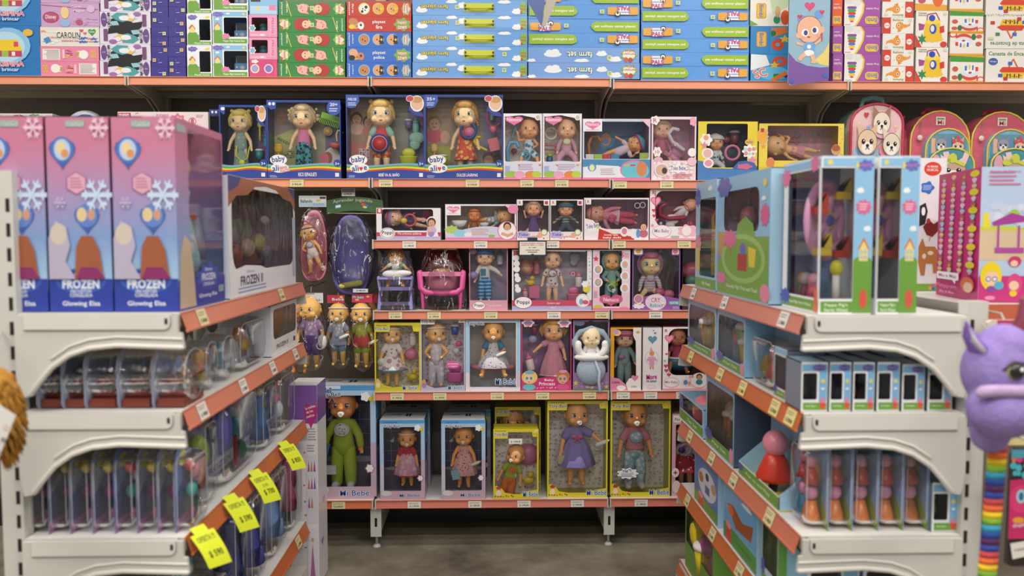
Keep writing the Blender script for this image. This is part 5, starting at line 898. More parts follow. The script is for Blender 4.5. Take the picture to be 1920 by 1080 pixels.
# school backpacks at the right end of the second shelf
def backpack(x0, y0, x1, lab, style, grp):
    Y = YB+.05; z = Z['two4']; a = P(x0, 337, Y); b = P(x1, y0, Y); w = b.x-a.x; h = b.z-z; t = thing('school_backpack', lab, 'backpack', ((a.x+b.x)/2, Y, z), 0, grp)
    pink = 'd8687a'; m = MB()
    def shell(m, w_, h_, y0_, y1_, col, z0=0.004, r=.42):
        prof = [(-w_/2+.01, z0), (-w_/2, z0+.02), (-w_/2, h_*(1-r))]+[(-w_/2*math.cos(q), h_*(1-r)+h_*r*math.sin(q)) for q in [PI/2*i/6 for i in range(1, 6)]]+[(0, h_)]+[(w_/2*math.sin(q), h_*(1-r)+h_*r*math.cos(q)) for q in [PI/2*i/6 for i in range(1, 6)]]+[(w_/2, h_*(1-r)), (w_/2, z0+.02), (w_/2-.01, z0)]
        m.prism(prof, y0_, y1_, col); return prof
    def piping(m, prof, y, col, r=.004): m.tube([(a_, y, b_) for a_, b_ in prof], r, mat(col, 'plastic'), 6)
    pr = shell(m, w, h, .05, .16, mat(pink if style else '7a9a98', 'cloth')); bd = m.build('main_compartment', t)
    f = None; W_ = w; fr = (0, 0, 100, 100)
    def faceof(y, w_=w, h_=h): return Face(fr, w_, h_, lambda u, v, l: (u-w_/2, y-l*6, v))
    def pup(f, cx, cy, r, col='efdcc0', ear='b08a70', bow=None):
        f.draw([('p', [(cx-r*.9, cy-r*.2), (cx-r*1.1, cy-r*1.5), (cx-r*.2, cy-r*.8)], ear), ('p', [(cx+r*.9, cy-r*.2), (cx+r*1.1, cy-r*1.5), (cx+r*.2, cy-r*.8)], ear), ('e', cx, cy, r*1.06, r*.98, '8a6a58'), ('e', cx, cy, r, r*.92, col), ('e', cx, cy+r*.4, r*.62, r*.45, 'f8f2ea'),
            ('e', cx-r*.42, cy-r*.05, r*.2, r*.2, '1c1616'), ('e', cx+r*.42, cy-r*.05, r*.2, r*.2, '1c1616'), ('e', cx-r*.38, cy-r*.12, r*.06, r*.06, 'ffffff'), ('e', cx+r*.46, cy-r*.12, r*.06, r*.06, 'ffffff'), ('e', cx, cy+r*.25, r*.16, r*.12, '1c1616'), ('l', cx, cy+r*.36, cx-r*.2, cy+r*.55, r*.06, '6a3a3a'), ('l', cx, cy+r*.36, cx+r*.2, cy+r*.55, r*.06, '6a3a3a')])
        if bow: f.draw([('e', cx-r*.75, cy-r*.8, r*.4, r*.3, bow), ('e', cx-r*.1, cy-r*1.15, r*.35, r*.45, bow), ('e', cx-r*.42, cy-r*.95, r*.16, r*.16, 'a8b83a'), ('l', cx, cy-r*.95, cx+r*.9, cy-r*.5, r*.3, bow)])
    if style == 0:
        m = MB(); p2 = shell(m, w*.94, h*.98, 0.0, .05, mat('efc8cc', 'gloss'), z0=h*.24, r=.25); fl_ = m.build('flap', t)
        m = MB(); piping(m, p2+[p2[0]], -.002, 'c84058', .0055); m.build('trim', t)
        f = faceof(-.001); f.draw([('p', [(8, 30), (92, 30), (92, 72), (70, 40), (45, 60), (20, 74), (8, 60)], 'f0c0c8'), ('p', [(8, 60), (30, 44), (50, 60), (90, 54), (92, 72), (8, 72)], 'a8c8dc'), ('h', 30, 16, 9, 8, 'c83a50'), ('e', 22, 38, 7, 7, 'f0b0b8'), ('r', 31, 30, 37, 40, '8ab8e0'), ('pat', 12, 24, 88, 70, 5, 5, 'e', 1.4, ['d85a6a', 'f4e0a0', 'f0a0b0'], 4)])
        f.draw([('e', 30, 62, 15, 9, '6a9ad0'), ('e', 66, 62, 13, 8, 'e890a0'), ('e', 58, 38, 15, 8, 'e8b0c8')])
        pup(f, 56, 27, 15, 'f0e0d0', 'a87a68'); pup(f, 30, 51, 17, 'e8cba8', 'e0c0a0'); pup(f, 73, 54, 15, 'eadcc8', 'e8d8c4'); f.done(t)
        m = MB(); m.tube([(-w*.2, .05, h-.01), (-w*.17, .045, h+.018), (0, .04, h+.026), (w*.17, .045, h+.018), (w*.2, .05, h-.01)], [.008, .01, .011, .01, .008], mat('7aa8a4', 'cloth'), 10); m.build('carrying_handle', t)
        for sx in (-.26, .2): m = MB(); m.box(w*sx-.02, w*sx+.02, -.006, 0, h*.2, h*.25, mat('c8c0b0', 'metal')); m.build('buckle', t)
    else:
        m = MB(); piping(m, pr, .049, 'e0cc5a'); m.build('trim', t)
        m = MB(); ox = w*.07; p2 = shell(m, w*.74, h*.74, .02, .05, mat('84b4d0', 'cloth'), r=.4); m.v = [(x+ox, y, zz) for x, y, zz in m.v]; m.build('middle_pocket', t)
        m = MB(); piping(m, [(x+ox, zz) for x, zz in p2], .019, 'e0cc5a'); m.build('trim', t)
        f = Face(fr, w*.74, h*.74, lambda u, v, l: (u-w*.37+ox, .019-l*4, v)); f.draw([('p', [(8, 24), (24, 10), (76, 10), (92, 24), (94, 50), (6, 50)], '5f9ab0'), ('r', 12, 18, 22, 46, 'e8b898'), ('r', 46, 16, 52, 50, '6a8ad0')]); pup(f, 34, 30, 13, '9aa0b0', '8a90a0'); pup(f, 72, 34, 13, 'eac8a8', 'd8a888', 'd84a6a'); f.done(t)
        m = MB(); p3 = shell(m, w*.76, h*.46, -.01, .0199, mat('4f98a8', 'cloth'), r=.5); m.v = [(x+ox*1.1, y, zz) for x, y, zz in m.v]; m.build('front_pocket', t)
        m = MB(); piping(m, [(x+ox*1.1, zz) for x, zz in p3], -.011, 'e0cc5a'); m.build('trim', t)
        f = Face(fr, w*.76, h*.56, lambda u, v, l: (u-w*.38+ox*1.1, -.0105-l*4, v)); f.draw([('e', 16, 56, 10, 22, 'e0a8b8'), ('p', [(36, 60), (30, 28), (42, 26), (50, 50)], 'f0d0cc'), ('p', [(80, 60), (90, 30), (78, 26), (70, 50)], 'f0d0cc')]); pup(f, 54, 74, 27, 'c8a898', 'efd0cc', 'ccd64a'); f.done(t)
        f = Face(fr, w, h, lambda u, v, l: (u-w/2, .048-l, v)); f.draw([('r', 42, 8, 58, 20, 'e8e4dc'), ('t', 'Mi', 50, 16, 10, 6, 'c83a3a'), ('r', 44, 10, 56, 12, '6a9a5a')]); f.done(t, 'brand_patch')
        m = MB(); m.ball((-w*.37, .035, h*.62), (.012, .006, .012), 'e8d0c8'); m.tube([(-w*.37, .04, h*.64), (-w*.33, .045, h*.84)], .0015, '8a8a8a', 5); m.build('zip_charm', t)
        m = MB(); m.tube([(-w*.2, .1, h-.004), (-w*.15, .1, h+.012), (w*.15, .1, h+.012), (w*.2, .1, h-.004)], .008, mat('b03a4c', 'cloth'), 8); m.build('carrying_handle', t)
        m = MB(); m.ball((-w*.5, .12, h*.34), (.03, .05, .13), mat('c85a6c', 'cloth')); m.build('side_pocket', t)
        m = MB(); m.tube([(-w*.42, .165, h*.95), (-w*.62, .17, h*.75), (-w*.58, .17, h*.3)], [.014, .018, .012], mat('5a7ab8' if x0 > 1750 else 'd890a0', 'cloth'), 8, flat=.5); m.build('shoulder_strap', t)
    return t
backpack(1590, 192, 1697, 'pale pink flap school backpack with three embossed pets, teal handle', 0, 'school backpacks')
backpack(1716, 205, 1832, 'coral backpack with yellow piping left of its twin, dog pocket', 1, 'school backpacks')
backpack(1832, 207, 1950, 'coral backpack with yellow piping cut by the right frame edge', 1, 'school backpacks')
# flat white pink carton, striped carton and plush ball on the left part of the shelf
c = shelfbox('toy_carton', 'white and pink folding pram carton behind blue-pink doll boxes', 'toy box', 224, 210, 390, 333, Z['two'], Y=YB+.03, d=.09, col='efe2e4', side='d8d0c8')
c.art([('r', 225, 212, 248, 222, 'd83a68'), ('t', 'nuevo', 236, 217, 18, 7, 'f8f0f2'), ('r', 252, 213, 388, 300, 'f2dce0'), ('t', 'PLEGABLE!', 306, 217, 22, 6, 'a84a60'), ('f', 334, 228, 14, 14, 8, 'e07a9c'), ('f', 334, 228, 9, 9, 8, 'f0c8d4'), ('e', 361, 227, 7, 7, 'c86a80'), ('e', 361, 227, 5.5, 5.5, 'f0e8ea'), ('r', 358, 222, 364, 232, 'c86a80'), ('lines', 368, 215, 382, 221, 3, '8a7a7a'), ('l', 256, 214, 262, 212, 1, 'c83a58')]); c.end()
c = shelfbox('toy_carton', 'white carton with red and green marks, top edge at far left', 'toy box', -20, 213, 98, 333, Z['two'], Y=YB+.03, d=.12, col='e6dedc', side='d0c8c0')
c.art([('pat', -18, 214, 108, 220, 9, 1, 'd', 5, ['b83a40', '6aa86a', 'd86a6a', 'f4f0f0'], 2)]); c.end()
t = thing('plush_ball', 'white and blue fluffy round toy peeking above tall blue pink boxes', 'plush toy', ((P(105, 300, YB).x+P(180, 300, YB).x)/2, YB+.1, Z['two']))
r_ = (P(180, 300, YB+.1).x-P(105, 300, YB+.1).x)*.62; m = MB(); hz_ = P(140, 207, YB+.1).z-Z['two']; m.ball((0, 0, hz_/2), (r_, r_, hz_/2), mat('c8cce0', 'fur'), 24, 16); bdy = m.build('body', t)
m = MB(); m.ball((.01, -.02, hz_/2-.006), (r_*.86, r_*.95, hz_*.47), mat('4a68a0', 'fur'), 24, 16); m.build('face_patch', bdy)
# ---------------------------------------------------------------- third shelf: low boxes
Z3 = Z['three']; Z4 = Z['four']; Z5 = Z['five']; Z6 = Z['base']
def rlogo(x, y): return [('rr', x-5, y-5, x+5, y+5, 1.5, 'f4f0f0'), ('t', 'R', x, y, 4.5, 6, 'b83a48')]
c = shelfbox('doll_box', 'low white box with doll in blue pink cap and red rattle ring', 'doll box', 706, 390, 826, 448, Z3, col='f0edf2', side='d0c8dc', win=(716, 392, 812, 431), back='5a4a6a', winr=5)
c.art([('r', 706.3, 434, 825.7, 441, 'c83a58'), ('r', 706.3, 441, 825.7, 447.7, 'b8b4dc'), ('r', 707, 391, 717, 400, 'c83a48'), ('e', 712, 395, 2.5, 3.5, 'f0e8e8'), ('e', 726.5, 435.5, 14.5, 10, 'f6f4f6'), ('e', 726.5, 435.5, 13, 8.8, '8a4a80'), ('e', 726.5, 435.5, 12, 8, 'f6f4f6'), ('t', 'Poppi', 726.5, 435.5, 20, 8, '2c2450'), ('t', 'Mis primeras palabras', 768, 437, 44, 5, 'f4e4e8'), ('t', 'habla', 771, 444, 12, 3, 'e8e8f4'),
  ('e', 810, 415, 10, 10, 'f2f0f0'), ('p', [(799, 442), (802, 424), (818, 424), (822, 442)], 'f2eef2'), ('kid', 809, 417, 7, 'e0a888', '4a2c24', 'c8b8d8'), ('e', 808, 437, 6, 5, 'a888c8'), ('e', 807, 430, 4, 4, 'e8b8a0')])
doll(c, 0, 0, 0, ctr=(764, 412, 78), y=.05, skin='e0a88c', rot=-80, head=1.3, arms=('down', 'down'), wear=[('hat', 'c85a80', '8a9ad0'), ('shirt', '6a5a8a', 2)], turn=30)
acc(c, 'ring', 768, 412, 26, 'e0605a', y=.014); acc(c, 'gem', 757, 413, 13, 'e8d04a', y=.010); acc(c, 'pacifier', 792, 410, 14, 'a83a50', y=.05); acc(c, 'cloth', 797, 402, 26, 'd8608a'); c.end()
c = shelfbox('doll_box', 'low pale box with two dolls beside a bowl of porridge print', 'doll box', 835, 383, 968, 448, Z3, col='e8e8f4', side='d0b8cc', win=(838, 386, 965, 430), back='b8b4a4', winr=3)
c.bart([('pat', 865, 387, 964, 430, 14, 5, 'e', 1.6, ['c8b0a0', 'a8b890', 'd8c8b0'], 5)])
c.art([('p', [(835.3, 447.7), (967.7, 447.7)]+[(967.7-132.4*i/14, 432-9*math.sin(PI*i/14*1.2)) for i in range(15)], 'cdd4ec'), ('r', 835.3, 443.5, 967.7, 447.7, 'e87ab0'), ('f', 847, 429, 12, 7, 8, 'b8d060'), ('e', 862, 436, 12, 7, '9ad0e8'), ('e', 878, 438, 8, 4, 'e8f0f8'), ('e', 922, 441, 6, 3, '9ac04a'), ('lines', 884, 427, 918, 440, 4, 'e0a080'), ('r', 835.5, 384, 864, 403, 'f2f0f4')]+heartlogo(850, 391, 24, 10)+[('lines', 840, 398, 860, 401, 1, 'e8a0c0'), ('p', [(945, 384), (967.7, 384), (967.7, 402)], 'f0c4da'), ('e', 962, 392, 10, 8, 'e890b8'), ('e', 951, 431, 18, 17, 'e878b0'), ('e', 951, 431, 16.5, 15.5, 'f6f2f4'), ('kid', 951, 424, 6.5, 'e0a888', '4a2c20', 'f0ece8'), ('l', 940, 436, 952, 440, 5, 'e0a888'), ('l', 962, 436, 950, 441, 5, 'e0a888')])
doll(c, 0, 0, 0, ctr=(922, 411, 68), y=.06, skin='dfa070', rot=76, head=1.3, arms=('up', 'down'), turn=-40, wear=[('shirt', fab('8ab0b8', 'e8e0d0', 'flow', 60), 1)])
doll(c, 889, 394, 452, y=.035, skin='c87a44', head=1.35, legs='sit', wear=[('band', 'b83a6a'), ('shirt', 'a86a40', 1)])
acc(c, 'bowl', 861, 418, 20, 'eeeef0', y=.03); acc(c, 'bowl', 908, 420, 12, 'e8e8f0', y=.03); c.end()
def smallwin(lab, x0, x1, bk):
    c = shelfbox('doll_box', lab, 'doll box', x0, 374, x1, 448, Z3, d=.11, col='e8e0e8', side='c8b0c0', win=(x0+1.5, 376, x1-1.5, 436), back=bk, winr=1)
    c.art([('r', x0+.3, 433, x1-.3, 447.7, 'f0e6ea'), ('pat', x0+1, 440, x1-1, 447, 8, 1, 'e', 2, ['e0a0b0', 'c83a50', 'e8c870'], 4), ('f', x0+12, 438, 12, 7, 6, 'b8b4e0'), ('t', 'Toke', x0+12, 438, 18, 5, '5a4a9a'), ('T', 'lovely dolls', x0+34, 442, 24, 4, 'c83a50', 0, 'f8f4f4'), ('e', x1-10, 434, 6, 6, '8ac04a'), ('e', x1-10, 434, 4.5, 4.5, 'f4ece8'), ('e', x1-18, 439, 5, 5, 'e8b090')]+rlogo(x0+6, 380)+rlogo(x1-6, 380)+[('r', x1-9, 377, x1-3, 383, 'b83a58')])
    return c
c = smallwin('small box with curly blonde doll in purple dress', 969, 1030.5, '6a4a5c')
doll(c, 1001, 380, 452, skin='d89a78', hair='cfa888', hairstyle='puff', arms=('up', 'up'), legs='sit', head=1.25, wear=[('shirt', '6a5088', 1), ('skirt', '6a5088', .26, .2, .5, 'b88ab8')]); c.end()
c = smallwin('small box with doll in striped green and navy cap and shirt', 1031.5, 1093.5, '54484e')
doll(c, 1062, 381, 452, skin='d89870', arms=('out', 'out'), legs='sit', head=1.25, wear=[('hat', fab('8a9a6a', '3a5a8a', 'stripes', 30), '3f5f9a'), ('shirt', fab('9aa47a', '45567a', 'stripes', 30), 2), ('pants', '4a5a70', .6)]); c.end()
c = shelfbox('doll_box', 'wide box with pink dressed doll lying on its front, red banner', 'doll box', 1095, 371, 1217, 448, Z3, col='e8dce4', side='b07a90', win=(1097, 374, 1215, 428), back='9a6080', winr=2, film_mat=DOME)
c.art([('p', [(1095.3, 447.7), (1217, 447.7), (1217, 422), (1195, 432), (1160, 434), (1122, 424), (1112, 412), (1095.3, 408)], 'f0e8f0'), ('p', [(1121, 447.7), (1190, 447.7), (1186, 436), (1150, 437), (1123, 427)], 'c83428'), ('f', 1112, 424, 13, 9, 8, 'f4f0f6'), ('t', 'Toke Bebe', 1112, 422, 26, 8, '6a50a0', -8), ('r', 1118, 422, 1123, 427, 'c8d84a'), ('t', 'lovely tata', 1146, 439, 26, 4.5, 'f8f0ec'), ('t', 'baby dolls', 1148, 444, 34, 5, 'f8f0ec'), ('e', 1152, 433, 9, 4, 'f0ece0'), ('e', 1171, 433, 8, 9, 'f4f0f0'), ('e', 1171, 432, 5, 6, 'd88aa0'), ('f', 1190, 436, 13, 8, 7, 'f0f0f4'), ('kid', 1207, 424, 6.5, 'e8b090', '4a3024', 'c86a80'), ('e', 1197, 436, 4, 8, '6a9ad0')]+rlogo(1103, 378))
doll(c, 0, 0, 0, ctr=(1152, 405, 92), y=.05, skin='dc9278', rot=-84, head=1.15, arms=('out', 'down'), turn=40, wear=[('band', 'c84070'), ('shirt', 'e890ae', 2), ('skirt', 'f0c0d0', .38, .17), ('pants', 'd8506e', .7)])
acc(c, 'cloth', 1150, 408, 18, 'e05a80', y=.02); acc(c, 'cloth', 1142, 392, 26, 'd890a8', y=.09)
acc(c, 'ring', 1196, 385, 12, 'dfe8ec', y=.012); acc(c, 'ring', 1206, 384, 12, 'dfe8ec', y=.012); c.end()
c = shelfbox('doll_box', 'white and pink box with curved window and row of hearts', 'doll box', 1218, 355, 1330, 449, Z3, col='f2ecf0', side='c05a7a', win=(1229, 358, 1327, 424), back='7a3a4c', winr=14)
c.art([('h', 1229, 377, 20, 20, 'e0688e'), ('h', 1229, 377, 15, 15, 'eaa0b8'), ('h', 1225, 394, 7, 7, 'd0406a'), ('h', 1226, 404, 7, 7, 'd0406a'), ('h', 1231, 412, 7, 7, 'd0406a'), ('t', 'R', 1225, 361, 5, 7, 'c83a50'), ('s', 1223, 422, 4, 6, 'e890b0'), ('s', 1239, 418, 4, 6, '8ab0d8'), ('e', 1241, 433, 18, 12, 'e8a0b8'), ('e', 1241, 433, 17, 11, 'f4f0f2'), ('t', 'Mis Baby', 1241, 433, 28, 8, '9a7ab0'), ('f', 1290, 432, 18, 11, 7, 'f0b8c8'), ('e', 1288, 432, 9, 9, 'f4ece8'), ('r', 1218.3, 446, 1329.7, 448.7, 'e890a8'), ('lines', 1258, 441, 1276, 446, 2, '7aa86a'), ('t', '10', 1294, 418, 8, 6, 'd0406a'), ('r', 1227.5, 358, 1229, 400, 'c83a60')])
doll(c, 0, 0, 0, ctr=(1284, 398, 66), y=.07, skin='d8987c', rot=50, head=1.2, turn=-70, wear=[('shirt', 'e8dce4', 2)])
acc(c, 'cloth', 1264, 414, 34, 'ece4ec', y=.04); acc(c, 'cloth', 1243, 386, 30, '6a8ab0', y=.06); acc(c, 'hook', 1262, 402, 50, 'a82848', y=.03, rot=-90); c.end()
# framed notice clipped to the rail
Y = YB-.012; a = P(972, 480, Y); b = P(1025, 451, Y); w = b.x-a.x; h = b.z-a.z
t = thing('notice_sign', 'small dark-framed notice hanging from the third shelf rail', 'sign', ((a.x+b.x)/2, Y, a.z))
m = MB(); m.box(-w/2, w/2, 0, .004, 0, h, '1e2a48'); pn = m.build('frame', t); m = MB(); m.box(-w/2+.005, w/2-.005, -.0008, 0, .005, h-.005, 'ece6da'); m.build('paper', t)
m = MB(); m.box(-.02, .02, .0041, .007, h-.01, h+.012, '1e2a48'); m.build('clip', t)
f = Face((972, 451, 1025, 480), w, h, lambda u, v, l: (u-w/2, -.0008-l, v))
f.draw([('t', 'Precios contado, efectivo,', 998.5, 456, 42, 3, 'd0486a'), ('t', 'tarjeta de débito o crédito', 998.5, 459.5, 42, 3, 'd0486a'), ('t', 'en 1 pago', 998.5, 464, 14, 2.5, '1c1c24'), ('t', 'Consulte otros planes', 998.5, 469, 26, 2.8, '1c1c24'), ('t', 'de financiación', 998.5, 472.5, 18, 2.6, '1c1c24'), ('r', 996, 476, 1001, 477.5, '1c1c24')]); f.done(pn)
# ---------------------------------------------------------------- fourth shelf
def bag(root, pts_fn, nm='plastic_bag', m_=None):
    m = MB(); pts_fn(m); return m.build(nm, root)
Yh = YB+.03
a = P(706, 579, Yh); b = P(775, 465, Yh); w = b.x-a.x; h = b.z-Z4; lil = 'a09cd8'
t = thing('toy_high_chair', 'lilac toy high chair in clear bag with seated doll', 'toy high chair', ((a.x+b.x)/2, Yh, Z4))
m = MB()
for sx in (-1, 1): m.tube([(sx*w*.42, 0, .008), (sx*w*.44, .005, h*.5)], .008, mat(lil, 'plastic'), 8)
m.build('front_legs', t) if False else None
for sx in (-1, 1):
    m = MB(); m.tube([(sx*w*.43, .0, .008), (sx*w*.40, .012, h*.3), (sx*w*.44, .008, h*.52)], .008, mat(lil, 'plastic'), 8); m.build('leg', t)
    m = MB(); m.tube([(sx*w*.43, .11, .008), (sx*w*.42, .08, h*.5)], .007, mat(lil, 'plastic'), 8); m.build('leg', t)
for zz in (.02, h*.32): m = MB(); m.box(-w*.42, w*.42, -.004, .008, zz, zz+.014, mat(lil, 'plastic')); m.build('crossbar', t)
m = MB(); m.box(-w*.46, w*.46, -.02, .04, h*.5, h*.535, mat(lil, 'plastic')); m.build('tray', t)
m = MB(); m.box(-w*.4, w*.4, .035, .11, h*.34, h*.36, mat(lil, 'plastic')); m.box(-w*.34, w*.34, .10, .115, h*.36, h*.95, mat('8a86b8', 'plastic')); m.build('seat', t)
doll(t, 0, 0, 0, local=(Vector((0, .045, h*.62)), h*.74), skin='d8935c', head=1.15, arms=('out', 'out'), legs='sit', pacifier=True, wear=[('shirt', fab('d8dcc8', '8ab05a', 'flow', 60), 1), ('bib', 'e8e6e8', 'f0f0f0')])
m = MB(); m.ball((0, -.012, h*.585), (.05, .014, .018), mat('e8e6ea', 'cloth')); m.ball((.03, -.014, h*.6), (.04, .012, .012), mat('f0eef0', 'cloth')); m.build('napkin', t)
m = MB(); m.lathe((0, .04, .004), [(w*.5, 0), (w*.52, h*.3), (w*.5, h*.6), (w*.42, h*.8), (w*.3, h*.92), (w*.1, h*.985)], BAG, 20, 1, .85); m.build('plastic_bag', t)
a = P(781, 579, Yh); b = P(875, 465, Yh); w = b.x-a.x; h = b.z-Z4; pk = 'e05aa0'
t = thing('toy_cradle', 'bright pink toy doll cradle wrapped in clear film', 'toy cradle', ((a.x+b.x)/2, Yh, Z4))
for sx in (-1, 1):
    m = MB(); m.tube([(sx*w*.36, 0, .01), (sx*w*.38, -.005, h*.28), (sx*w*.42, .0, h*.62)], .008, mat(pk, 'plastic'), 8); m.build('leg', t)
    m = MB(); m.tube([(sx*w*.36, .12, .01), (sx*w*.38, .12, h*.3)], .008, mat(pk, 'plastic'), 8); m.build('leg', t)
m = MB(); m.tube([(-w*.43, -.006, h*.6), (-w*.41, -.01, h*.36), (-w*.3, -.014, h*.29), (0, -.016, h*.27), (w*.3, -.014, h*.29), (w*.41, -.01, h*.36), (w*.43, -.006, h*.6)], .012, mat(pk, 'plastic'), 8); m.build('frame', t)
m = MB(); m.box(-w*.42, w*.42, -.012, .004, h*.55, h*.62, mat('e88ab4', 'plastic')); m.build('front_rail', t)
m = MB(); m.lathe((0, .065, h*.3), [(w*.26, 0), (w*.33, h*.08), (w*.38, h*.3)], mat('d880a0', 'plastic'), 24, 1, .75); m.build('basket', t)
m = MB(); m.lathe((0, .10, h*.6), [(w*.36, 0), (w*.37, h*.15), (w*.3, h*.36)], mat('8a2444', 'plastic'), 20, 1, .3); m.build('hood', t)
m = MB(); m.ball((0, .05, h*.6), (w*.2, .05, .018), mat('c8a060', 'plastic')); m.build('pillow', t)
m = MB(); m.box(-w*.2, w*.3, -.002, 0, h*.97, h*1.0, 'b8b49c'); m.build('header_card', t)
m = MB(); m.lathe((0, .05, .004), [(w*.5, 0), (w*.51, h*.12), (w*.46, h*.6), (w*.34, h*.97)], BAG, 20, 1, .8); m.build('plastic_bag', t)
m = MB(); m.box(-w*.48, w*.48, -.02, .12, .001, .0035, 'cfcabc'); m.build('card_base', t)
# doll boxes of the fourth shelf
c = shelfbox('doll_box', 'tall box, doll in blue woolly cap and striped trousers', 'doll box', 880, 465, 952, 581, Z4, col='d890a8', side='6a5a78', win=(881.5, 466, 950.5, 562), back='9a8aa4', winr=1)
c.art([('r', 880.3, 562, 951.7, 580.7, 'dba0b4'), ('e', 898, 572, 12, 8, '8a4a78'), ('e', 898, 572, 11.3, 7.3, 'f6f2f6'), ('t', 'Poppi', 898, 572, 17, 7, '2c2450'), ('t', 'Mi primer bebé', 926, 572, 28, 4.5, 'f0dce4'), ('e', 887, 471, 7, 6, '5a4a50'), ('r', 908, 467, 922, 471, '3a3a50')])
c.bart([('r', 920, 545, 951, 562, 'b0a4c0')])
doll(c, 909, 467, 566, skin='e2a684', arms=('down', 'out'), head=1.12, wear=[('hat', '4a78b8', '2f58a8'), ('shirt', 'eae6e0', 2), ('pants', fab('2f6fb8', '8ac8e8', 'stripes', 22), .95)])
acc(c, 'bottle', 938, 482, 30, 'e8e8ec', col2='6a90b0'); acc(c, 'gem', 887, 516, 18, 'a890c8', y=.02); acc(c, 'box', 906, 510, 12, '3a7a98', y=.028); c.end()
c = shelfbox('doll_box', 'large box with doll in flowered suit, yellow duck and pink potty', 'doll box', 960, 468, 1110, 581, Z4, d=.14, col='eceaf0', side='7a6a80', win=(963, 470, 1101, 563), back='a8a4b4', winr=1)
c.art([('r', 960.3, 562, 1109.7, 573, 'c84a6a'), ('r', 960.3, 573, 1109.7, 580.7, 'b4aedc'), ('pat', 964, 478, 974, 550, 1, 7, 'e', 5, ['f0eef2'], 3), ('pat', 1102, 480, 1109, 540, 1, 9, 'e', 1.4, ['a8c0d8', 'd8b0c0'], 3), ('e', 981, 566.5, 17, 11.5, '8a4a80'), ('e', 981, 566.5, 16, 10.6, 'f6f4f6'), ('t', 'Poppi', 981, 566.5, 24, 9, '2c2450'), ('t', 'Quiero pipi', 1038, 568, 24, 5, 'f0dce4'), ('t', '4en1', 1038, 576, 9, 4, 'f0eef8'), ('e', 1093, 563, 13, 13, 'f4f2f4'), ('e', 1093, 563, 12, 12, 'a8a0b8'), ('e', 1093, 563, 11.3, 11.3, 'f4f2f4'), ('e', 1090, 565, 4, 6, '8ab0d8'), ('e', 1098, 566, 6, 4, 'd05a78'), ('e', 1100, 541, 7, 7, 'e0d04a'), ('f', 1097, 532, 6, 6, 6, 'f4f4f6'), ('r', 963, 470, 969, 478, 'b03a50'), ('l', 1008, 470, 1098, 471, 1, 'f8f8fa')])
doll(c, 1037, 472, 575, skin='deaa86', arms=('down', 'down'), legs='stand', head=1.08, wear=[('shirt', fab('e6dcdc', 'b84a4a', 'dots', 60), 1), ('pants', fab('e6dcdc', 'b84a4a', 'dots', 60), .1), ('bib', fab('e6dcdc', 'b84a4a', 'dots', 60), '7a80a8')])
acc(c, 'disc', 987, 502, 28, 'e88a94', y=.06); acc(c, 'disc', 987, 503, 18, 'f0c0a0', y=.055); acc(c, 'bottle', 1008, 498, 34, 'e89098', col2='e07a8a'); acc(c, 'duck', 996, 527, 20, 'ecc93a', y=.05); acc(c, 'bottle', 985, 549, 24, 'f0b0bc', col2='e88aa8', y=.05); acc(c, 'box', 1003, 548, 24, 'e07aa0', y=.06); acc(c, 'pacifier', 1077, 513, 14, 'e0568a', y=.06); acc(c, 'bottle', 1088, 523, 32, 'e8e6ea', col2='e890a8', y=.05); acc(c, 'cloth', 1083, 486, 28, 'd8d8e4'); acc(c, 'potty', 1078, 553, 30, 'e87aa4', y=.04); c.end()
# teal bear-hood doll
c = shelfbox('doll_box', 'pink box with doll in teal hood with round ears', 'doll box', 1111, 468, 1182, 581, Z4, col='f0dce8', side='2a2a34', win=(1124, 470, 1166, 574), back='14161c', winr=2)
c.art([('p', [(1111.3, 480), (1124, 468.3), (1124, 552), (1136, 580.7), (1111.3, 580.7)], 'efc8dc'), ('p', [(1181.7, 480), (1166, 468.3), (1166, 552), (1160, 580.7), (1181.7, 580.7)], 'f0d0e0')]+[x for k, yy in enumerate((505, 529)) for x in (('e', 1121, yy, 9, 9, 'f4ecf4'), ('e', 1121, yy, 6, 7, '8ab0b8'), ('e', 1122, yy-1, 4, 5, 'e8a888'))]+[x for yy in (496, 517, 540) for x in (('e', 1172, yy, 9, 9, 'f4ecf4'), ('e', 1172, yy, 6, 7, 'a8c8d0'), ('e', 1172, yy-1, 4, 5, 'e8a888'))]+[('t', '5', 1167, 478, 5, 9, 'c83a68'), ('s', 1117, 485, 6, 5, 'c83a58'), ('lines', 1171, 474, 1181, 484, 4, 'd890b0'), ('lines', 1113, 545, 1121, 558, 5, 'b890b0'), ('e', 1121, 576, 9, 5, 'c8d04a'), ('e', 1170, 578, 9, 4, 'e8a0b0'), ('h', 1146, 562, 34, 22, 'd8608e'), ('e', 1135, 560, 11, 8, 'd8608e'), ('e', 1157, 560, 11, 8, 'd8608e'), ('t', 'Nenuco', 1146, 561, 29, 8, 'fbe8f2'), ('r', 1111.3, 577, 1181.7, 580.7, 'e87ab0')])
doll(c, 1149, 476, 575, skin='e09c66', arms=('bent', 'bent'), head=1.05, wear=[('hood', '7aa8a8', '8ab4b4'), ('shirt', '8ab4b0', 2), ('pants', '8ab4b0', .95)])
acc(c, 'ring', 1148, 540, 16, 'd8e8e8', y=.02); acc(c, 'gem', 1152, 533, 20, '9ac04a', y=.03); acc(c, 'cloth', 1152, 545, 10, 'f4f4f4', y=.012); c.end()
c = shelfbox('doll_box', 'purple based box with huge-eyed doll in pink hooded suit', 'doll box', 1185, 465, 1276, 581, Z4, d=.14, col='8a5aa8', side='6a4480', win=(1187, 467, 1274, 560), back='5a4a4c', winr=2, film_mat=DOME)
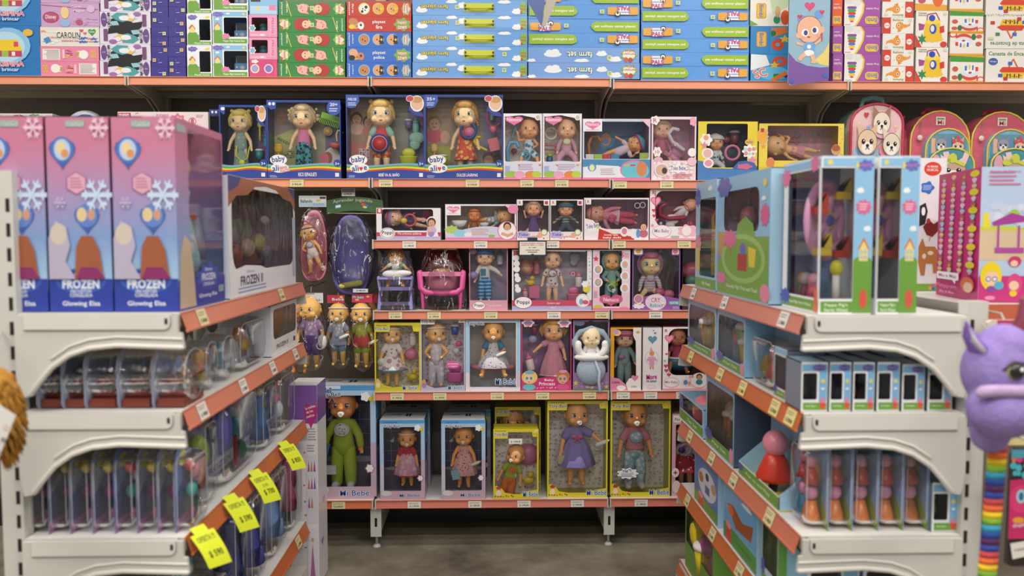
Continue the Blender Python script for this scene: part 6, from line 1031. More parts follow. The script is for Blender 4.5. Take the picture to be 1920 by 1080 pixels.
c.art([('p', [(1185.3, 562), (1210, 555), (1230, 552), (1255, 556), (1275.7, 560), (1275.7, 580.7), (1185.3, 580.7)], '9a5aa8'), ('e', 1230, 566, 20, 15, 'e8d8ec'), ('T', 'CRY', 1230, 562, 18, 9, 'd83a6a', 0, 'f8f4f8'), ('T', 'Babies', 1231, 572, 24, 7, '3a9ab0', 0, 'f8f4f8'), ('rr', 1255, 564, 1275, 571, 2, '5ab0b8'), ('t', 'KATIE', 1265, 567.5, 15, 4, 'e8f4f4'), ('e', 1197, 560, 9, 9, 'f0e0a0'), ('e', 1197, 560, 7.5, 7.5, 'c88ab0'), ('f', 1198, 573, 11, 5, 8, 'f4ecf4'), ('r', 1262, 574, 1274, 579, 'a890c8'), ('p', [(1185.3, 465.3), (1207, 465.3), (1206, 477), (1201, 480), (1190, 479), (1186, 474)], '6a4a98'), ('rr', 1188, 466, 1204, 477, 2, 'f4ecf0'), ('e', 1196, 471, 5, 4, 'e0a84a'), ('rr', 1258, 466, 1274, 479, 2, '6a4a98'), ('rr', 1260, 467, 1273, 477, 2, 'f4ecf0'), ('e', 1266, 472, 5, 4, 'e07a90')])
doll(c, 1222, 480, 585, skin='eebb84', legs='sit', head=1.3, hair='c06a8a', hairstyle='side', eyes='3f8fc0', big=1.5, wear=[('hood', 'b080a0', 'c090a8'), ('shirt', fab('d8b0c0', 'e8e4e8', 'stripes', 30), 2), ('bib', 'd8d8e0', 'e0b0c0')])
acc(c, 'gem', 1240, 549, 22, 'e06a90', y=.03); acc(c, 'gem', 1258, 553, 22, 'e88098', y=.03); c.end()
c = shelfbox('doll_box', 'dark box at rail end with pink and teal figure, behind right unit', 'doll box', 1279, 465, 1345, 581, Z4, d=.14, col='4a2438', side='2a1a24', win=(1279, 467, 1343, 574), back='3a2430', winr=2)
acc(c, 'gem', 1305, 510, 44, 'b8506a', y=.07); acc(c, 'gem', 1303, 528, 30, '5a8a80', y=.05); acc(c, 'gem', 1300, 541, 24, 'e07888', y=.04); c.end()
# ---------------------------------------------------------------- fifth shelf
def yoly(lab, x0, y0, x1, y1, z, col, lg, Y=None, d=.13, gx=None, pbk=True, bot=True, zf=16, side=None, win=None, back='e2dadb', word=(None,)):
    W_ = x1-x0; s_ = W_/86
    c = shelfbox('doll_box', lab, 'doll box', x0, y0, x1, y1, z, Y=Y, d=d, col=col, side=side or col, win=win or (x0+2.5, y0+5, x1-2.5, y1-7), back=back, winr=3)
    if pbk: c.bart([('pat', x0+3, y0+8, x1-3, y1-8, max(6, int(W_/11)), max(9, int((y1-y0)/11)), 'o', 2.2, ['a85a64', '9c505c'], int(x0)), ('pat', x0+3, y0+8, x1-3, y1-8, 6, 9, 'h', 1.6, ['a85a64'], int(x0)+1)])
    return c, s_
def mibebe(x, y, w, h, oc='f6f6fa', col='2f62a8'): return [('T', 'Mi Bebé', x, y, w, h, col, 0, oc)]
YEL = 'ddd02c'
c, s_ = yoly('yellow box with doll in white flowered dress and blue ribbon', 703, 605, 788, 734, Z5, YEL, 1)
c.art([('p', [(703.3, 605.3), (733, 605.3), (731, 622), (703.3, 622)], YEL), ('t', 'muñecas & bebés', 716, 610, 20, 2.6, '6a5a20'), ('T', 'Yoly-Bell', 716.5, 617, 26, 7, '2a2a60', 0, 'f6f6f0'), ('p', [(772, 605.3), (787.7, 605.3), (787.7, 622), (775, 621)], YEL), ('pat', 776, 608, 787, 620, 2, 2, 'f', 2, ['e8a84a'], 2), ('p', [(703.3, 733.7), (703.3, 712), (709, 709), (714, 716), (720, 722), (736, 726), (787.7, 722), (787.7, 733.7)], 'c8c22a'), ('e', 709, 716, 3.5, 4, 'e8b890'), ('e', 709, 722, 4, 5, 'e8dca8')]+mibebe(768, 727, 27, 8))
doll(c, 733, 611, 726, skin='e3a566', pacifier=True, wear=[('band', 'f0eeee'), ('shirt', fab('f2eef0', 'd08aa0', 'dots', 50), 1), ('skirt', fab('f2eef0', 'c89aa8', 'flow', 40), .26, .24, .5, '3f8fc8')], turn=12)
acc(c, 'bottle', 771, 636, 30, 'e8e6e8', y=.07); acc(c, 'gem', 768, 668, 26, 'd880a8', y=.06); acc(c, 'disc', 715, 680, 15, 'e8f0f4', y=.02); acc(c, 'duck', 771, 706, 24, 'dcc82c', y=.05); c.end()
c, s_ = yoly('pale patterned box with doll in silver suit and blue cup', 789, 598, 872, 734, Z5, 'c8c4d4', 1, win=(791, 600, 870, 731))
c.art([('p', [(789.3, 598.3), (817, 598.3), (815, 608), (789.3, 608)], 'f0eef4'), ('T', 'Yoly-Bell', 803, 603.5, 25, 7, '2a2a60', 0, 'f6f6f8'), ('r', 860, 598.5, 871.5, 605, 'e8e0d0'), ('e', 866, 602, 3, 1.6, 'e8a84a'), ('p', [(789.3, 733.7), (789.3, 716), (796, 711), (800, 722), (815, 728), (871.7, 722), (871.7, 733.7)], 'b8b4cc'), ('e', 795, 716, 3.5, 4, 'd89a70'), ('e', 795, 723, 4, 5, 'b07a9a'), ('e', 849, 684, 12.5, 7, 'e05aa8'), ('t', 'con mamadera', 849, 682, 20, 3, 'f8ecf4'), ('t', 'y mágica', 849, 687, 16, 3, 'f8ecf4')]+mibebe(853, 727, 26, 8))
doll(c, 817, 609, 728, skin='dfa066', arms=('bent', 'bent'), pacifier=True, turn=22, wear=[('band', 'e8e8ea'), ('shirt', fab('d0ccd8', 'e4e2e8', 'flow', 60), 0), ('pants', fab('cac6d4', 'e2e0e8', 'flow', 60), .8)])
acc(c, 'cup', 852, 620, 20, '3058a8', y=.05); acc(c, 'gem', 859, 648, 13, 'e0609a', y=.06); acc(c, 'gem', 854, 662, 14, 'd8d4d8', y=.06); acc(c, 'spoon', 840, 640, 16, 'b8b4b8'); acc(c, 'potty', 852, 703, 34, 'd868b0', y=.04); c.end()
c, s_ = yoly('light blue framed box with doll seated in pink bath seat', 873, 599, 976, 735, Z5, 'a8ccec', 1, pbk=False, win=(881, 604, 968, 727), back='a89e96')
c.art([('r', 873.3, 700, 880.5, 734.7, 'e8d8e4'), ('r', 968.5, 700, 975.7, 734.7, 'd8bcd0'), ('r', 873.3, 727.5, 975.7, 734.7, 'e8dce8'), ('T', 'Yoly-Bell', 892, 607, 32, 9, '2a2a60', 0, 'f2f4fa')]+mibebe(948, 717, 38, 11)+[('t', 'con chupete', 952, 727, 34, 3.5, '3a4a7a'), ('l', 880, 604, 969, 604, 1.2, 'f4f8fc'), ('l', 968, 604, 968, 727, 1.2, 'f0f4fa')])
doll(c, 925, 605, 722, skin='df9a58', legs='sit', arms=('down', 'bent'), head=1.15, pacifier=True, bottle=1, wear=[('bow', 'eec8d8'), ('shirt', fab('d8d4dc', '6a6480', 'dots', 100), 1, .43, '3f88b0'), ('skirt', fab('d8d4dc', '6a6480', 'dots', 100), .26, .27, .52)])
m = MB(); p_ = c.L(925, 692, .05); m.lathe((p_.x, p_.y, p_.z-.012), [(.075, 0), (.098, .008), (.1, .02), (.085, .022)], mat('d88098', 'plastic'), 24, 1, .5); m.build('bath_seat', c.root); c.end()
c = shelfbox('doll_box', 'pink box with blonde tiara doll in satin pink gown', 'doll box', 977, 598, 1072, 735, Z5, d=.14, col='d03a7a', side='8a5078', win=(979, 600, 1070, 715), back='8a6a98', winr=2)
c.bart([('r', 979, 640, 1010, 690, 'b890b8'), ('e', 1003, 618, 10, 10, 'd8608a'), ('r', 979, 632, 1000, 644, '7a98c8')])
c.art([('p', [(1000, 733), (1003, 712), (1022, 709), (1045, 708), (1060, 712), (1062, 733)], 'c8327a'), ('t', 'Baby', 1030, 715, 18, 5.5, 'fbeef4'), ('t', 'Princess', 1026, 721.5, 30, 6.5, 'fbeef4'), ('pat', 1006, 728, 1056, 731, 9, 1, 'h', 1.8, ['f0a0c0'], 1), ('e', 993, 709, 15, 13, 'e8c860'), ('e', 992, 712, 10, 9, 'f0c8a8'), ('e', 988, 711, 2.4, 2.8, '4a90b8'), ('e', 996, 711, 2.4, 2.8, '4a90b8'), ('e', 992, 718, 2, 1, 'c84a60'), ('e', 993, 700, 9, 3, '6ab0d8'), ('e', 992, 728, 12, 6, '6ac0c8'), ('e', 1056, 708, 13, 13, 'b87a48'), ('e', 1055, 713, 9, 9, 'e8a888'), ('e', 1051, 712, 2.4, 2.8, '4a80b8'), ('e', 1059, 712, 2.4, 2.8, '4a80b8'), ('e', 1055, 719, 2, 1, 'c84a60'), ('e', 1056, 698, 8, 3, 'e890b8'), ('e', 1056, 728, 12, 6, 'd85a90'), ('f', 990, 605, 11, 8, 6, 'f2dce8'), ('e', 990, 606, 7, 5, 'e07aa8'), ('r', 982, 604, 998, 607, '6a80c0'), ('f', 1058, 605, 12, 9, 6, 'f2dce8'), ('e', 1058, 606, 7, 5, 'e07aa8'), ('r', 1050, 604, 1066, 607, '6a80c0')])
doll(c, 1039, 603, 722, skin='dca070', hair='d8a850', hairstyle='tail', arms=('out', 'down'), head=1.15, eyes='3a5a90', big=1.2, wear=[('shirt', 'e0a0b4', 1), ('skirt', 'dc98b0', .12, .23, .52, 'e8b8c8'), ('bow', 'd87aa0', 0, .99)])
acc(c, 'bottle', 993, 680, 36, 'f0e4e4', y=.03, col2='e078a8', rot=-12); acc(c, 'gem', 1000, 640, 18, 'b0a8d8', y=.06); acc(c, 'cup', 1004, 620, 18, 'd86090'); c.end()
c = shelfbox('doll_box', 'lilac open box with doll wrapped in white and blue blanket', 'doll box', 1074, 600, 1143, 734, Z5, d=.14, col='9a78a8', side='5a4a6a', win=(1077, 603, 1140, 700), back='8a7098', winr=2)
c.art([('f', 1108, 711, 15, 9, 8, 'a83a70'), ('T', 'Baby', 1108, 707, 20, 6, 'd8c04a', 0, '7a2a58'), ('T', 'Soul', 1107, 714, 17, 6, 'd8c04a', 0, '7a2a58'), ('pat', 1076, 716, 1142, 730, 7, 2, 's', 5, ['c8a0d0', 'd8c85a', 'a888c8'], 3), ('r', 1074.3, 731, 1142.7, 733.7, '5a8a4a'), ('t', 'Bebé soft', 1107, 727, 16, 3, 'f0e8f4'), ('e', 1086, 606, 10, 5, '6a7098'), ('r', 1104, 601, 1111, 604, '2a2430'), ('lines', 1124, 602, 1140, 606, 1, '3a3040')])
doll(c, 1108, 618, 714, y=-.0, skin='f0bc98', arms=('down', 'down'), head=1.25, legs='apart', big=.8, wear=[('shirt', 'f0eeec', 2)])
m = MB(); q = c.L(1108, 645, .0)
m.tube([(q.x+.068*math.cos(a_), -.01+.005*math.cos(5*a_), q.z+.062*math.sin(a_)) for a_ in [2*PI*i/28 for i in range(28)]], [.011+.003*math.sin(i*2) for i in range(28)], mat('9ab0c0', 'cloth'), 8, loop=True)
m.tube([(q.x+.055*math.cos(a_), -.022+.003*math.cos(5*a_), q.z-.005+.05*math.sin(a_)) for a_ in [PI*.95+PI*1.1*i/16 for i in range(17)]], [.014]*17, mat('f2f4f4', 'cloth'), 8)
m.build('blanket_collar', c.root)
m = MB(); q2 = c.L(1108, 700, 0); m.ball((q2.x, -.005, q2.z+.01), (.06, .03, .06), mat('a8b8cc', 'cloth'), 18, 12); m.ball((q.x, -.018, q.z-.052), (.072, .024, .018), mat('f2f4f4', 'cloth'), 18, 8); m.build('blanket', c.root)
m = MB(); m.tube([(q2.x+.015, -.032, q2.z+.05), (q2.x+.03, -.042, q2.z+.01), (q2.x+.028, -.04, q2.z-.03), (q2.x+.034, -.03, q2.z-.07)], .006, mat('c0d0e4', 'cloth'), 6, flat=.4); m.build('ribbon', c.root)
c.end()
c = shelfbox('doll_box', 'amber sided box with doll in pink turban and grey blue suit', 'doll box', 1144, 614, 1203, 735, Z5, d=.14, col='e8a828', side='b87a18', win=(1151, 617, 1193, 724), back='5a3a20', winr=2)
c.art([('p', [(1187, 614.3), (1202.7, 614.3), (1202.7, 734.7), (1194, 734.7), (1192, 640), (1187, 630)], 'f0ecec'), ('p', [(1144.3, 734.7), (1144.3, 709), (1160, 712), (1172, 722), (1178, 734.7)], 'e088b0'), ('p', [(1178, 734.7), (1174, 722), (1180, 712), (1202.7, 708), (1202.7, 734.7)], 'f2eef0'), ('h', 1191, 711, 14, 13, 'e088a8'), ('e', 1156, 624, 8, 6, 'f0c870'), ('e', 1154, 622, 5, 5, 'c8a0d0'), ('t', 'Little', 1155, 719, 14, 5, '6a2a5a'), ('e', 1165, 730, 9, 5, 'f4ecf0'), ('lines', 1184, 726, 1198, 730, 2, '6a9a5a'), ('e', 1196, 623, 3.5, 2.5, 'e8a83a'), ('lines', 1152, 628, 1162, 631, 1, 'f8f4e8')])
doll(c, 1174, 620, 728, skin='dfa890', arms=('low', 'down'), head=1.1, wear=[('hat', fab('d86a90', 'e8a0b8', 'stripes', 40), 'c85a80'), ('shirt', '8fb0b4', 2), ('pants', '8fb0b4', 1)])
acc(c, 'gem', 1168, 672, 14, 'b088b8', y=.028); c.end()
c = shelfbox('doll_box', 'plain white tall carton with small pink figure print', 'doll box', 1204.5, 614, 1241, 735, Z5, col='e4dfe2', side='b8b0a8')
c.art([('r', 1206, 616, 1239.5, 733, 'ebe6ea'), ('h', 1223, 637, 18, 17, '5f9aa8'), ('h', 1228, 625, 5, 5, '7a70b0'), ('h', 1225, 620, 4, 4, 'd880a8'), ('e', 1222, 672, 13, 14, 'b8c0d8'), ('e', 1222, 672, 12, 13, 'ebe6ea'), ('e', 1222, 664, 5, 5, 'd8955c'), ('p', [(1216, 670), (1228, 670), (1233, 678), (1227, 678), (1226, 690), (1218, 690), (1217, 678), (1211, 678)], 'dca0c0'), ('r', 1218, 690, 1221, 694, 'd8955c'), ('r', 1223, 690, 1226, 694, 'd8955c'), ('p', [(1218, 658), (1220, 652), (1224, 658)], 'd8a0b8'), ('T', 'More', 1222, 709, 20, 9, 'b02a78', -4, 'e8a0c8'), ('t', 'mi amor', 1222, 717, 20, 5, '3a3a80'), ('e', 1222, 728, 8, 4, 'e8b8c8'), ('e', 1222, 728, 7, 3, 'ebe6ea')]); c.end()
c = shelfbox('doll_box', 'white box with curved pink edge, doll seated in blue feeding chair', 'doll box', 1242, 613, 1335, 735, Z5, col='f2ecf0', side='c86a88', win=(1252, 616, 1332, 706), back='4a2c34', winr=16)
c.art([('h', 1254, 635, 18, 18, 'e0688e'), ('h', 1254, 635, 13, 13, 'eaa0b8'), ('t', 'R', 1248, 620, 5, 6, 'b83a48'), ('h', 1249, 665, 5, 5, 'd0406a'), ('e', 1246, 678, 2, 2, '9ac04a'), ('h', 1248, 688, 8, 8, 'd0406a'), ('h', 1249, 697, 8, 8, 'd0406a'), ('h', 1254, 705, 8, 8, 'd0406a'), ('e', 1259, 720, 15, 10, 'e8a0b8'), ('e', 1259, 720, 14, 9, 'f4f0f2'), ('t', 'Mis Baby', 1259, 720, 24, 6, '9a7ab0'), ('f', 1290, 719, 11, 9, 7, 'f2dce4'), ('e', 1286, 720, 4, 5, '5a90c0'), ('e', 1293, 722, 3, 4, 'e0a04a'), ('e', 1312, 716, 17, 15, 'e8a0b8'), ('e', 1312, 716, 16, 14, 'f4eef0'), ('kid', 1312, 710, 5, 'd8a080', '4a3024', '3a8a90'), ('r', 1242.3, 732, 1334.7, 734.7, 'e890a8'), ('t', '10', 1297, 709, 8, 5, 'd0406a')])
doll(c, 1273, 620, 714, skin='b87a58', legs='sit', head=1.15, wear=[('shirt', 'b04a68', 1), ('skirt', 'd8c03a', .36, .17, .42)])
m = MB(); q = c.L(1282, 690, .05); m.lathe((q.x, q.y, q.z-.02), [(.04, 0), (.065, .02), (.07, .05)], mat('3f7aa0', 'plastic'), 20, 1, .6); m.build('feeding_chair', c.root)
m = MB(); m.lathe((q.x-.005, .035, q.z+.028), [(.045, 0), (.055, .004), (.05, .008)], mat('eceaea', 'plastic'), 20, 1, .5); m.build('chair_tray', c.root); c.end()
# ---------------------------------------------------------------- base shelf
def bluebox(lab, x0, y0, x1, y1, z, Y, d, logo=True, word='Mi Bebé', script=False):
    W_ = x1-x0; H_ = y1-y0; q = W_*.085
    c = shelfbox('doll_box', lab, 'doll box', x0, y0, x1, y1, z, Y=Y, d=d, col='a8c8ea', side='c8d0e4', top='d8dce4', win=(x0+q, y0+H_*.09, x1-q, y1-H_*.11), back='23284a', winr=2)
    a = [('r', x0+.3, y0+.3, x1-.3, y0+H_*.045, '4f9ad8'), ('r', x0+.3, y0+H_*.55, x0+q, y1-.3, 'c8c4d8'), ('r', x1-q, y0+H_*.5, x1-.3, y1-.3, 'c0a8c0'), ('r', x0+.3, y1-H_*.108, x1-.3, y1-.3, 'c8a8b8'), ('t', 'muñecas & bebés', x0+W_*.25, y0+H_*.03, W_*.3, H_*.014, '2a3a70')]
    if logo: a += [('T', 'Yoly-Bell', x0+W_*.27, y0+H_*.085, W_*.36, H_*.045, '1f2350', 0, 'f2f4fa')]
    a += [('f', x1-W_*.16, y0+H_*.1, W_*.07, H_*.04, 5, 'e8eef4'), ('e', x1-W_*.07, y0+H_*.12, W_*.045, H_*.02, 'd8c83a'), ('l', x1-W_*.03, y0+H_*.08, x1-W_*.05, y0+H_*.12, W_*.02, 'd8c83a'), ('f', x1-W_*.1, y1-H_*.27, W_*.07, H_*.04, 6, 'a86a88'), ('f', x1-W_*.1, y1-H_*.27, W_*.055, H_*.032, 6, 'e8e8ea'), ('e', x0+W_*.14, y1-H_*.08, W_*.12, H_*.035, 'd8d4d8')]
    a += mibebe(x0+W_*.66 if not script else x0+W_*.66, y1-H_*.055, W_*.46, H_*.05 if script else H_*.038)
    c.art(a)
    bt = [('r', x0, y1-H_*.28, x1, y1, '6a5a70'), ('e', x0+W_*.5, y1-H_*.28, W_*.5, H_*.03, 'a8a0b0')]
    for i in range(1, 6): bt.append(('l', x0+W_*i/6, y0, x0+W_*i/6, y1-H_*.28, 1, '8a8aa8'))
    for i in range(1, 5): bt.append(('l', x0, y0+H_*(.1+.13*i), x1, y0+H_*(.1+.13*i), 1, '8a8aa8'))
    bt += [('p', [(x0+W_*.14, y0+H_*.37), (x0+W_*.24, y0+H_*.31), (x0+W_*.22, y0+H_*.38)], 'd8d8dc')]
    c.bart(bt)
    c.topf.draw([('r', 3, 6, 97, 94, 'dcdfe6'), ('lines', 20, 30, 44, 60, 1, '8a90a0'), ('r', 54, 30, 66, 60, '2a3458'), ('l', 60, 28, 60, 62, 2, 'dcdfe6')])
    c.right.draw([('r', 0, 0, 100, 30, '4f94d0'), ('r', 0, 30, 100, 60, 'a8b8dc'), ('r', 0, 60, 100, 100, 'b898b0'), ('r', 20, 32, 60, 56, '2a2440'), ('lines', 18, 70, 70, 84, 3, '7a6a88')])
    return c
Yf = YB+.02
c = bluebox('largest blue framed box with doll in lime green suit', 586, 722, 704, 936, Z6, Yf, .17, script=True)
doll(c, 640, 735, 920, skin='c9824a', arms=('down', 'down'), legs='stand', head=.9, pacifier=True, wear=[('bow', 'e8b0c0', -.09, .95), ('shirt', 'a8be38', 2), ('pants', 'a8be38', 1), ('bib', fab('dcd8dc', '7a7080', 'dots', 90), 'dcd8dc'), ('shoes', 'd8d4d8')])
acc(c, 'box', 604, 846, 26, '4a90b8', y=.03, rot=15); acc(c, 'box', 619, 883, 20, 'dfe4ec', y=.02, rot=90)
c.art([('r', 587, 723, 640, 729, 'd8e4f0'), ('T', 'Yoly-Bell', 606, 733, 34, 13, '1f2350', 0, 'a8c8ea')]); c.end()
for (xa, xb, lab, who) in ((713, 796, 'blue framed box, doll in red and pink dress, base shelf', 0), (828, 910, 'blue framed box, doll in pink dotted dress with bottle, base shelf', 1)):
    c = bluebox(lab, xa, 787 if who == 0 else 787, xb, 938, Z6, YB+.006, .17)
    if who == 0: doll(c, 761, 812, 918, skin='d0904e', pacifier=True, wear=[('band', 'f0eeee'), ('shirt', 'c03048', 1), ('skirt', fab('d8a0b8', 'e8c0d0', 'flow', 50), .2, .24, .58, 'b82a3c')], turn=4)
    else: doll(c, 869, 805, 922, skin='d4914c', pacifier=True, bottle=1, wear=[('shirt', fab('e4b0b0', '8a3a48', 'dots', 100), 0), ('skirt', fab('e4b0b0', '8a3a48', 'dots', 100), .22, .22, .56)], turn=-4)
    if who: acc(c, 'box', 854, 893, 18, '8ab8d0', y=.02, rot=-12)
    c.end()
for (xa, xb, yy, lab) in ((716, 800, 768, 'second blue box behind the red dressed doll, only its top showing'), (831, 914, 768, 'second blue box behind the dotted dress doll, only its top showing')):
    c = bluebox(lab, xa+8, yy, xb+6, 925, Z6, YB+.2, .13); c.end()
# yellow boxes of the base shelf
def yellowbox(lab, x0, y0, x1, y1, Y, d=.16, clip=True):
    W_ = x1-x0; H_ = y1-y0; c, s_ = yoly(lab, x0, y0, x1, y1, Z6, YEL, 1, Y=Y, d=d, side='c0b424', win=(x0+3, y0+6, x1-3, y1-9), back='dcd4d5')
    c.art([('p', [(x0+.3, y0+.3), (x0+W_*.33, y0+.3), (x0+W_*.32, y0+18), (x0+.3, y0+18)], YEL), ('t', 'muñecas & bebés', x0+W_*.16, y0+3.5, W_*.24, 2.4, '5a4a20'), ('T', 'Yoly-Bell', x0+W_*.165, y0+11, W_*.29, 8, '20205a', 0, 'f6f6ee'), ('p', [(x1-W_*.16, y0+.3), (x1-.3, y0+.3), (x1-.3, y0+15), (x1-W_*.13, y0+15)], YEL), ('pat', x1-W_*.13, y0+2, x1-1, y0+13, 2, 2, 'e', 2, ['e8e0a0', 'd8a84a'], 2), ('p', [(x0+.3, y1-.3), (x0+.3, y1-22), (x0+6, y1-26), (x0+16, y1-20), (x0+22, y1-12), (x0+40, y1-9), (x1-36, y1-9), (x1-24, y1-14), (x1-.3, y1-18), (x1-.3, y1-.3)], YEL), ('e', x0+10, y1-18, 4.5, 4.5, 'e0a070'), ('e', x0+10, y1-21, 5, 3, 'b8402c'), ('e', x0+10, y1-11, 5, 6, 'f0e0c0'), ('pat', x0+2, y1-8, x0+40, y1-2, 8, 1, 'e', 1.4, ['c84a4a', '4a8a3a'], 3)]+mibebe(x1-W_*.18, y1-9, W_*.33, 10))
    return c
c = yellowbox('tall yellow box with doll in lilac dress with pink bow', 1026, 751, 1140, 935, Yf)
doll(c, 1083, 757, 917, skin='d5995f', pacifier=True, arms=('down', 'out'), head=.92, bottle=1, turn=10, wear=[('shirt', '9186c8', 1), ('skirt', '9186c8', .24, .225, .56), ('bow', 'd86a90', 0, .60)])
acc(c, 'box', 1053, 866, 16, 'c8b89a', y=.03); c.end()
c = yellowbox('tall yellow box with doll in blue and pink romper, speech bubble print', 1144, 751, 1258, 934, Yf)
doll(c, 1194, 757, 922, skin='d0935c', pacifier=True, arms=('down', 'down'), head=.92, wear=[('shirt', 'd890a0', 1), ('bib', fab('a8c8dc', 'e8e8ec', 'flow', 60), '90b8d0'), ('pants', fab('9cc0d4', 'd8e0e8', 'flow', 50), .9), ('belt', 'd08898', .45), ('shoes', 'd8c8c8')])
acc(c, 'cloth', 1174, 774, 34, '9ab8cc', y=.07)
c.art([('f', 1177, 889, 20, 11, 9, '2a3a70'), ('f', 1177, 889, 19, 10, 9, 'f2f2f4'), ('t', '"ríe"!..', 1176, 884, 24, 7, '1f2a5a'), ('lines', 1164, 889, 1192, 896, 3, '3a4a7a')]); c.end()
c = yellowbox('small yellow box with doll in orange and lime overalls, front one', 925, 804, 1010, 936, YB+.005, .1)
doll(c, 958, 838, 950, skin='d2965e', rot=14, pacifier=True, turn=-25, head=1.0, wear=[('bow', 'eab8c8', -.02, .93), ('shirt', 'a8c03a', 1), ('pants', 'df7a30', .8), ('bib', 'df7a30', 'b8c83a')])
acc(c, 'duck', 992, 900, 26, 'dcc42c', y=.03); acc(c, 'gem', 991, 860, 50, 'c06a98', y=.07); acc(c, 'disc', 963, 894, 13, 'e8e8e8', y=.02)
c.art([('r', 954, 822, 979, 832, 'f0eee8'), ('t', '$ 1.490,00', 967, 828, 18, 4, '2a2a2a')]); c.end()
c = yellowbox('yellow box standing behind the orange overalls doll, upper half showing', 928, 763, 1014, 920, YB+.14, .15)
doll(c, 962, 772, 915, skin='c98d5a', wear=[('bow', 'e8b0c0'), ('shirt', 'b84a78', 1), ('skirt', 'b84a78', .3, .22)]); acc(c, 'bottle', 1002, 788, 30, 'd8d4d4', y=.06); acc(c, 'gem', 996, 850, 40, '8a4a8a', y=.06); c.end()
c = shelfbox('doll_box', 'pale pink box at rail end with red polka skirt print', 'doll box', 1259, 776, 1340, 934, Z6, Y=Yf, d=.14, col='d8a8b8', side='b08090', win=(1266, 796, 1336, 925), back='8a6a78', winr=3)
c.art([('rr', 1261, 779, 1278, 792, 2, 'f2ece4'), ('t', 'Flor', 1269, 786, 11, 6, '3a2a30'), ('e', 1266, 888, 7, 9, 'f4eef0'), ('s', 1266, 888, 5, 4, 'c84a50'), ('e', 1268, 915, 8, 12, 'e8d8dc')])
doll(c, 1290, 800, 926, skin='d8a080', wear=[('shirt', 'ece8ea', 1), ('skirt', fab('b83a48', 'f0eaea', 'dots', 60), .3, .24)]); acc(c, 'ring', 1287, 845, 24, 'd8c8e0', y=.015); acc(c, 'gem', 1279, 846, 14, '5a3a8a', y=.01); c.end()
# ---------------------------------------------------------------- hanging bagged goods of the bay on the left
def hook_card(t, x0, y0, x1, y1, col, items, ztop, Y0, arch=False, nm='header_card'):
    pass
def hung(name, lab, cat, cx, ytop, group=None, Yh_=YB+.05):
    a = P(cx, ytop, Yh_); t = thing(name, lab, cat, (a.x, Yh_, a.z), 0, group)
    m = MB(); m.tube([(0, .0, -.008), (0, .006, .012), (0, .3, .018)], .002, mat('8a8680', 'metal'), 6); m.build('hook', t)
    return t, (lambda px, py, y=0: Vector((P(px, py, Yh_).x-a.x, y, P(px, py, Yh_).z-a.z)))
def flatcard(t, L_, x0, y0, x1, y1, col, items, nm='header_card', bend=0, yy=-.004):
    A = L_(x0, y1); B = L_(x1, y0); w = B.x-A.x; h = B.z-A.z
    tf = lambda u, v, l: (A.x+u, yy-l-bend*.012*math.sin(PI*u/w), A.z+v+bend*.014*math.sin(PI*u/w))
    f = Face((x0, y0, x1, y1), w, h, tf); n = 10; m = MB(); vs = []
    for i in range(n+1): vs += [tf(w*i/n, 0, 0), tf(w*i/n, h, 0), tf(w*i/n, 0, -.001), tf(w*i/n, h, -.001)]
    fs = []
    for i in range(n): a_ = i*4; fs += [(a_, a_+4, a_+5, a_+1), (a_+2, a_+3, a_+7, a_+6), (a_+1, a_+5, a_+7, a_+3), (a_+4, a_, a_+2, a_+6)]
    m.add(vs, fs, col); cd = m.build(nm, t); f.draw(items); f.done(cd); return cd
def tubshape(m, L_, x0, y0, x1, y1, xt0, xt1, col, dep, rim):
    """open bath seen from above: rounded bottom, narrower top"""
    def loop(s_, yv):
        pts = []; n = 28; cx = (x0+x1)/2; cy = (y0+y1)/2
        for i in range(n):
            a_ = 2*PI*i/n; yy = -math.sin(a_); k = (yy+1)/2; hw = ((xt1-xt0)/2*(1-k)+(x1-x0)/2*k)
            c_ = math.cos(a_); px = cx+hw*s_*math.copysign(abs(c_)**.7, c_); py = cy+(y1-y0)/2*s_*math.copysign(abs(yy)**.8, yy)
            pts.append(L_(px, py, yv))
        return pts
    a0 = loop(1, 0); a1 = loop(.97, -.008); a2 = loop(.86, -.004); a3 = loop(.78, dep*.6); a4 = loop(.6, dep); b3 = loop(.84, dep*.62); b4 = loop(.64, dep+.004)
    n = 28; vs = a0+a1+a2+a3+a4+b4+b3; fs = []
    for r in range(4): fs += [(r*n+i, r*n+(i+1) % n, (r+1)*n+(i+1) % n, (r+1)*n+i) for i in range(n)]
    fs.append(tuple(4*n+i for i in range(n)))
    for r, q in ((5, 6), (6, 0)): fs += [(r*n+i, r*n+(i+1) % n, q*n+(i+1) % n, q*n+i) for i in range(n)]
    fs.append(tuple(5*n+n-1-i for i in range(n)))
    m.add(vs, fs, mat(col, 'plastic'), True)
t, L_ = hung('bagged_toy_bath', 'pink toy bath in clear bag with doll lying in it', 'toy bath', 586, 366)
m = MB(); tubshape(m, L_, 560, 393, 618, 528, 562, 600, 'e08aa4', .05, 1); m.build('bath', t)
doll(t, 0, 0, 0, local=(L_(584, 468, .006), (L_(0, 424).z-L_(0, 520).z)*.95), skin='e0a060', rot=-12, legs='apart', arms=('bent', 'down'), wear=[('pants', 'ece8e8', .12), ('bib', 'd8d8e0', '5a7ab0'), ('band', '5a7ab0')], turn=12)
flatcard(t, L_, 561, 367, 612, 388, 'e4e8ea', [('t', 'Bañando', 575, 377, 22, 6, '1f3a5a'), ('r', 562, 380, 611, 387, 'b8d4e8'), ('t', 'bebé', 598, 383, 20, 5, '8ab0d8'), ('e', 597, 376, 4, 2.4, 'd8cc3a'), ('r', 600, 369, 611, 373, '4a4a5a')])
m = MB(); q = L_(588, 458, .005); m.ball(q, (.066, .045, .155), BAG, 20, 16); m.build('plastic_bag', t)
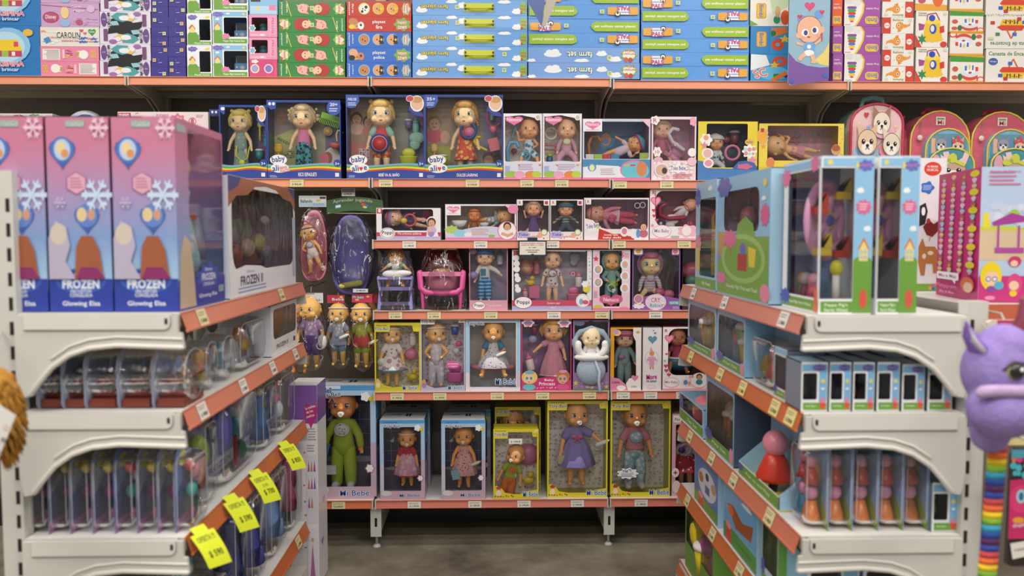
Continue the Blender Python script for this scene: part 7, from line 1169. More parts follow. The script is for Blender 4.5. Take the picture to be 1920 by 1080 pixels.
t, L_ = hung('bagged_toy_bath', 'large violet toy bath in clear bag below green header card', 'toy bath', 667, 350)
m = MB(); tubshape(m, L_, 618, 402, 698, 553, 630, 690, '5c58a0', .06, 1); m.build('bath', t)
m = MB(); q = L_(658, 532, .0); A = L_(641, 536, -.004); B = L_(675, 530, -.004); m.tube([A, B], .012, mat('dcd87a', 'cloth'), 10); m.build('sponge', t)
flatcard(t, L_, 613, 376, 718, 402, '41643f', [('t', 'Aprender jugando', 662, 382, 74, 8, 'b8c0a0'), ('r', 630, 388, 640, 394, '9ac4e8'), ('r', 630, 390, 640, 392, 'f0f0f0'), ('e', 682, 389, 4, 3, 'd84a3a'), ('e', 688, 391, 4, 3, '3a6ac0'), ('e', 685, 394, 4, 2, 'e8c83a'), ('l', 616, 400, 716, 401, 1.4, 'c8cca8')], bend=1)
flatcard(t, L_, 641, 353, 666, 368, 'e4e2dc', [('r', 642, 354, 665, 361, '8a8480'), ('t', '$ 390,00', 653, 364, 14, 4, '2a2a2a')], nm='price_card', yy=-.006)
flatcard(t, L_, 663, 541, 691, 548, 'dfe2ea', [('t', '$ 480,00', 678, 544.5, 16, 3, '3a4a6a')], nm='price_sticker', yy=-.016)
m = MB(); q = L_(660, 478, .015); m.ball(q, (.098, .05, .172), BAG, 24, 18); m.build('plastic_bag', t)
DL = [(583, 552, 690, 'bagged doll in lilac vest and purple shorts, leftmost of three', ('down', 'down'), [('shirt', fab('b094c8', 'e8c8d0', 'flow', 60), 1), ('pants', '6a4a98', .55)], -20, False, (563, 549, 606, 568), 'dfe0e0', [('e', 574, 558, 9, 7, 'e8c898'), ('t', 'bebé', 592, 562, 18, 4, '8a9ac0'), ('r', 575, 549, 590, 552, 'a8a4a0')]),
      (634, 562, 686, 'bagged doll in grey blue blouse, middle of three', ('down', 'bent'), [('band', 'e8e4e8'), ('shirt', fab('a8b0c4', 'd0d0dc', 'flow', 60), 1), ('skirt', 'a8b0c8', .34, .15), ('pants', '7a9ac8', .4)], 0, True, (614, 553, 646, 568), 'c83a58', [('T', 'Bebé', 634, 561, 22, 5, 'f0f0f4', 0, '8a2a48'), ('e', 640, 557, 3, 2, 'e8d04a')]),
      (677, 562, 690, 'bagged doll in red and lime tunic, rightmost of three', ('down', 'down'), [('band', 'f0eeee'), ('shirt', 'b0b84a', 1), ('skirt', 'd04a40', .34, .17), ('pants', 'a0c83a', .4)], 4, True, (660, 551, 698, 567), 'd03a60', [('T', 'Mi Bebé', 672, 557, 20, 5, 'dff0fa', 0, '2a5aa0'), ('e', 690, 556, 3, 2, 'e8d04a'), ('e', 670, 562, 4, 1.6, 'e8d04a')])]
for (cx, yt, yb, lab, arms, wear, turn, pac, card, cc, items) in DL:
    t, L_ = hung('bagged_doll', lab, 'doll', cx, yt-8)
    H = L_(0, yt+8).z-L_(0, yb).z; doll(t, 0, 0, 0, local=((L_(cx, yt+8, .01)+L_(cx, yb, .01))/2, H), skin='e5a55e', arms=arms, wear=wear, turn=turn, pacifier=pac, bottle=1 if pac else None, head=1.02)
    flatcard(t, L_, *card, cc, items)
    if cx < 600:
        m = MB(); q = L_(605, 640, -.005); m.ball(q, (.02, .012, .03), mat('e8e6ea', 'plastic')); m.tube([L_(601, 648, -.01)+Vector((.014*math.cos(a_), 0, .014*math.sin(a_))) for a_ in [2*PI*i/12 for i in range(12)]], .003, mat('eeeeee', 'plastic'), 6, loop=True); m.build('toy_accessory', t)
    m = MB(); q = L_(cx+2, (yt+yb)/2+4, .01); m.ball(q, (.058, .045, H*.58), BAG, 18, 14); m.build('plastic_bag', t)
# dolls behind in the same row
t, L_ = hung('bagged_doll', 'bagged doll hanging deeper behind the lilac vest doll', 'doll', 562, 548, Yh_=YB+.14)
doll(t, 0, 0, 0, local=((L_(562, 560)+L_(562, 700))/2, L_(0, 560).z-L_(0, 700).z), skin='c98a50', wear=[('shirt', 'a8865a', 1)]); m = MB(); m.ball(L_(562, 630), (.05, .04, .16), BAG, 16, 12); m.build('plastic_bag', t)
t, L_ = hung('bagged_doll', 'bagged doll hanging deeper right behind the red tunic doll', 'doll', 694, 556, Yh_=YB+.14)
doll(t, 0, 0, 0, local=((L_(690, 566)+L_(690, 680))/2, L_(0, 566).z-L_(0, 680).z), skin='c98a50', wear=[('shirt', 'b0b04a', 1)]); flatcard(t, L_, 680, 551, 708, 568, 'c83a58', [('e', 690, 558, 3, 2, 'e8d04a')])
# ---------------------------------------------------------------- goods on the two side gondolas
def gradmat(nm, stops):
    m = bpy.data.materials.new(nm); m.use_nodes = True; n = m.node_tree.nodes; l = m.node_tree.links; b = n['Principled BSDF']; b.inputs['Roughness'].default_value = .4; b.inputs['Coat Weight'].default_value = .2
    tc = n.new('ShaderNodeTexCoord'); sp = n.new('ShaderNodeSeparateXYZ'); nz = n.new('ShaderNodeTexNoise'); nz.inputs['Scale'].default_value = 14; ad = n.new('ShaderNodeMath'); ad.operation = 'MULTIPLY_ADD'; ad.inputs[1].default_value = .16; 
    r = n.new('ShaderNodeValToRGB'); e = r.color_ramp.elements
    for i, (p, c) in enumerate(stops):
        q = e[i] if i < 2 else e.new(p)
        q.position = p; q.color = rgb(c)
    l.new(tc.outputs['Generated'], sp.inputs[0]); l.new(tc.outputs['Object'], nz.inputs['Vector']); l.new(nz.outputs['Fac'], ad.inputs[0]); l.new(sp.outputs['Z'], ad.inputs[2]); l.new(ad.outputs[0], r.inputs[0]); l.new(r.outputs[0], b.inputs['Base Color']); return m
ICE = gradmat('printed ice sky', [(0, '2f4fae'), (.19, '2f4fae'), (.22, 'a8c8ea'), (.45, '7f9fd2'), (.66, 'a494c2'), (.93, 'c87c9c'), (1, 'c87c9c')])
def zpx(py, Y): return P(920, py, Y).z
def snow(f, cx, cy, r, col, k=.9):
    for i in range(6):
        a_ = PI*i/3; dx, dy = math.cos(a_), math.sin(a_)*k
        f.draw([('l', cx, cy, cx+r*dx, cy+r*dy, r*.1, col), ('l', cx+r*.6*dx, cy+r*.6*dy, cx+r*.85*math.cos(a_+.35), cy+r*.85*k*math.sin(a_+.35), r*.08, col), ('l', cx+r*.6*dx, cy+r*.6*dy, cx+r*.85*math.cos(a_-.35), cy+r*.85*k*math.sin(a_-.35), r*.08, col)])
ya, yb_ = 1.845, 2.165; hE = zpx(221, ya)-ZL[0]
for k, (xa, xb) in enumerate(((208, 331), (86, 207), (-36, 85))):
    X1 = P(xb, 400, ya).x; X0 = P(xa, 400, ya).x; dd = X1-X0-.003
    lab = ['tall blue pink doll box with side window, nearest the shelf edge', 'tall blue pink doll box, middle of the three', 'tall blue pink doll box cut by the left frame edge'][k]
    c = Carton('doll_box', lab, 'doll box', (0, 0, 100, 100), yb_-ya, hE, dd, (X1, (ya+yb_)/2, ZL[0]+.001), PI/2, col=ICE, side=ICE, top='b0a4c0', win=(24, 4, 98, 84), back='a8a6c4', group='tall blue pink doll boxes', winr=3, backd=.8, topwin=(k == 0))
    f = c.left
    f.draw([('r', 0, 83, 100, 100, '2b3fa0'), ('e', 50, 84, 40, 6.5, '3a62b8'), ('e', 50, 84, 37, 5.6, '2b50ac'), ('t', 'Disney', 50, 81.6, 22, 2.6, 'dce4f4'), ('T', 'FROZEN', 50, 85.7, 58, 4.6, 'eef2fa', 0, '8aa0d8'), ('t', 'UNA AVENTURA', 50, 89.3, 34, 1.8, 'dce4f4'), ('t', 'CONGELADA', 50, 91.4, 36, 2.0, 'dce4f4'), ('t', 'Glowing Elsa', 50, 96, 60, 3.2, 'e8ecf8'),
            ('rr', 33, 2.2, 63, 5.6, 1, '8aa8a0'), ('rr', 34.5, 2.7, 61.5, 5.1, .8, 'c8d0cc'), ('t', 'DITOYS', 48, 3.9, 24, 2, '5a7a78'), ('h', 27, 18.5, 42, 16, '3f5fae'), ('e', 27, 17, 18, 6.6, '4f74c0'), ('e', 27, 17, 13, 5.4, 'b8cce8'), ('e', 25, 16, 7, 3.2, 'e4cf9c'), ('e', 31, 19, 6, 2.2, 'd8945c'), ('p', [(48, 28), (64, 31), (64, 37), (48, 40), (32, 37), (32, 31)], 'a86a98'), ('p', [(48, 28.6), (62, 31.4), (62, 36.6), (48, 39.4), (34, 36.6), (34, 31.4)], 'dca8c0'), ('lines', 38, 31, 58, 37, 4, 'b86a90'), ('h', 63, 52, 40, 15, '3f5fae'), ('e', 63, 50.5, 17, 6, '5f84cc'), ('e', 55, 50, 8, 3.6, 'e0c89a'), ('e', 70, 50, 6, 3, 'c89a80')])
    snow(f, 80, 40, 24, 'c8dcf4', .35); snow(f, 86, 6, 15, 'ecc8dc', .4); snow(f, 22, 44, 9, 'c8b8e0', .35)
    f.draw([('p', [(2, 83), (2, 62), (14, 53), (30, 56), (36, 66), (28, 74), (44, 83)], 'b8b0c8'), ('e', 18, 60, 13, 5.5, 'cfc4b8'), ('p', [(42, 83), (46, 66), (54, 61), (72, 61), (82, 68), (88, 83)], 'a05a3a'), ('p', [(44, 83), (52, 77), (78, 77), (90, 83)], '8a2a68')])
    c.front.draw([('r', 0.3, 84, 99.7, 99.7, '2b3fa0'), ('f', 62, 84, 24, 7, 9, '3454b0'), ('t', 'Disney', 62, 80, 16, 2.4, 'dce4f4'), ('t', 'FROZEN', 62, 84, 30, 4, 'eef2fa'), ('t', 'CONGELADA', 62, 88, 24, 2, 'dce4f4'), ('t', 'Glowing Elsa', 60, 94.5, 40, 2.8, 'e8ecf8'), ('rr', 84, 90, 96, 94, 1, '8aa8a0'), ('p', [(2, 99), (4, 72), (12, 60), (24, 64), (30, 80), (34, 99)], 'c8b49a'), ('rr', 2, 3, 20, 7, 1, 'a8b8b4')])
    c.bart([('r', 30, 10, 62, 80, '9a98b8'), ('p', [(60, 40), (96, 30), (96, 80), (60, 80)], 'a8a8b8'), ('e', 64, 40, 14, 9, 'd8b0d0'), ('e', 50, 22, 18, 12, 'c8bcd0')]); snow(c.bface, 78, 50, 14, '5a5a70', .6)
    if k == 0:
        m = MB(); q = c.L(48, 82, dd*.36); m.lathe((q.x, q.y, q.z), [(.045, 0), (.042, .04), (.028, .11), (.018, .15), (.024, .19), (.012, .21)], fab('a8d0e0', 'd8eef4', 'flow', 60), 20); m.build('toy_gown', c.root)
        m = MB(); q = c.L(42, 24, dd*.3); m.ball(q, (.030, .024, .036), mat('e8c4a0', 'plastic'), 14, 10); m.tube([q+Vector((0, 0, -.03)), q+Vector((0, 0, -.085))], [.009, .011], mat('e8c4a0', 'plastic'), 8); m.build('toy_hand_mirror', c.root)
        m = MB(); q = c.L(66, 50, dd*.3); m.box(q.x-.02, q.x+.02, q.y-.004, q.y, q.z-.008, q.z+.006, 'd8602a'); m.build('toy_sash', c.root)
        m = MB(); q = c.L(40, 50, dd*.2); m.ball(q, (.022, .006, .035), mat('c8a8d0', 'plastic')); m.build('toy_brooch', c.root)
        m = MB(); q = c.L(76, 60, dd*.35); m.lathe((q.x, q.y, q.z-.06), [(.028, 0), (.026, .03), (.012, .1)], mat('8a90a8', 'plastic'), 14); m.build('toy_stand', c.root)
    c.end()
# wide white box with wavy window further along the shelf
X1 = XL-.012; ya, yb_ = 2.19, 2.93; h = zpx(310, 2.19)-ZL[0]
c = Carton('doll_box', 'wide white box with wavy brown window, end of top shelf', 'doll box', (0, 0, 100, 100), yb_-ya, h*.93, .13, (X1, (ya+yb_)/2, ZL[0]+.001), PI/2, col='eef0f6', side='d8dce8', top='9a6a50', win=(4, 8, 97, 79), back='3a2624', winr=8, film_mat=DOME)
c.front.draw([('p', [(0.3, 0.3), (99.7, 0.3), (99.7, 24), (92, 14), (78, 12), (66, 5), (50, 3.6), (34, 6), (24, 14), (10, 16), (0.3, 26)], 'a8684a'), ('p', [(0.3, 0.3), (16, 0.3), (12, 8), (0.3, 14)], '3a4a88'), ('p', [(86, 0.3), (99.7, 0.3), (99.7, 12)], '3a4a88'),
    ('p', [(0.3, 99.7), (0.3, 78), (20, 74), (40, 76), (62, 84), (84, 82), (86, 92), (99.7, 92), (99.7, 99.7)], 'eef0f6'), ('t', 'Disney', 26, 80, 10, 3, '7a90c0'), ('T', 'FROZEN II', 28, 87, 30, 8, '2a2a40', 0, 'c8cce0'), ('lines', 10, 92, 52, 98, 2, '8aa0d0'), ('r', 94, 30, 99.7, 92, 'c0c8dc')])
c.bart([('p', [(8, 60), (20, 50), (34, 62), (50, 58), (60, 66), (94, 60), (94, 78), (8, 78)], 'a8603a'), ('e', 62, 44, 18, 12, '6a8a4a'), ('e', 20, 50, 10, 8, '8a4a30'), ('e', 74, 26, 12, 10, '6a4a50')])
for (q_, col, r3) in (((30, 66), 'a85a38', (.035, .02, .03)), ((46, 60), 'd8c8a8', (.05, .02, .028)), ((62, 56), 'b8c060', (.055, .02, .03)), ((70, 64), '8a98b8', (.04, .02, .03)), ((24, 48), '8a8090', (.03, .02, .03))):
    m = MB(); m.ball(c.L(q_[0], q_[1], .05), r3, mat(col, 'plastic')); m.build('toy_animal_saddle' if col == 'd8c8a8' else 'toy_accessory', c.root)
m = MB(); m.ball(c.L(54, 34, .012), (.05, .003, .012), mat('c8c4c0', 'card')); m.build('paper_tag', c.root)
c.end()
# blister pack: card with a clear bubble; local front is -y
def blister(lab, X, Y, z, w, h, dp, rz, card, items, name='blister_pack', cat='toy pack', group=None, style='dome', art=(), frame=(0, 0, 100, 100), base=None):
    t = thing(name, lab, cat, (X, Y, z+.001), rz, group); m = MB(); r = w*.3
    if style == 'dome': out = [(-w/2+.008, 0), (-w/2, .01), (-w/2*1.0, h*.72)]+[(-w/2*math.cos(a_)*(1 if a_ < .8 else 1), h*.72+h*.2*math.sin(a_)) for a_ in (.3, .6, .9, 1.2)]+[(-w*.08, h*.96), (0, h), (w*.08, h*.96)]+[(w/2*math.cos(a_), h*.72+h*.2*math.sin(a_)) for a_ in (1.2, .9, .6, .3)]+[(w/2, h*.72), (w/2, .01), (w/2-.008, 0)]
    elif style == 'swirl': out = [(-w/2, 0), (-w/2, h*.7), (-w*.46, h*.82), (-w*.36, h*.92), (-w*.2, h*.98), (0, h), (w*.1, h*.95), (w*.06, h*.9), (w*.2, h*.88), (w*.38, h*.84), (w*.48, h*.76), (w/2, h*.6), (w/2, 0)]
    else: out = [(-w/2, 0), (-w/2, h*.88), (-w*.42, h*.96), (-w*.3, h), (w*.3, h), (w*.42, h*.96), (w/2, h*.88), (w/2, 0)]
    m.prism(out[::-1], dp, dp+.0015, card); cd = m.build('backing_card', t)
    f = Face(frame, w, h, lambda u, v, l: (u-w/2, dp-l, v)); f.draw(list(art)); f.done(cd)
    g = Face(frame, w, h, lambda u, v, l: (w/2-u, dp+.0015+l, v)); g.draw([('r', 8, 20, 92, 92, 'd8dce4')]); g.done(cd)
    for it in items:      # (kind, u, v, size, colour)
        k, u, v, s_, col = it; q = Vector((u*w, dp*.55, v*h)); mm = MB(); sz = s_*h
        if k == 'peg': mm.lathe((q.x, q.y, q.z-sz*.5), [(sz*.26, 0), (sz*.24, sz*.1), (sz*.12, sz*.5)], mat(col[0], 'plastic'), 14); mm.ball((q.x, q.y, q.z+sz*.2), (sz*.19, sz*.17, sz*.2), mat(col[1], 'plastic')); mm.build('toy_peg_figure', t)
        elif k == 'gown': mm.lathe((q.x, q.y, q.z-sz*.5), [(sz*.2, 0), (sz*.17, sz*.2), (sz*.07, sz*.62), (sz*.09, sz*.8), (sz*.03, sz*.95)], mat(col, 'cloth'), 14); mm.build('toy_gown', t)
        elif k == 'ball': mm.ball(q, (sz*.5, min(sz*.4, dp*.4), sz*.5), mat(col, 'plastic')); mm.build('toy_bead', t)
        elif k == 'oval': mm.ball(q, (sz*.3, min(sz*.3, dp*.4), sz*.5), mat(col, 'plastic')); mm.build('toy_accessory', t)
        elif k == 'stick': mm.tube([q-Vector((0, 0, sz*.5)), q+Vector((0, 0, sz*.5))], sz*.07, mat(col, 'plastic'), 8); mm.build('toy_wand', t)
        elif k == 'disc': mm.ball(q, (sz*.5, .004, sz*.5), mat(col, 'plastic')); mm.build('toy_mirror', t)
    m = MB(); e = .006; rr = rect_ring(-w/2+e, w/2-e, .006, h*(.9 if style == 'dome' else .84), w*(.42 if style == 'dome' else .16), 6); n = len(rr); cz = h*.45
    def ring(k, y): return [(x*k, y, cz+(zz-cz)*k) for x, zz in rr]
    V = ring(1, dp-.0008)+ring(.985, dp*.35)+ring(.93, dp*.1)+ring(.8, 0.0); fs = []
    for r_i in range(3): fs += [(r_i*n+i, (r_i+1)*n+i, (r_i+1)*n+(i+1) % n, r_i*n+(i+1) % n) for i in range(n)]
    fs.append(tuple(3*n+i for i in range(n))); m.add(V, fs, DOME, True); cb = m.build('clear_bubble', t)
    m = MB(); m.tube([(a_, dp-.001, b_) for a_, b_ in rr], .0011, mat('c9ced8', 'gloss'), 5, loop=True); m.build('rim', cb); m = MB(); m.tube([v for v in V[2*n:3*n]], .0009, mat('c9ced8', 'gloss'), 5, loop=True); m.build('rim', cb)  # flange ring, and a pale front ring painting in the bubble's edge highlight
    if base: mm = MB(); mm.box(-w*.42, w*.42, dp*.12, dp*.95, .002, h*.14, base); mm.build('base_insert', t)
    return t
sd = ['leftmost', 'second from the left', 'third from the left', 'fourth from the left', 'fifth from the left', 'sixth from the left', 'seventh from the left', 'rightmost']
# second shelf left: five round domes at the near end
Y0 = YN+.10; hz = zpx(645, YN+.03)-ZL[1]
DP = (70, 117, 160, 222, 287, 352)
for k, px in enumerate(DP[:5]):
    X = P(px, 700, YN+.03).x; dpt = P(DP[k+1], 700, YN+.03).x-X-.003
    blister('clear domed pack with red brown base, %s of five' % sd[k], X+dpt, Y0, ZL[1], .15, hz, dpt, PI/2, 'a0a8c4', [('oval', .1, .45, .3, 'a85a3a' if k < 3 else 'c89a4a'), ('disc', 0, .62, .3, '8a98c0'), ('ball', -.42*0+.12, .7, .11, 'c88a3a')], group='round domed packs', base='7a3426', art=[('e', 50, 40, 38, 26, '8090b8'), ('r', 70, 22, 84, 34, 'd0d88a')])
def atX(px, X): r_ = ray(px, 600); return X*r_.y/r_.x
XF = XL-.02
for (pa, pb, yt, lab, items, card, sty) in ((386, 414, 632, 'domed pack with yellow figures behind the row of five', [('oval', -.15, .6, .35, 'd8b84a'), ('oval', .2, .55, .3, 'c87a4a'), ('gown', .0, .35, .5, 'd8c04a')], 'c8ccdc', 'dome'), (416, 447, 622, 'narrow clear pack with blue gown on the second left shelf', [('gown', .05, .5, .55, '5a9ab0'), ('oval', -.2, .6, .16, 'd8683a')], 'c0c4d4', 'dome'),
        (448, 505, 590, 'wide clear pack of golden trinkets on the second left shelf', [('oval', -.2, .62, .3, 'b87a3a'), ('ball', 0, .4, .25, 'c8a04a'), ('oval', .25, .6, .25, '8a98a8'), ('ball', .3, .7, .1, 'd8683a')], 'c8c8d0', 'card')):
    y1_, y2_ = atX(pa, XF), atX(pb, XF); Yc = (y1_+y2_)/2
    blister(lab, XF, Yc, ZL[1], abs(y2_-y1_)*.92, zpx(yt, y1_)-ZL[1], .06, PI/2, card, items, style=sty, art=[('p', [(4, 98), (4, 70), (60, 76), (60, 98)], 'e8ecf6'), ('t', 'FROZEN', 30, 84, 40, 6, '7a80a8'), ('e', 80, 84, 12, 14, '5a2a2a'), ('r', 66, 90, 94, 98, 'c0c4dc')])
y1_, y2_ = atX(508, XF), 2.97
c = Carton('doll_box', 'small white window box at far end of second left shelf', 'doll box', (0, 0, 100, 100), y2_-y1_, zpx(575, y1_)-ZL[1], .1, (XF, (y1_+y2_)/2, ZL[1]+.001), PI/2, col='e8eaf2', side='dfe2ee', win=(8, 8, 96, 68), back='4a3038', winr=6, film_mat=DOME)
c.front.draw([('t', 'FROZEN II', 40, 84, 44, 9, '3a3a58'), ('r', 84, 80, 92, 90, '3a3a58')]); acc(c, 'gem', 50, 40, 44, 'a8683a', y=.05); acc(c, 'cloth', 70, 50, 30, '7a7098', y=.05); c.end()
# third shelf left: eight swirl cards
hz = zpx(835, YN+.03)-ZL[2]
for k, px in enumerate((46, 90, 130, 172, 214, 256, 294, 328)):
    X = P(px, 900, YN+.03).x+.038; red = k in (4, 7)
    blister('hook topped clear card pack with %s, %s of eight' % ('red and teal beads' if red else 'yellow and purple beads', sd[k]), X, YN+.085, ZL[2], .12, hz*(1 if k < 7 else 1.02), .036, PI/2, '6a80b8' if red else '8a90a8',
        [('ball', -.1, .72, .16, 'd84a3a' if red else 'e0c030'), ('oval', .12, .62, .22, 'e0a8b8' if red else '8a3a78'), ('ball', -.05, .42, .17, '4aa8a0' if red else '8a2a78'), ('stick', .15, .3, .34, 'c8a050' if not red else '2f8a80'), ('oval', 0, .14, .14, 'a85a8a')], style='swirl', group='hook topped card packs',
        art=[('p', [(0, 60), (50, 40), (100, 60), (100, 100), (0, 100)], '40508a'), ('e', 40, 20, 20, 9, 'c8d050'), ('e', 70, 30, 16, 8, 'd8b0c8'), ('r', 0, 86, 100, 100, 'a86aa0')])
for (pa, pb, yt, lab, items, card, sty, rise) in ((382, 408, 765, 'clear pack with lime green toy on third left shelf', [('oval', 0, .5, .4, 'a8c040'), ('oval', .1, .25, .25, '6a3a30'), ('ball', .2, .8, .12, 'd86a98'), ('oval', -.3, .4, .4, 'c8a8c8')], '9a98a8', 'card', 0), (410, 488, 722, 'big clear bubble pack with violet toy and red bead', [('oval', -.2, .5, .5, '5a58b0'), ('ball', .15, .7, .16, 'd05a80'), ('ball', .2, .42, .22, '5aa8b0'), ('stick', .15, .2, .3, 'c84a3a'), ('oval', .3, .15, .2, '4aa890')], '8a9ac8', 'card', 0),
        (491, 522, 700, 'clear pack with blue gown print on third left shelf', [('gown', .0, .4, .6, '3a6ab0'), ('ball', 0, .72, .14, 'd8c8a0'), ('ball', .25, .5, .1, 'c8b04a')], '3a5a9a', 'card', 0), (524, 556, 688, 'farthest clear pack with white beads on third left shelf', [('ball', -.2, .7, .16, 'b83a60'), ('ball', .2, .8, .2, 'd8d8e4'), ('oval', 0, .3, .25, 'e0e4f0'), ('ball', -.15, .5, .15, 'c86aa0')], '5a9ab0', 'card', 0)):
    y1_, y2_ = atX(pa, XF), atX(pb, XF)
    blister(lab, XF, (y1_+y2_)/2, ZL[2], abs(y2_-y1_)*.92, zpx(yt, y1_)-ZL[2], .07, PI/2, card, items, style=sty, art=[('pat', 5, 5, 95, 95, 4, 6, 'e', 5, ['c8d0e8', '9ab0d8', 'b8a0d0'], 4), ('r', 4, 84, 96, 98, 'd8dcec'), ('t', 'FROZEN', 50, 91, 60, 6, '5a6aa8')])
# yellow offer cards clipped to the third shelf edge
for (px, pr, note, lab, yy) in ((372, '$ 590', '', 'fluorescent yellow offer card reading $ 590, nearest the camera', 0), (433, '$ 590', '', 'fluorescent yellow offer card reading $ 590, second along the edge', 0), (481, '$ 700', '$ 995', 'fluorescent yellow offer card reading $ 700', 0), (536, '$ 850', '', 'fluorescent yellow offer card reading $ 850, at the far end', 0)):
    X = XL+.014; Y = atX(px-6, X); t = thing('offer_card', lab, 'price card', (X+.004, Y, ZL[2]-.072), math.radians(62), 'yellow offer cards')
    w, h = .066, .07
    def tf(u, v, l): k = v/h; a_ = .038*(1-k)+.006*math.sin(PI*k); return (u-w/2+.016*(1-k), -a_-l, v-.006*(1-k)*(u/w))
    m = MB(); n = 6; V = []; fs = []
    for i in range(n+1): V += [tf(0, h*i/n, 0), tf(w, h*i/n, 0), tf(0, h*i/n, -.0008), tf(w, h*i/n, -.0008)]
    for i in range(n): a_ = 4*i; fs += [(a_, a_+1, a_+5, a_+4), (a_+3, a_+2, a_+6, a_+7), (a_+1, a_+3, a_+7, a_+5), (a_+2, a_, a_+4, a_+6)]
    m.add(V, fs, mat('e2ee34', 'card')); m.add([tf(w*.2, h, -.001), tf(w*.8, h, -.001), tf(w*.8, h+.012, -.004), tf(w*.2, h+.012, -.004)], [(0, 1, 2, 3)], mat('e2ee34', 'card')); cd = m.build('card', t)
    f = Face((0, 0, 100, 100), w, h, tf); f.draw([('t', 'OFERTA !!!', 50, 16, 74, 15, '6a7420'), ('t', pr, 54, 62, 58, 22, '3a3c20')]+([('t', note, 52, 38, 30, 12, '9aa838')] if note else [])); f.done(cd)
# lowest left shelf: gowns in clear packs, wide packs with teal trim
for (pa, pb, yt, lab, items, card) in ((434, 462, 905, 'clear pack with navy gown under the offer cards', [('gown', 0, .55, .7, '2a3670')], '1a2040'), (464, 500, 880, 'clear pack with violet gown under the offer cards', [('gown', 0, .55, .75, '4a4a9a'), ('ball', 0, .86, .1, 'caa07c')], '3a3a60'), (502, 540, 850, 'clear pack with light blue gown and magenta cape', [('gown', 0, .55, .75, '7a9ad0'), ('ball', 0, .86, .09, 'caa07c'), ('oval', .25, .5, .5, '8a2a60')], '5a4a78'), (541, 566, 830, 'far clear pack with magenta cape on lowest left shelf', [('gown', -.05, .5, .6, 'a83a6a'), ('oval', .2, .5, .3, 'a8305a')], '8a6a88')):
    y1_, y2_ = atX(pa, XF), atX(pb, XF)
    blister(lab, XF, (y1_+y2_)/2, ZL[3], abs(y2_-y1_)*.9, min(zpx(yt, y1_)-ZL[3], ZL[2]-ZL[3]-.05), .07, PI/2, card, items, style='card', art=[('r', 4, 84, 96, 98, '3a4a9a')])
for ya_, lab in ((1.97, 'wide clear pack with teal trim at the bottom left'),):
    blister(lab, XL-.01, ya_+.1, ZL[3], .18, .2, .1, PI/2, 'b8bcc8', [('oval', -.2, .5, .35, '7aa8b8'), ('ball', .1, .4, .3, 'c8a060'), ('oval', .3, .45, .3, '8a5a9a'), ('gown', -.35, .5, .6, 'a8a8c8')], style='card', art=[('r', 2, 2, 98, 12, '4a90a0')])
for k, px in enumerate((60, 130, 200, 265)):
    X = P(px, 1000, YN+.05).x+.05
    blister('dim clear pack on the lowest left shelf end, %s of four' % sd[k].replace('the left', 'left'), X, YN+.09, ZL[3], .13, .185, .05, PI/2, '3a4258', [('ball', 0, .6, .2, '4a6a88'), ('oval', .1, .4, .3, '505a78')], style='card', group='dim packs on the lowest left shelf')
# tall white carton standing at the far end of the left unit
Yq = 3.06; a = P(545, 1000, Yq); b = P(594, 722, Yq)
c = Carton('toy_carton', 'tall white carton with purple top and small hearts behind left unit', 'toy box', (545, 722, 594, 1093), b.x-a.x, b.z-.003, .16, ((a.x+b.x)/2, Yq, .003), col='e8e6ea', side='e2e0e6', top='f0eef2')
c.right.draw([('r', 0, 0, 100, 18.5, '7a4ca4'), ('h', 60, 60, 30, 4, 'd8a0b8'), ('h', 40, 80, 30, 4, '8a90d0')])
c.art([('r', 545.3, 722.3, 593.7, 792, '8458ac'), ('h', 583, 775, 24, 50, 'b8307a'), ('t', 'La muñeca', 582, 762, 18, 5, 'f8ecf4', -18), ('t', 'de los', 581, 770, 12, 5, 'f8ecf4', -18), ('t', 'sueños', 582, 778, 14, 5, 'f8ecf4', -18), ('lines', 576, 800, 592, 824, 5, 'a0a0a8'), ('lines', 576, 830, 590, 845, 3, 'a0a0a8'), ('r', 574, 850, 592, 975, 'dfdce8')]+[('p', [(x, y), (x+2, y+22), (x-2, y+22)], c_) for x, y, c_ in ((578, 858, 'b85a9a'), (583, 858, 'c08a60'), (588, 858, 'a04a8a'), (578, 890, 'c08a60'), (583, 890, 'b85a9a'), (588, 890, '7a5ab0'), (578, 925, 'b85a9a'), (583, 925, 'c08a60'))]+[('h', x, y, 3.4, 4, c_) for x, y, c_ in ((570, 806, 'c83a4a'), (571, 845, 'd84a5a'), (572, 870, '5a6ac8'), (570, 905, 'd84a5a'), (571, 935, '5a8ac8'), (572, 960, 'c83a5a'), (569, 990, 'c83a4a'), (571, 1020, '5a6ac8'))]+[('r', 574, 985, 592, 1090, 'e2dfe6'), ('p', [(583, 1010), (588, 1085), (578, 1085)], 'b86aa8'), ('e', 583, 1006, 2.5, 4, 'c8a890')]); c.end()
# golden plush hanging at the left edge
Yp = 1.58; q = P(6, 770, Yp); t = thing('plush_toy', 'golden brown shaggy plush hanging at the left frame edge with white tag', 'plush toy', (q.x, Yp, q.z))
m = MB(); rr = random.Random(3); g = mat('a8782c', 'fur'); m.ball((-.02, 0, 0), (.05, .045, .085), g, 20, 14)
for i in range(520):
    a_ = rr.uniform(0, 2*PI); zz = rr.uniform(-.085, .075); rad = .05*math.sqrt(max(.05, 1-(zz/.088)**2)); p0 = Vector((-.02+rad*math.cos(a_)*.9, rad*math.sin(a_)*.85, zz)); d_ = Vector((math.cos(a_)*.014, math.sin(a_)*.01, -rr.uniform(.01, .03)))
    m.tube([p0, p0+d_*.6, p0+d_+Vector((0, 0, -.006))], [.0035, .0028, .0008], g, 5, False)
bd = m.build('body', t)
m = MB(); m.prism([(.0, -.095), (.03, -.08), (.068, .008), (.03, .034), (-.01, .02)], -.082, -.081, 'e6e4e0'); tg = m.build('hang_tag', t)
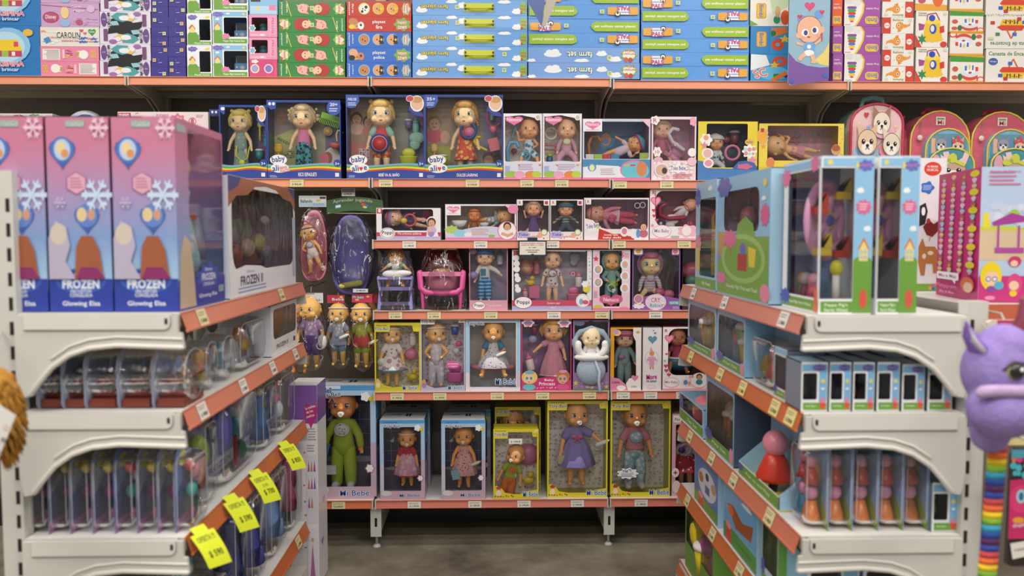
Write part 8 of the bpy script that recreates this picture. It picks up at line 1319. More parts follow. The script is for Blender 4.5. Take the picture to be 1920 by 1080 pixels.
f = Face((0, 0, 100, 100), .07, .1, lambda u, v, l: (.0+u, -.082-l, -.08+v)); f.draw([('e', 72, 34, 6, 5, 'd89a8a'), ('e', 72, 34, 4, 3.4, 'e6e4e0'), ('e', 64, 55, 6, 5, '8a8a8a'), ('lines', 30, 60, 60, 84, 4, 'a8a8a8')]); f.done(tg)
m = MB(); m.tube([(-.02, 0, .08), (-.05, .06, .10), (-.13, .235, .12)], .0025, 'b8b4ac', 6); m.build('hang_loop', t)

# ================================================================ right gondola
def skyart(f, name=True, pillar=False):
    f.draw([('r', 1, 1, 99, 99, '8fc4ea'), ('cloud', 30, 22, 40, 4, 'f2f6fa'), ('cloud', 70, 46, 40, 4, 'f2f6fa'), ('e', 14, 6, 9, 2.2, 'f2dc4a'), ('r', 1, 66, 99, 99, '6ca03c'), ('e', 50, 66, 48, 3, '6ca03c'), ('p', [(30, 66), (30, 57), (54, 52), (76, 57), (76, 66)], 'ecd88c'), ('p', [(24, 58), (54, 51), (82, 58), (78, 59), (54, 53.4), (28, 59)], 'd8742e'), ('f', 56, 6, 38, 3.4, 7, '6670c0'), ('t', 'Peppa Pig', 56, 6, 56, 2.8, 'd07ab4'), ('f', 48, 32, 38, 4.4, 9, 'dc6a98'), ('lines', 26, 29.5, 72, 34.5, 3, 'f4d8e4'), ('f', 56, 90, 20, 6, 7, 'd8584a')])
    for (x_, y_) in ((42, 60), (62, 60), (42, 63.5), (62, 63.5)): f.draw([('r', x_-5, y_-1, x_+5, y_+1, '9ac8e0')])
yW = YN+.012
def wheelbox(xa, xb, wx1, lab, full):
    A = P(xa, 583, yW); B = P(xb, 293, yW); w = B.x-A.x-.002; h = B.z-ZR[0]; d = .235; t = thing('toy_window_box', lab, 'toy box', ((A.x+B.x)/2, yW, ZR[0]+.001), 0, 'toy wheel boxes'); x = w/2
    pu = w/(xb-xa); wx = (wx1-xa)*pu-x; z0 = .10*h; z1 = .925*h
    m = MB(); W_ = 'f0f2f6'; m.box(-x, x, 0, d, 0, .002, W_); m.box(-x, x, 0, d, h-.002, h, 'b8d4ec'); m.box(-x, x, d-.002, d, .002, h-.002, '4a5a80'); m.box(x-.002, x, 0, d-.002, .002, h-.002, W_)
    m.box(wx, x-.002, 0, .002, .002, h-.002, W_); m.box(-x, wx, 0, .002, .002, z0, W_); m.box(-x, wx, 0, .002, z1, h-.002, W_)
    m.box(-x, -x+.002, .002, d-.002, .002, z0, W_); m.box(-x, -x+.002, .002, d-.002, z1, h-.002, W_); m.box(-x, -x+.002, d-.03, d-.002, z0, z1, W_); m.box(-x, -x+.002, .002, .012, z0, z1, W_)
    m.build('carton', t)
    f = Face((0, 0, 100, 100), x-wx, h, lambda u, v, l: (wx+u, -l, v)); skyart(f); f.done(t)
    f = Face((0, 0, 100, 100), w, h, lambda u, v, l: (u-x, -l, v)); k = (wx+x)/w*100; f.draw([('r', 3, 91.5, k, 98.5, '6ca03c'), ('t', "Peppa Pig's", k*.52, 94, k*.7, 2.4, 'e8f0dc'), ('t', 'Ferris Wheel', k*.52, 97, k*.7, 2.2, 'e8f0dc'), ('r', 3, 1.5, k, 6.5, '8fc4ea'), ('e', 16, 4, 5, 1.6, 'f2dc4a')]); f.done(t)
    if full:
        f = Face((0, 0, 100, 100), d, h, lambda u, v, l: (-x-l, d-u, v)); f.draw([('r', 1, 91.5, 98, 98.5, '6ca03c'), ('t', "Peppa Pig's Ferris Wheel", 50, 95, 60, 2.6, 'e8f0dc'), ('r', 1, 1.5, 98, 6.5, '8fc4ea'), ('f', 10, 92, 14, 5, 8, '4a58b0'), ('f', 8, 10, 12, 6, 7, 'dc6a98'), ('f', 84, 4, 10, 5, 7, 'dc7aa0'), ('p', [(88, 99), (88, 84), (96, 84), (98, 99)], 'e0704a')]); f.done(t)
    m = MB(); m.add([(-x+.001, .0008, z0-.002), (wx+.002, .0008, z0-.002), (wx+.002, .0008, z1+.002), (-x+.001, .0008, z1+.002), (-x+.0008, d-.028, z0-.002), (-x+.0008, d-.028, z1+.002)], [(0, 1, 2, 3), (4, 0, 3, 5)], FILM); m.build('window_film', t)
    m = MB(); m.box(-x+.01, x-.004, d-.06, d-.058, .004, h-.004, '7f90b0'); m.build('backing_card', t)
    # the wheel stands across the box, its disc seen from the near end
    ang = math.radians(28); cx_, cy_ = (-x+wx)/2+.012, .10; R_ = .082; zc = h*.60; wheel = MB(); pk = mat('d49ac4', 'plastic')
    ex = Vector((math.cos(ang), math.sin(ang)*1.0, 0)); ez = Vector((0, 0, 1)); n_ = Vector((-math.sin(ang), math.cos(ang), 0)); c0 = Vector((cx_, cy_, zc)); sc = .62
    def wp(r, a_, o=0): return c0+ex*(r*math.cos(a_)*sc)+ez*(r*math.sin(a_))+n_*o
    wheel.tube([wp(R_, 2*PI*i/28) for i in range(28)], .0125, pk, 8, loop=True)
    for i in range(7): wheel.tube([wp(0, 0), wp(R_, 2*PI*i/7+.2)], [.013, .010], pk, 8)
    wheel.ball(c0, (.024, .014, .03), mat('c8b070', 'plastic')); wh = wheel.build('toy_wheel', t)
    m = MB(); m.ball(c0-n_*.014, (.011, .003, .013), mat('4a58a8', 'plastic')); m.build('hub_badge', wh)
    for i, cc in enumerate(('d8412c', 'e0c428', 'd8412c', 'e0c428')):
        q = wp(R_*.98, (2.75, .95, 5.3, 4.0)[i], -.022); m = MB(); m.box(q.x-.017, q.x+.017, q.y-.012, q.y+.014, q.z-.018, q.z-.001, mat(cc, 'plastic')); m.prism([(-.017, -.001), (.0, -.001), (.012, .03), (.017, .032), (.02, .0)], -.010, .010, mat(cc, 'plastic'), tf=lambda x_, y_, z_, q=q: (q.x+x_, q.y+y_, q.z+z_)); m.build('toy_gondola_seat', wh)
    m = MB(); m.box(cx_-.012, cx_+.012, cy_-.0, cy_+.02, .02, zc, mat('6a88b8', 'plastic')); m.build('toy_wheel_post', t)
    m = MB(); m.box(-x+.012, wx-.002+.02, .02, d-.08, .003, .02, mat('3f9a4a', 'plastic')); m.build('toy_base', t)
    if full:
        m = MB(); m.lathe((-x+.045, .02, .02), [(.008, 0), (.008, .07)], mat('e8e8e6', 'plastic'), 10); m.ball((-x+.045, .02, .1), (.014, .014, .018), mat('dcd42e', 'plastic')); m.build('toy_lamp_post', t)
        for (u_, y_, ca, cb) in ((-x+.025, .17, '8a4a6a', 'c8c8cc'), (-x+.022, .11, 'd85a6a', 'e89ab0'), (-x+.03, .21, '6a8a4a', 'c8a070')):
            m = MB(); m.lathe((u_, y_*.82, .02), [(.018, 0), (.012, .04)], mat(ca, 'plastic'), 12); m.ball((u_, y_*.82, .07), (.015, .015, .017), mat(cb, 'plastic')); m.build('toy_peg_figure', t)
    return t
wheelbox(1534, 1641, 1602, 'large light blue box with lilac toy wheel, nearest shelf edge', True)
wheelbox(1642, 1727, 1688, 'second toy wheel box, behind and right of the first', False)
XG = XR+.012
def rbox(name, lab, pa, pb, ytop, z, lvl, col, win, side, back, d=.12, X=None, **k):
    X = X or XG; yn, yf = atX(pb, X), atX(pa, X); h = zpx(ytop, yn)-z
    if lvl: h = min(h, ZR[lvl-1]-z-.043)
    return Carton(name, lab, 'toy box', (0, 0, 100, 100), abs(yf-yn)-.004, h, d, (X, (yn+yf)/2, z+.001), -PI/2, col=col, side=side, win=win, back=back, **k)
c = rbox('toy_window_box', 'green based box with round toy train track, top right shelf', 1343, 1441, 313, ZR[0], 0, '8fc4ea', (14, 12, 82, 46), 'a8d0ec', '4a4456', winr=6, film_mat=DOME)
c.front.draw([('r', 1, 50, 99, 99, '74a83e'), ('r', 1, 60, 30, 70, '7f94b8'), ('r', 1, 46, 26, 66, 'b89a6a'), ('p', [(36, 60), (44, 40), (58, 34), (72, 40), (80, 60)], '74a83e'), ('e', 52, 68, 42, 20, '9ac468'), ('e', 52, 68, 36, 16, '74a83e'), ('r', 44, 64, 62, 78, 'b03a2c'), ('e', 54, 60, 6, 5, '5a6ab8'), ('p', [(64, 58), (78, 60), (76, 74), (66, 74)], 'e8d03a'), ('l', 16, 58, 28, 54, 2, 'c84a3a'), ('l', 28, 54, 30, 66, 2, 'c84a3a'), ('t', "Grandpa Pig's Train and Track", 52, 92, 60, 4, 'eaf4dc'), ('f', 10, 86, 10, 5, 8, 'dc7aa8'), ('f', 14, 8, 14, 8, 6, '6670c0'), ('f', 92, 34, 7, 8, 9, 'dc6a98'), ('f', 28, 52, 13, 7, 9, 'dc6a98'), ('e', 92, 10, 3, 3, 'f0dc50'), ('e', 94, 92, 8, 7, 'e890b0'), ('cloud', 90, 22, 8, 4, 'f4f8fc')])
acc(c, 'box', 60, 32, 22, '7a2f2a', y=.05); acc(c, 'gem', 30, 34, 16, 'd87a8a', y=.05); acc(c, 'duck', 56, 24, 14, '5a2420', y=.06); c.end()
c = rbox('toy_window_box', 'box with tall yellow toy house at far end of top right shelf', 1302, 1341, 334, ZR[0], 0, 'a4cdec', (22, 16, 96, 88), 'a8d0ec', '2a2020', winr=4)
c.front.draw([('f', 10, 14, 14, 8, 8, '5a68b8'), ('f', 16, 58, 14, 8, 9, 'dc88b0'), ('r', 4, 62, 24, 84, 'd8c060'), ('r', 1, 90, 99, 99, '74a83e'), ('t', 'Play House', 56, 95, 40, 4, 'eaf4dc'), ('cloud', 70, 8, 20, 5, 'f4f8fc')])
m = MB(); q0 = c.L(34, 88, .03); q1 = c.L(94, 22, .03); m.prism([(q0.x, q0.z+.002), (q1.x, q0.z+.002), (q1.x, q1.z-.06), ((q0.x+q1.x)/2, q1.z), (q0.x, q1.z-.04)], .03, .075, mat('e6cc34', 'plastic')); hs = m.build('toy_house', c.root)
m = MB(); m.prism([(q1.x-.05, q1.z-.004), (q1.x+.002, q1.z-.07), (q1.x+.006, q1.z+.0), (q1.x-.03, q1.z+.006)], .026, .078, mat('a83a2c', 'plastic')); m.build('roof', hs)
for (u, v) in ((44, 50), (66, 50), (44, 72), (66, 72)):
    q = c.L(u, v, .0285); m = MB(); m.box(q.x-.012, q.x+.012, q.y, q.y+.0014, q.z-.016, q.z+.016, 'f2f2f0'); 
    for i in range(2):
        for j in range(2): m.box(q.x-.010+i*.0105, q.x-.0015+i*.0105, q.y-.0004, q.y, q.z-.014+j*.015, q.z-.002+j*.015, '9ab8c8')
    m.build('window', hs)
m = MB(); m.ball(c.L(56, 34, .029), (.02, .003, .026), mat('5a58a8', 'plastic')); m.build('badge', hs); c.end()
# shelf beyond the right post, with farm animal box and pink box
XE0 = XRU+.035; t = thing('metal_shelf', 'coral edged shelf beyond the right post under the bright pink box', 'shelf', (XE0, 2.1, ZR[0]))
m = MB(); m.box(0, .95, .004, .86, -.003, 0, WHITE); m.box(0, .003, .004, .86, -.04, -.003, METAL); m.build('deck', t)
m = MB(); m.box(.03, .95, -.002, .0039, -.038, .0008, 'd0694a'); m.build('price_rail', t)
m = MB(); m.prism([(0, -.04), (.3, -.042), (.05, -.12), (0, -.16)], .83, .842, METAL); m.build('bracket', t)
m = MB(); m.box(-.03+.001, .0, -.0, .04, -ZR[0], .02, METAL); m.box(-.02, -.008, -.001, 0, -.12, -.09, '1c1815'); m.build('post', t)
m = MB(); m.box(.001, .95, .862, .87, -ZR[0], -.005, '9a8f80'); m.build('back_panel', t)
Yc = 2.62; A = P(1697, 545, Yc); B = P(1776, 297, Yc)
c = Carton('toy_carton', 'tall white box printed with rooster and spotted horse', 'toy box', (1697, 297, 1776, 545), B.x-A.x, B.z-ZR[0], .1, ((A.x+B.x)/2, Yc, ZR[0]+.001), 0, col='e8e6ea', side='d0ccd0')
c.art([('e', 1747, 317, 18, 13, 'dc3f2c'), ('t', 'MI PRIMER', 1747, 313, 22, 4, 'f4e8e4'), ('t', 'MUSICAL', 1747, 319, 24, 5, 'f4e8e4'), ('f', 1737, 352, 13, 11, 5, '3a70d0'), ('lines', 1728, 347, 1746, 357, 4, 'c8d8f4'), ('p', [(1722, 386), (1734, 380), (1739, 396), (1734, 420), (1722, 424)], '2a2a2c'), ('e', 1730, 396, 4, 8, 'f0f0f0'), ('p', [(1730, 425), (1742, 412), (1752, 420), (1768, 410), (1764, 430), (1750, 444), (1738, 440)], '7a2a20'), ('l', 1746, 442, 1744, 452, 2, 'c89a5a'), ('e', 1741, 414, 4, 5, 'b83428'), ('p', [(1722, 462), (1730, 446), (1736, 462), (1756, 462), (1766, 476), (1760, 512), (1754, 512), (1752, 494), (1738, 494), (1736, 516), (1728, 516), (1722, 490)], 'b87840'), ('e', 1747, 474, 6, 4, 'e8d8c0'), ('e', 1734, 480, 4, 5, 'e8d8c0'), ('r', 1697.3, 532, 1775.7, 544.7, '7ab040'), ('pat', 1745, 532, 1768, 544, 3, 2, 'e', 3, ['e86a8a', '4a6ac8', 'e8a83a'], 2)]); c.end()
Yc = 2.16; A = P(1838, 570, Yc); B = P(1985, 313, Yc)
c = Carton('toy_carton', 'bright pink playset box with blonde doll print, right edge', 'toy box', (1838, 313, 1985, 570), B.x-A.x, B.z-ZR[0], .3, ((A.x+B.x)/2, Yc, ZR[0]+.001), math.radians(-9), col='b8cdea', side='c42a78', top='d05a98')
c.art([('r', 1838.3, 430, 1984.7, 490, 'd8c0a0'), ('r', 1838.3, 425, 1984.7, 434, 'c8d048'), ('r', 1843, 400, 1857, 428, 'e8d83a'), ('pat', 1860, 380, 1980, 425, 12, 2, 'e', 9, ['d4dcf0', 'c8d0e8'], 4), ('e', 1900, 402, 10, 8, '9ac83a'), ('p', [(1860, 418), (1896, 400), (1930, 410), (1960, 400), (1960, 412), (1862, 424)], 'a83a98'), ('r', 1870, 424, 1874, 470, 'b04aa0'), ('r', 1908, 424, 1912, 470, 'b04aa0'), ('r', 1866, 466, 1920, 476, 'b04aa0'), ('r', 1838.3, 520, 1984.7, 569.7, 'c8327e'), ('lines', 1852, 320, 1912, 350, 4, 'd87aa0'), ('t', 'Parque de Pinypon', 1882, 322, 56, 4, 'c85a90'),
    ('e', 1861, 520, 20, 28, 'ecd420'), ('e', 1862, 524, 13, 14, 'f0c8a8'), ('p', [(1846, 512), (1850, 498), (1874, 498), (1878, 512)], 'ecd420'), ('e', 1856, 526, 5, 5, '6a3a8a'), ('e', 1868, 526, 5, 5, '6a3a8a'), ('e', 1856, 526, 3.6, 3.6, 'd8e8f4'), ('e', 1868, 526, 3.6, 3.6, 'd8e8f4'), ('e', 1862, 545, 9, 6, '8a4aa0'), ('e', 1876, 538, 9, 8, '5ab0d0'), ('e', 1905, 535, 14, 20, 'd84a8a'), ('e', 1904, 538, 9, 9, 'f0c8a8'), ('e', 1903, 553, 7, 6, 'e8c82a'), ('e', 1904, 492, 12, 10, 'c8346a'), ('e', 1903, 496, 7, 6, 'f0c8a8'), ('e', 1860, 562, 10, 4, 'e890b8')])
f = c.left; its = []
rr = random.Random(8)
for j in range(17):
    for i in range(4):
        cc = rr.choice(['e8c0d8', 'a8683a', 'e8b8c8', 'd8c87a', '9ac8d0']); x_, y_ = 14+24*i, 4+4.6*j
        if i == 3 and j % 3 == 0: its += [('e', x_, y_, 10, 2.6, 'e0d02a')]
        else: its += [('e', x_, y_, 5.5, 1.6, cc), ('r', x_-3, y_+.8, x_+3, y_+2.4, rr.choice(['e890b8', 'b8d0e8', 'd8a060']))]
f.draw(its+[('rr', 8, 80, 62, 86, 1.5, 'f4f0f4'), ('t', 'Mix is Max', 35, 83, 44, 2.6, 'b83a80'), ('p', [(46, 85.5), (56, 85.5), (54, 89)], 'f4f0f4'), ('t', 'Pinypon', 32, 91.5, 52, 4, 'e87ab8'), ('t', 'Mix & Max', 34, 96, 36, 2, 'e8a8d0'), ('e', 82, 88, 15, 6, 'd86a3a'), ('e', 84, 90, 10, 4, 'e8c0a0')]); c.end()
# second shelf right: six narrow window boxes facing the camera, then goods along the edge
def minibox(xa, xb, y0, y1, z, lab, Y, grp, k, figure='6a4a3a', d=.1):
    A = P(xa, y1, Y); B = P(xb, y0, Y)
    c = Carton('toy_window_box', lab, 'toy box', (0, 0, 100, 100), B.x-A.x-.001, B.z-z, d, ((A.x+B.x)/2, Y, z+.001), 0, col='eef0f4', side='7f8a9c', top='a8cce8', win=(6, 22, 60, 76), back='1a1614', group=grp, winr=6)
    c.art([('r', 3, 4, 97, 18, '7ab8e4'), ('f', 68, 11, 26, 7, 8, '5f62b0'), ('t', 'Peppa Pig', 68, 11, 38, 5, 'b07ab8'), ('r', 68, 18, 97, 80, '7ab8e4'), ('e', 82, 38, 8, 4, 'ecd83c'), ('cloud', 82, 54, 16, 5, 'f0f4f8'), ('r', 8, 82, 97, 97, '6ca03c'), ('t', 'Small Figure', 38, 89, 40, 5, 'dcecc8'), ('f', 82, 86, 11, 10, 5, 'dc5040'), ('e', 82, 77, 9, 6, 'dc8ab0')])
    m = MB(); q = c.L(34, 76, d*.4); m.lathe(q, [(c.w*.12, 0), (c.w*.16, c.h*.1), (c.w*.1, c.h*.3), (c.w*.14, c.h*.36), (c.w*.05, c.h*.46)], mat(figure, 'plastic'), 12); m.build('toy_figure', c.root); c.end()
for k, (xa, xb, fg) in enumerate(((1501, 1553, '3a3a3c'), (1554, 1597, '2a2c34'), (1598, 1641, 'a8987a'), (1643, 1688, '2a4a8a'), (1690, 1735, '9a8478'), (1738, 1787, '9a8478'))):
    minibox(xa, xb, 680 if k < 4 else 684, 767, ZR[1], 'narrow light blue window box in near row, %s of six' % (sd[k] if k < 5 else 'rightmost'), YN+.02, 'narrow window boxes, near row', k, fg)
for k, (xa, xb) in enumerate(((1560, 1600), (1604, 1650), (1654, 1700), (1704, 1752))):
    minibox(xa+4, xb-4, 668, 752, ZR[1], 'narrow window box in the shaded second row, %s of four' % (sd[k] if k < 3 else 'rightmost'), YN+.15, 'narrow window boxes, second row', k)
def hillart(c, txt=''):
    c.front.draw([('r', 2, 84, 98, 98, '6ca03c'), ('t', txt or 'Play Set', 50, 91, 50, 5, 'dcecc8'), ('f', 12, 84, 14, 8, 8, '5058a8'), ('r', 2, 2, 98, 12, '8fc4ea'), ('e', 92, 88, 6, 10, 'e890b0')])
c = rbox('toy_window_box', 'window box with yellow and green toy people, far end second right shelf', 1290, 1343, 566, ZR[1], 1, 'b8d8ee', (5, 10, 97, 82), 'a8cce8', '7a7048', winr=8, film_mat=DOME); hillart(c, 'Muddy Party')
for (u, v, s_, cc, k_) in ((30, 50, 26, 'c85a7a', 'gem'), (52, 36, 22, 'e0c03a', 'gem'), (50, 62, 30, 'd8a83a', 'cup'), (74, 50, 24, 'd0c83a', 'gem'), (34, 68, 22, '7a4a90', 'cup'), (72, 68, 20, '8ab0d0', 'box'), (84, 34, 18, 'c86a9a', 'gem')): acc(c, k_, u, v, s_, cc, y=.04)
c.end()
c = rbox('toy_window_box', 'window box with green and yellow toy pieces, second right shelf', 1345, 1398, 588, ZR[1], 1, 'a8ccec', (5, 12, 97, 82), '8fc0e4', '3a3438', winr=6, film_mat=DOME); hillart(c)
for (u, v, s_, cc, k_) in ((40, 50, 26, 'd86a80', 'gem'), (62, 44, 30, '4aa83a', 'cup'), (78, 68, 34, 'e0cc2a', 'cup'), (30, 70, 22, '7ab0d8', 'box'), (52, 72, 16, 'd85a6a', 'gem')): acc(c, k_, u, v, s_, cc, y=.04)
c.end()
yn = atX(1452, XG); yf = atX(1400, XG)
blister('clear pack with pink and red peg toy, second right shelf', XG, (yn+yf)/2, ZR[1], abs(yf-yn)*.9, zpx(628, yn)-ZR[1], .075, -PI/2, '9ab8d4', [('peg', 0, .45, .6, ('d8553a', 'e08aa0')), ('oval', -.3, .3, .4, 'c8a85a')], style='card', art=[('r', 0, 80, 100, 100, '8aa85a'), ('cloud', 50, 20, 40, 10, 'e8f0f8')])
c = rbox('toy_window_box', 'small window box with easel toy beside the narrow boxes', 1453, 1478, 660, ZR[1], 1, 'dfe8f0', (5, 16, 97, 80), '7f8a9c', '4a4a3a', winr=4, film_mat=DOME, d=.09); hillart(c); acc(c, 'box', 60, 50, 26, 'd8c8a0', y=.04); acc(c, 'cup', 30, 56, 30, 'd0705a', y=.04); c.end()
# third shelf right: five clear cards standing side by side, small box at the post
hz = zpx(818, YN+.03)-ZR[2]
for k, px in enumerate((1556, 1601, 1650, 1697, 1744)):
    X = P(px, 900, YN+.03).x-.052
    blister('rounded clear card pack with two tiers of peg toys, %s of five' % (sd[k] if k < 4 else 'rightmost'), X, YN+.09, ZR[2], .12, hz, .05, -PI/2, '86a4cc', [('peg', .15, .6, .32, ('b8403a', 'd88aa0')), ('peg', .12, .26, .42, ('e07a34', 'd890b0')), ('peg', -.25, .6, .3, ('b8403a', 'd88aa0')), ('peg', -.25, .26, .36, ('4a90b0', 'd890b0'))], style='card', group='rounded clear card packs',
        art=[('p', [(0, 100), (0, 60), (30, 56), (60, 66), (100, 90), (100, 100)], '8a9c2e'), ('p', [(20, 60), (20, 40), (40, 32), (60, 40), (60, 60)], 'd8b870'), ('cloud', 70, 14, 40, 6, 'c8d8ec')])
minibox(1746, 1798, 906, 999, ZR[2], 'small window box standing alone beside the right post', YN+.02, None, 0, 'b8b0b4')
# along the third shelf edge
yn, yf = atX(1472, XG), atX(1386, XG)
t = thing('toy_display_box', 'open front display box holding a pink and red peg toy', 'toy box', (XG, (yn+yf)/2, ZR[2]+.001), -PI/2); w = abs(yn-yf)*.9; h = .10
m = MB(); m.box(-w/2, w/2, .0, .002, 0, .035, 'f0f2f4'); m.box(-w/2, w/2, .002, .09, 0, .003, 'd8c83a'); m.box(-w/2, w/2, .088, .09, .003, .2, '8fb8dc'); m.build('tray', t)
for sx in (-1, 1): m = MB(); m.prism([(0, .003), (.088, .003), (.088, h*1.1), (0, .036)], -.001, .001, 'a4cdec', tf=lambda x_, y_, z_, sx=sx: (sx*(w/2-.001)+y_, x_, z_)); m.build('side_panel', t)
f = Face((0, 0, 100, 100), w, .035, lambda u, v, l: (u-w/2, -l, v)); f.draw([('r', 1, 4, 99, 96, '6ca03c'), ('t', "Pick up and Play", 50, 50, 60, 30, 'dcecc8'), ('f', 6, 30, 7, 30, 7, '5058a8')]); f.done(t)
m = MB(); m.lathe((0, .045, .03), [(.045, 0), (.048, .01), (.03, .055), (.018, .075)], mat('cf3a26', 'plastic'), 20); m.ball((0, .045, .125), (.036, .032, .034), mat('e48ca0', 'plastic'), 16, 12); m.tube([(-.012, .045, .03), (-.014, .04, .006)], .007, '1c1a1a'); m.tube([(.012, .045, .03), (.014, .04, .006)], .007, '1c1a1a'); m.build('toy_peg_figure', t)
for sg in (-1, 1): pass
c = rbox('toy_window_box', 'window box with brown toy figures, third right shelf', 1326, 1380, 722, ZR[2], 2, '8fc0e4', (4, 12, 97, 84), '46566e', '2a2a34', winr=6, film_mat=DOME); hillart(c); acc(c, 'gem', 40, 46, 24, 'c8a8b0', y=.05); acc(c, 'cup', 42, 62, 26, 'b04a30', y=.05); acc(c, 'cup', 72, 60, 30, '5a3428', y=.05); acc(c, 'cup', 60, 50, 18, 'c8b03a', y=.05); c.end()
c = rbox('toy_window_box', 'open blue box with green front at far end, third right shelf', 1276, 1322, 772, ZR[2], 2, 'a8ccec', (6, 6, 96, 60), '8fc0e4', 'b8a8b8', winr=4); c.front.draw([('r', 2, 66, 98, 98, '6ca03c'), ('t', 'Tea Set', 55, 82, 40, 12, 'dcecc8'), ('p', [(0, 60), (0, 4), (16, 18), (18, 60)], '5a58a8')]); acc(c, 'gem', 60, 36, 40, 'e07888', y=.04); c.end()
# fourth shelf right
c = rbox('toy_window_box', 'blue carton printed with toy table set, fourth right shelf', 1306, 1352, 848, ZR[3], 3, '8fb0dc', None, 'a4cdec', None, d=.12)
c.front.draw([('r', 2, 2, 98, 80, '5a78b8'), ('e', 55, 50, 38, 26, 'c8d4e4'), ('e', 30, 46, 10, 9, 'b86a3a'), ('e', 56, 36, 7, 7, '3a3028'), ('e', 82, 46, 10, 9, 'b8946a'), ('r', 48, 52, 66, 66, '3a5aa8'), ('r', 2, 80, 98, 98, '6ca03c'), ('r', 20, 80, 40, 98, 'd84a3a'), ('e', 30, 78, 10, 5, 'e890b0')]); c.end()
c = rbox('toy_window_box', 'blue carton printed with orange brown boat, fourth right shelf', 1362, 1428, 905, ZR[3], 3, '9ac4e8', None, 'a4cdec', None, d=.12)
c.front.draw([('r', 2, 2, 98, 70, '6aa8d8'), ('p', [(12, 40), (30, 34), (60, 46), (90, 34), (84, 60), (40, 66)], 'a0522c'), ('e', 24, 46, 9, 8, 'd8702a'), ('cloud', 70, 18, 30, 8, 'e8f0f8'), ('r', 2, 72, 98, 98, '4f9a48'), ('t', 'Adventure Boat', 62, 84, 50, 6, '3a6a30'), ('r', 10, 74, 26, 98, 'd84a3a'), ('e', 18, 72, 8, 6, 'e890b0')]); c.end()
c = rbox('toy_window_box', 'window box with blue plastic lining, fourth right shelf', 1436, 1468, 960, ZR[3], 3, 'b8d0e4', (4, 6, 97, 70), '6ca03c', '3a4a78', winr=4, film_mat=DOME); c.front.draw([('r', 2, 80, 98, 98, '6ca03c'), ('f', 10, 70, 12, 12, 7, '5058a8')]); acc(c, 'gem', 50, 50, 30, '6a78a8', y=.04); c.end()
for k, (xa, xb) in enumerate(((1514, 1612), (1618, 1735))):
    Yk = YN+.03; A = P(xa, 1100, Yk); B = P(xb, 1048, Yk)
    c = Carton('toy_window_box', 'light blue window box at the bottom right, %s one' % ('left' if k == 0 else 'right'), 'toy box', (xa, 1048, xb, 1048+(B.z-ZR[3])*870), B.x-A.x, B.z-ZR[3], .14, ((A.x+B.x)/2, Yk, ZR[3]+.001), 0, col='e8eef4', side='8fc0e4', top='7ab0d8', win=(xa+6, 1072, xb-34, 1200), back='2a2420', winr=6)
    c.art([('r', xa+2, 1050, xb-2, 1068, '7ab8e4'), ('f', xa+70, 1058, 22, 9, 9, '5058b0'), ('e', xa+14, 1059, 4.5, 4.5, 'ecd83c'), ('cloud', xa+40, 1060, 18, 5, 'f0f4f8'), ('r', xb-30, 1068, xb-3, 1180, '7ab8e4')]); acc(c, 'gem', (xa+xb)/2-15, 1130, 60, 'c8688a', y=.05); c.end()
c = rbox('toy_window_box', 'bright yellow and pink toys in open box, lowest right shelf', 1290, 1345, 1010, ZR[4], 4, '6ca03c', (4, 4, 97, 60), '6ca03c', '5a4a4a', winr=3, film_mat=DOME)
for (u, v, s_, cc, k_) in ((30, 36, 36, 'e8d02a', 'gem'), (24, 50, 22, 'e890a8', 'gem'), (50, 60, 30, 'e0cc2a', 'cup'), (62, 34, 30, 'a83a90', 'gem'), (80, 56, 26, 'd85a9a', 'gem'), (54, 24, 12, 'd84a2a', 'gem')): acc(c, k_, u, v, s_, cc, y=.03)
c.end()
# lilac plush animal head hanging in front of the right post, with rainbow scarf
Yp = 1.5; q = P(1872, 716, Yp); t = thing('plush_toy', 'lilac plush horned pony head hanging before the right post', 'plush toy', (q.x, Yp, q.z)); u = 1/ (F/Yp)
m = MB(); m.ball((0, 0, .02), (.064, .06, .072), 'ffffff', 24, 18); m.ball((-.008, -.03, -.045), (.062, .055, .05), 'ffffff', 24, 18); m.ball((.01, .0, .06), (.05, .05, .045), 'ffffff', 20, 14); m.tube([(0, .01, -.05), (0, .02, -.1)], [.05, .035], 'ffffff', 14)
vs, fs = remesh(m, .004, 5); m = MB(); m.add(vs, fs, mat('9480c2', 'fur'), True); hd = m.build('head', t)
def sub(fn, nm, par=None): m = MB(); fn(m); return m.build(nm, par or hd)
sub(lambda m: m.tube([(.035+.04*math.cos(a_)*1.5-.04, -.072+.012*abs(math.cos(a_)), -.008+.004*math.sin(a_)) for a_ in [PI*i/10 for i in range(11)]], [.011]*11, mat('b8a0c8', 'fur'), 8), 'muzzle_band')
def ear(m): m.tube([(-.045, -.01, .06), (-.062, -.012, .085), (-.07, -.014, .108)], [.024, .018, .004], mat('8a68c0', 'fur'), 10, flat=.5)
er = sub(ear, 'ear'); sub(lambda m: m.tube([(-.048, -.022, .062), (-.062, -.022, .08), (-.067, -.02, .098)], [.014, .011, .003], mat('c0bcc4', 'fur'), 8, flat=.4), 'inner_ear', er)
def eye_(m): m.ball((-.004, -.056, .026), (.0165, .008, .0155), mat('9a9a58', 'plastic'), 16, 10); m.ball((-.004, -.060, .027), (.014, .007, .014), mat('141414', 'gloss'), 14, 10); m.ball((.0005, -.066, .032), .0035, 'ffffff', 8, 6); m.tube([(-.024, -.054, .03), (-.01, -.060, .045), (.01, -.06, .042)], .0025, '2a2028', 6)
sub(eye_, 'eye'); sub(lambda m: m.ball((.004, -.038, .055), (.006, .004, .005), 'a8c83a'), 'sequin')
sub(lambda m: m.tube([(.03, -.01, .095), (.036, -.012, .12), (.03, -.014, .15)], [.016, .012, .005], mat('8a3f52', 'plastic'), 10), 'horn')
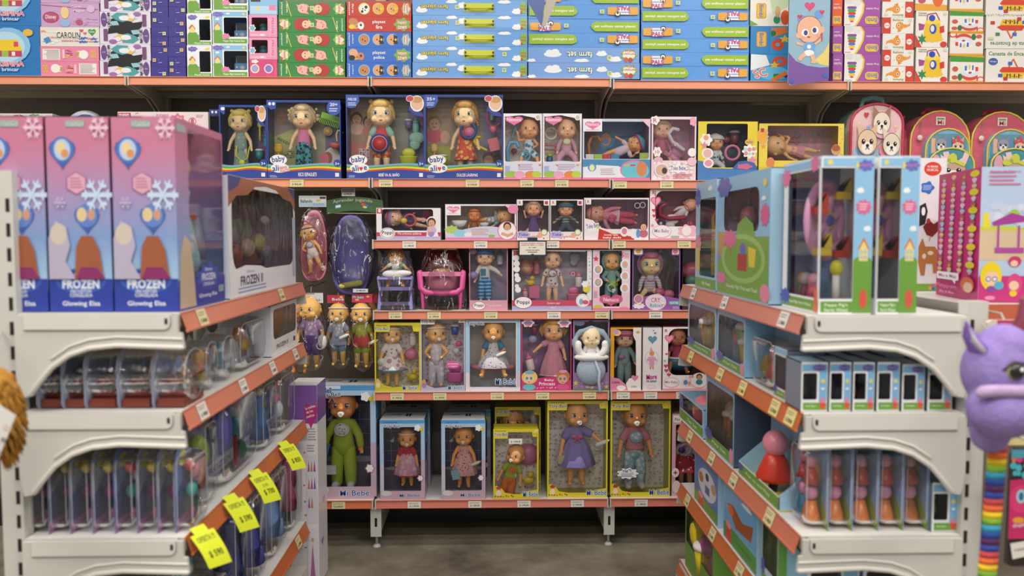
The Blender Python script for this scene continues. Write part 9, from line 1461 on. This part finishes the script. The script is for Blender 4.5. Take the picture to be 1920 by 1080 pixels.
sub(lambda m: m.tube([(.0, .045, .07), (.05, .12, .08), (.15, .31, .07)], .0025, 'b8b4ac', 6), 'hang_loop', t)
q = P(1872, 822, 1.54); t = thing('rainbow_scarf', 'long rainbow striped plush tail hanging under lilac plush', 'plush tail', (q.x, 1.54, q.z)); rb = ['3a4aa0', 'c84a50', 'e8703a', 'e8cc2a', '7ab03a', '3a9ac0', '2a4a98', '5a2a60']
m = MB(); hh = .0125; Ln = 30
for i in range(Ln): m.tube([(-.0006*i, 0, -hh*i), (-.0006*i, -.0, -hh*(i+1))], .0175, mat(rb[i % 8], 'fur'), 14, False, flat=.6)
m.v = [(x, y, z) for x, y, z in m.v]; m.build('striped_tail', t)
m = MB(); m.tube([(0, 0, -.002), (.01, .02, .02), (.12, .27, .03)], .002, 'b8b4ac', 6); m.build('hang_loop', t)
# hanging pink toy bag and pale pack right of the post
def hangpack(lab, xa, xb, y0, y1, Y, col, items, nm='hanging_pack'):
    A = P(xa, y1, Y); B = P(xb, y0, Y); w = B.x-A.x; h = B.z-A.z; t = thing(nm, lab, 'toy pack', ((A.x+B.x)/2, Y, A.z)); m = MB()
    m.prism([(-w/2, .004), (-w/2+.003, h*.93), (-w/2+.012, h), (w/2-.012, h), (w/2, h*.93), (w/2, .004), (w/2-.01, 0), (-w/2+.01, 0)], 0, .012, col); b_ = m.build('pouch', t)
    f = Face((xa, y0, xb, y1), w, h, lambda u, v, l: (u-w/2, -l, v)); f.draw(items); f.done(b_)
    m = MB(); m.tube([(0, .006, h-.005), (0, .02, h+.012), (0, .6, h+.02)], .0025, 'b0aca4', 6); m.build('hook', t); return t
hangpack('dark and pink foil pouch with white price tag at lower right', 1888, 1975, 840, 1062, 1.75, '2a1c20', [('p', [(1888, 900), (1930, 896), (1975, 905), (1975, 1010), (1888, 1010)], 'c8286a'), ('e', 1912, 935, 24, 26, 'd83a78'), ('e', 1912, 930, 10, 13, '9ad0e0'), ('e', 1912, 930, 5, 8, '2a6a9a'), ('e', 1908, 975, 12, 6, 'e8a030'), ('pat', 1890, 856, 1970, 895, 7, 3, 'e', 6, ['e8c82a', 'd83a8a', '4ab0c0', 'e87a2a'], 4), ('r', 1888, 842, 1920, 858, '4a98b0'), ('t', 'shopkins', 1914, 984, 36, 9, 'e8e0ec', -6), ('p', [(1892, 1018), (1935, 1012), (1940, 1040), (1898, 1048)], 'e8e4dc'), ('t', '$ 600,00', 1912, 1030, 22, 6, '3a3a3a', -6)])
hangpack('pale pouch with lime and pink print above lilac plush', 1848, 1925, 600, 668, 1.78, 'd8cfc0', [('e', 1895, 622, 26, 16, 'c8e08a'), ('e', 1862, 650, 20, 14, 'd85a8a'), ('r', 1868, 600, 1925, 612, 'c03a70'), ('e', 1905, 640, 12, 10, 'e8e8a0')])
hangpack('orange and cream pouch behind the rainbow tail', 1850, 1935, 690, 835, 1.85, 'd8a890', [('r', 1880, 800, 1935, 835, 'e8d89a'), ('r', 1900, 700, 1935, 800, 'c86a3a'), ('e', 1890, 760, 16, 30, 'e0c8b0')])
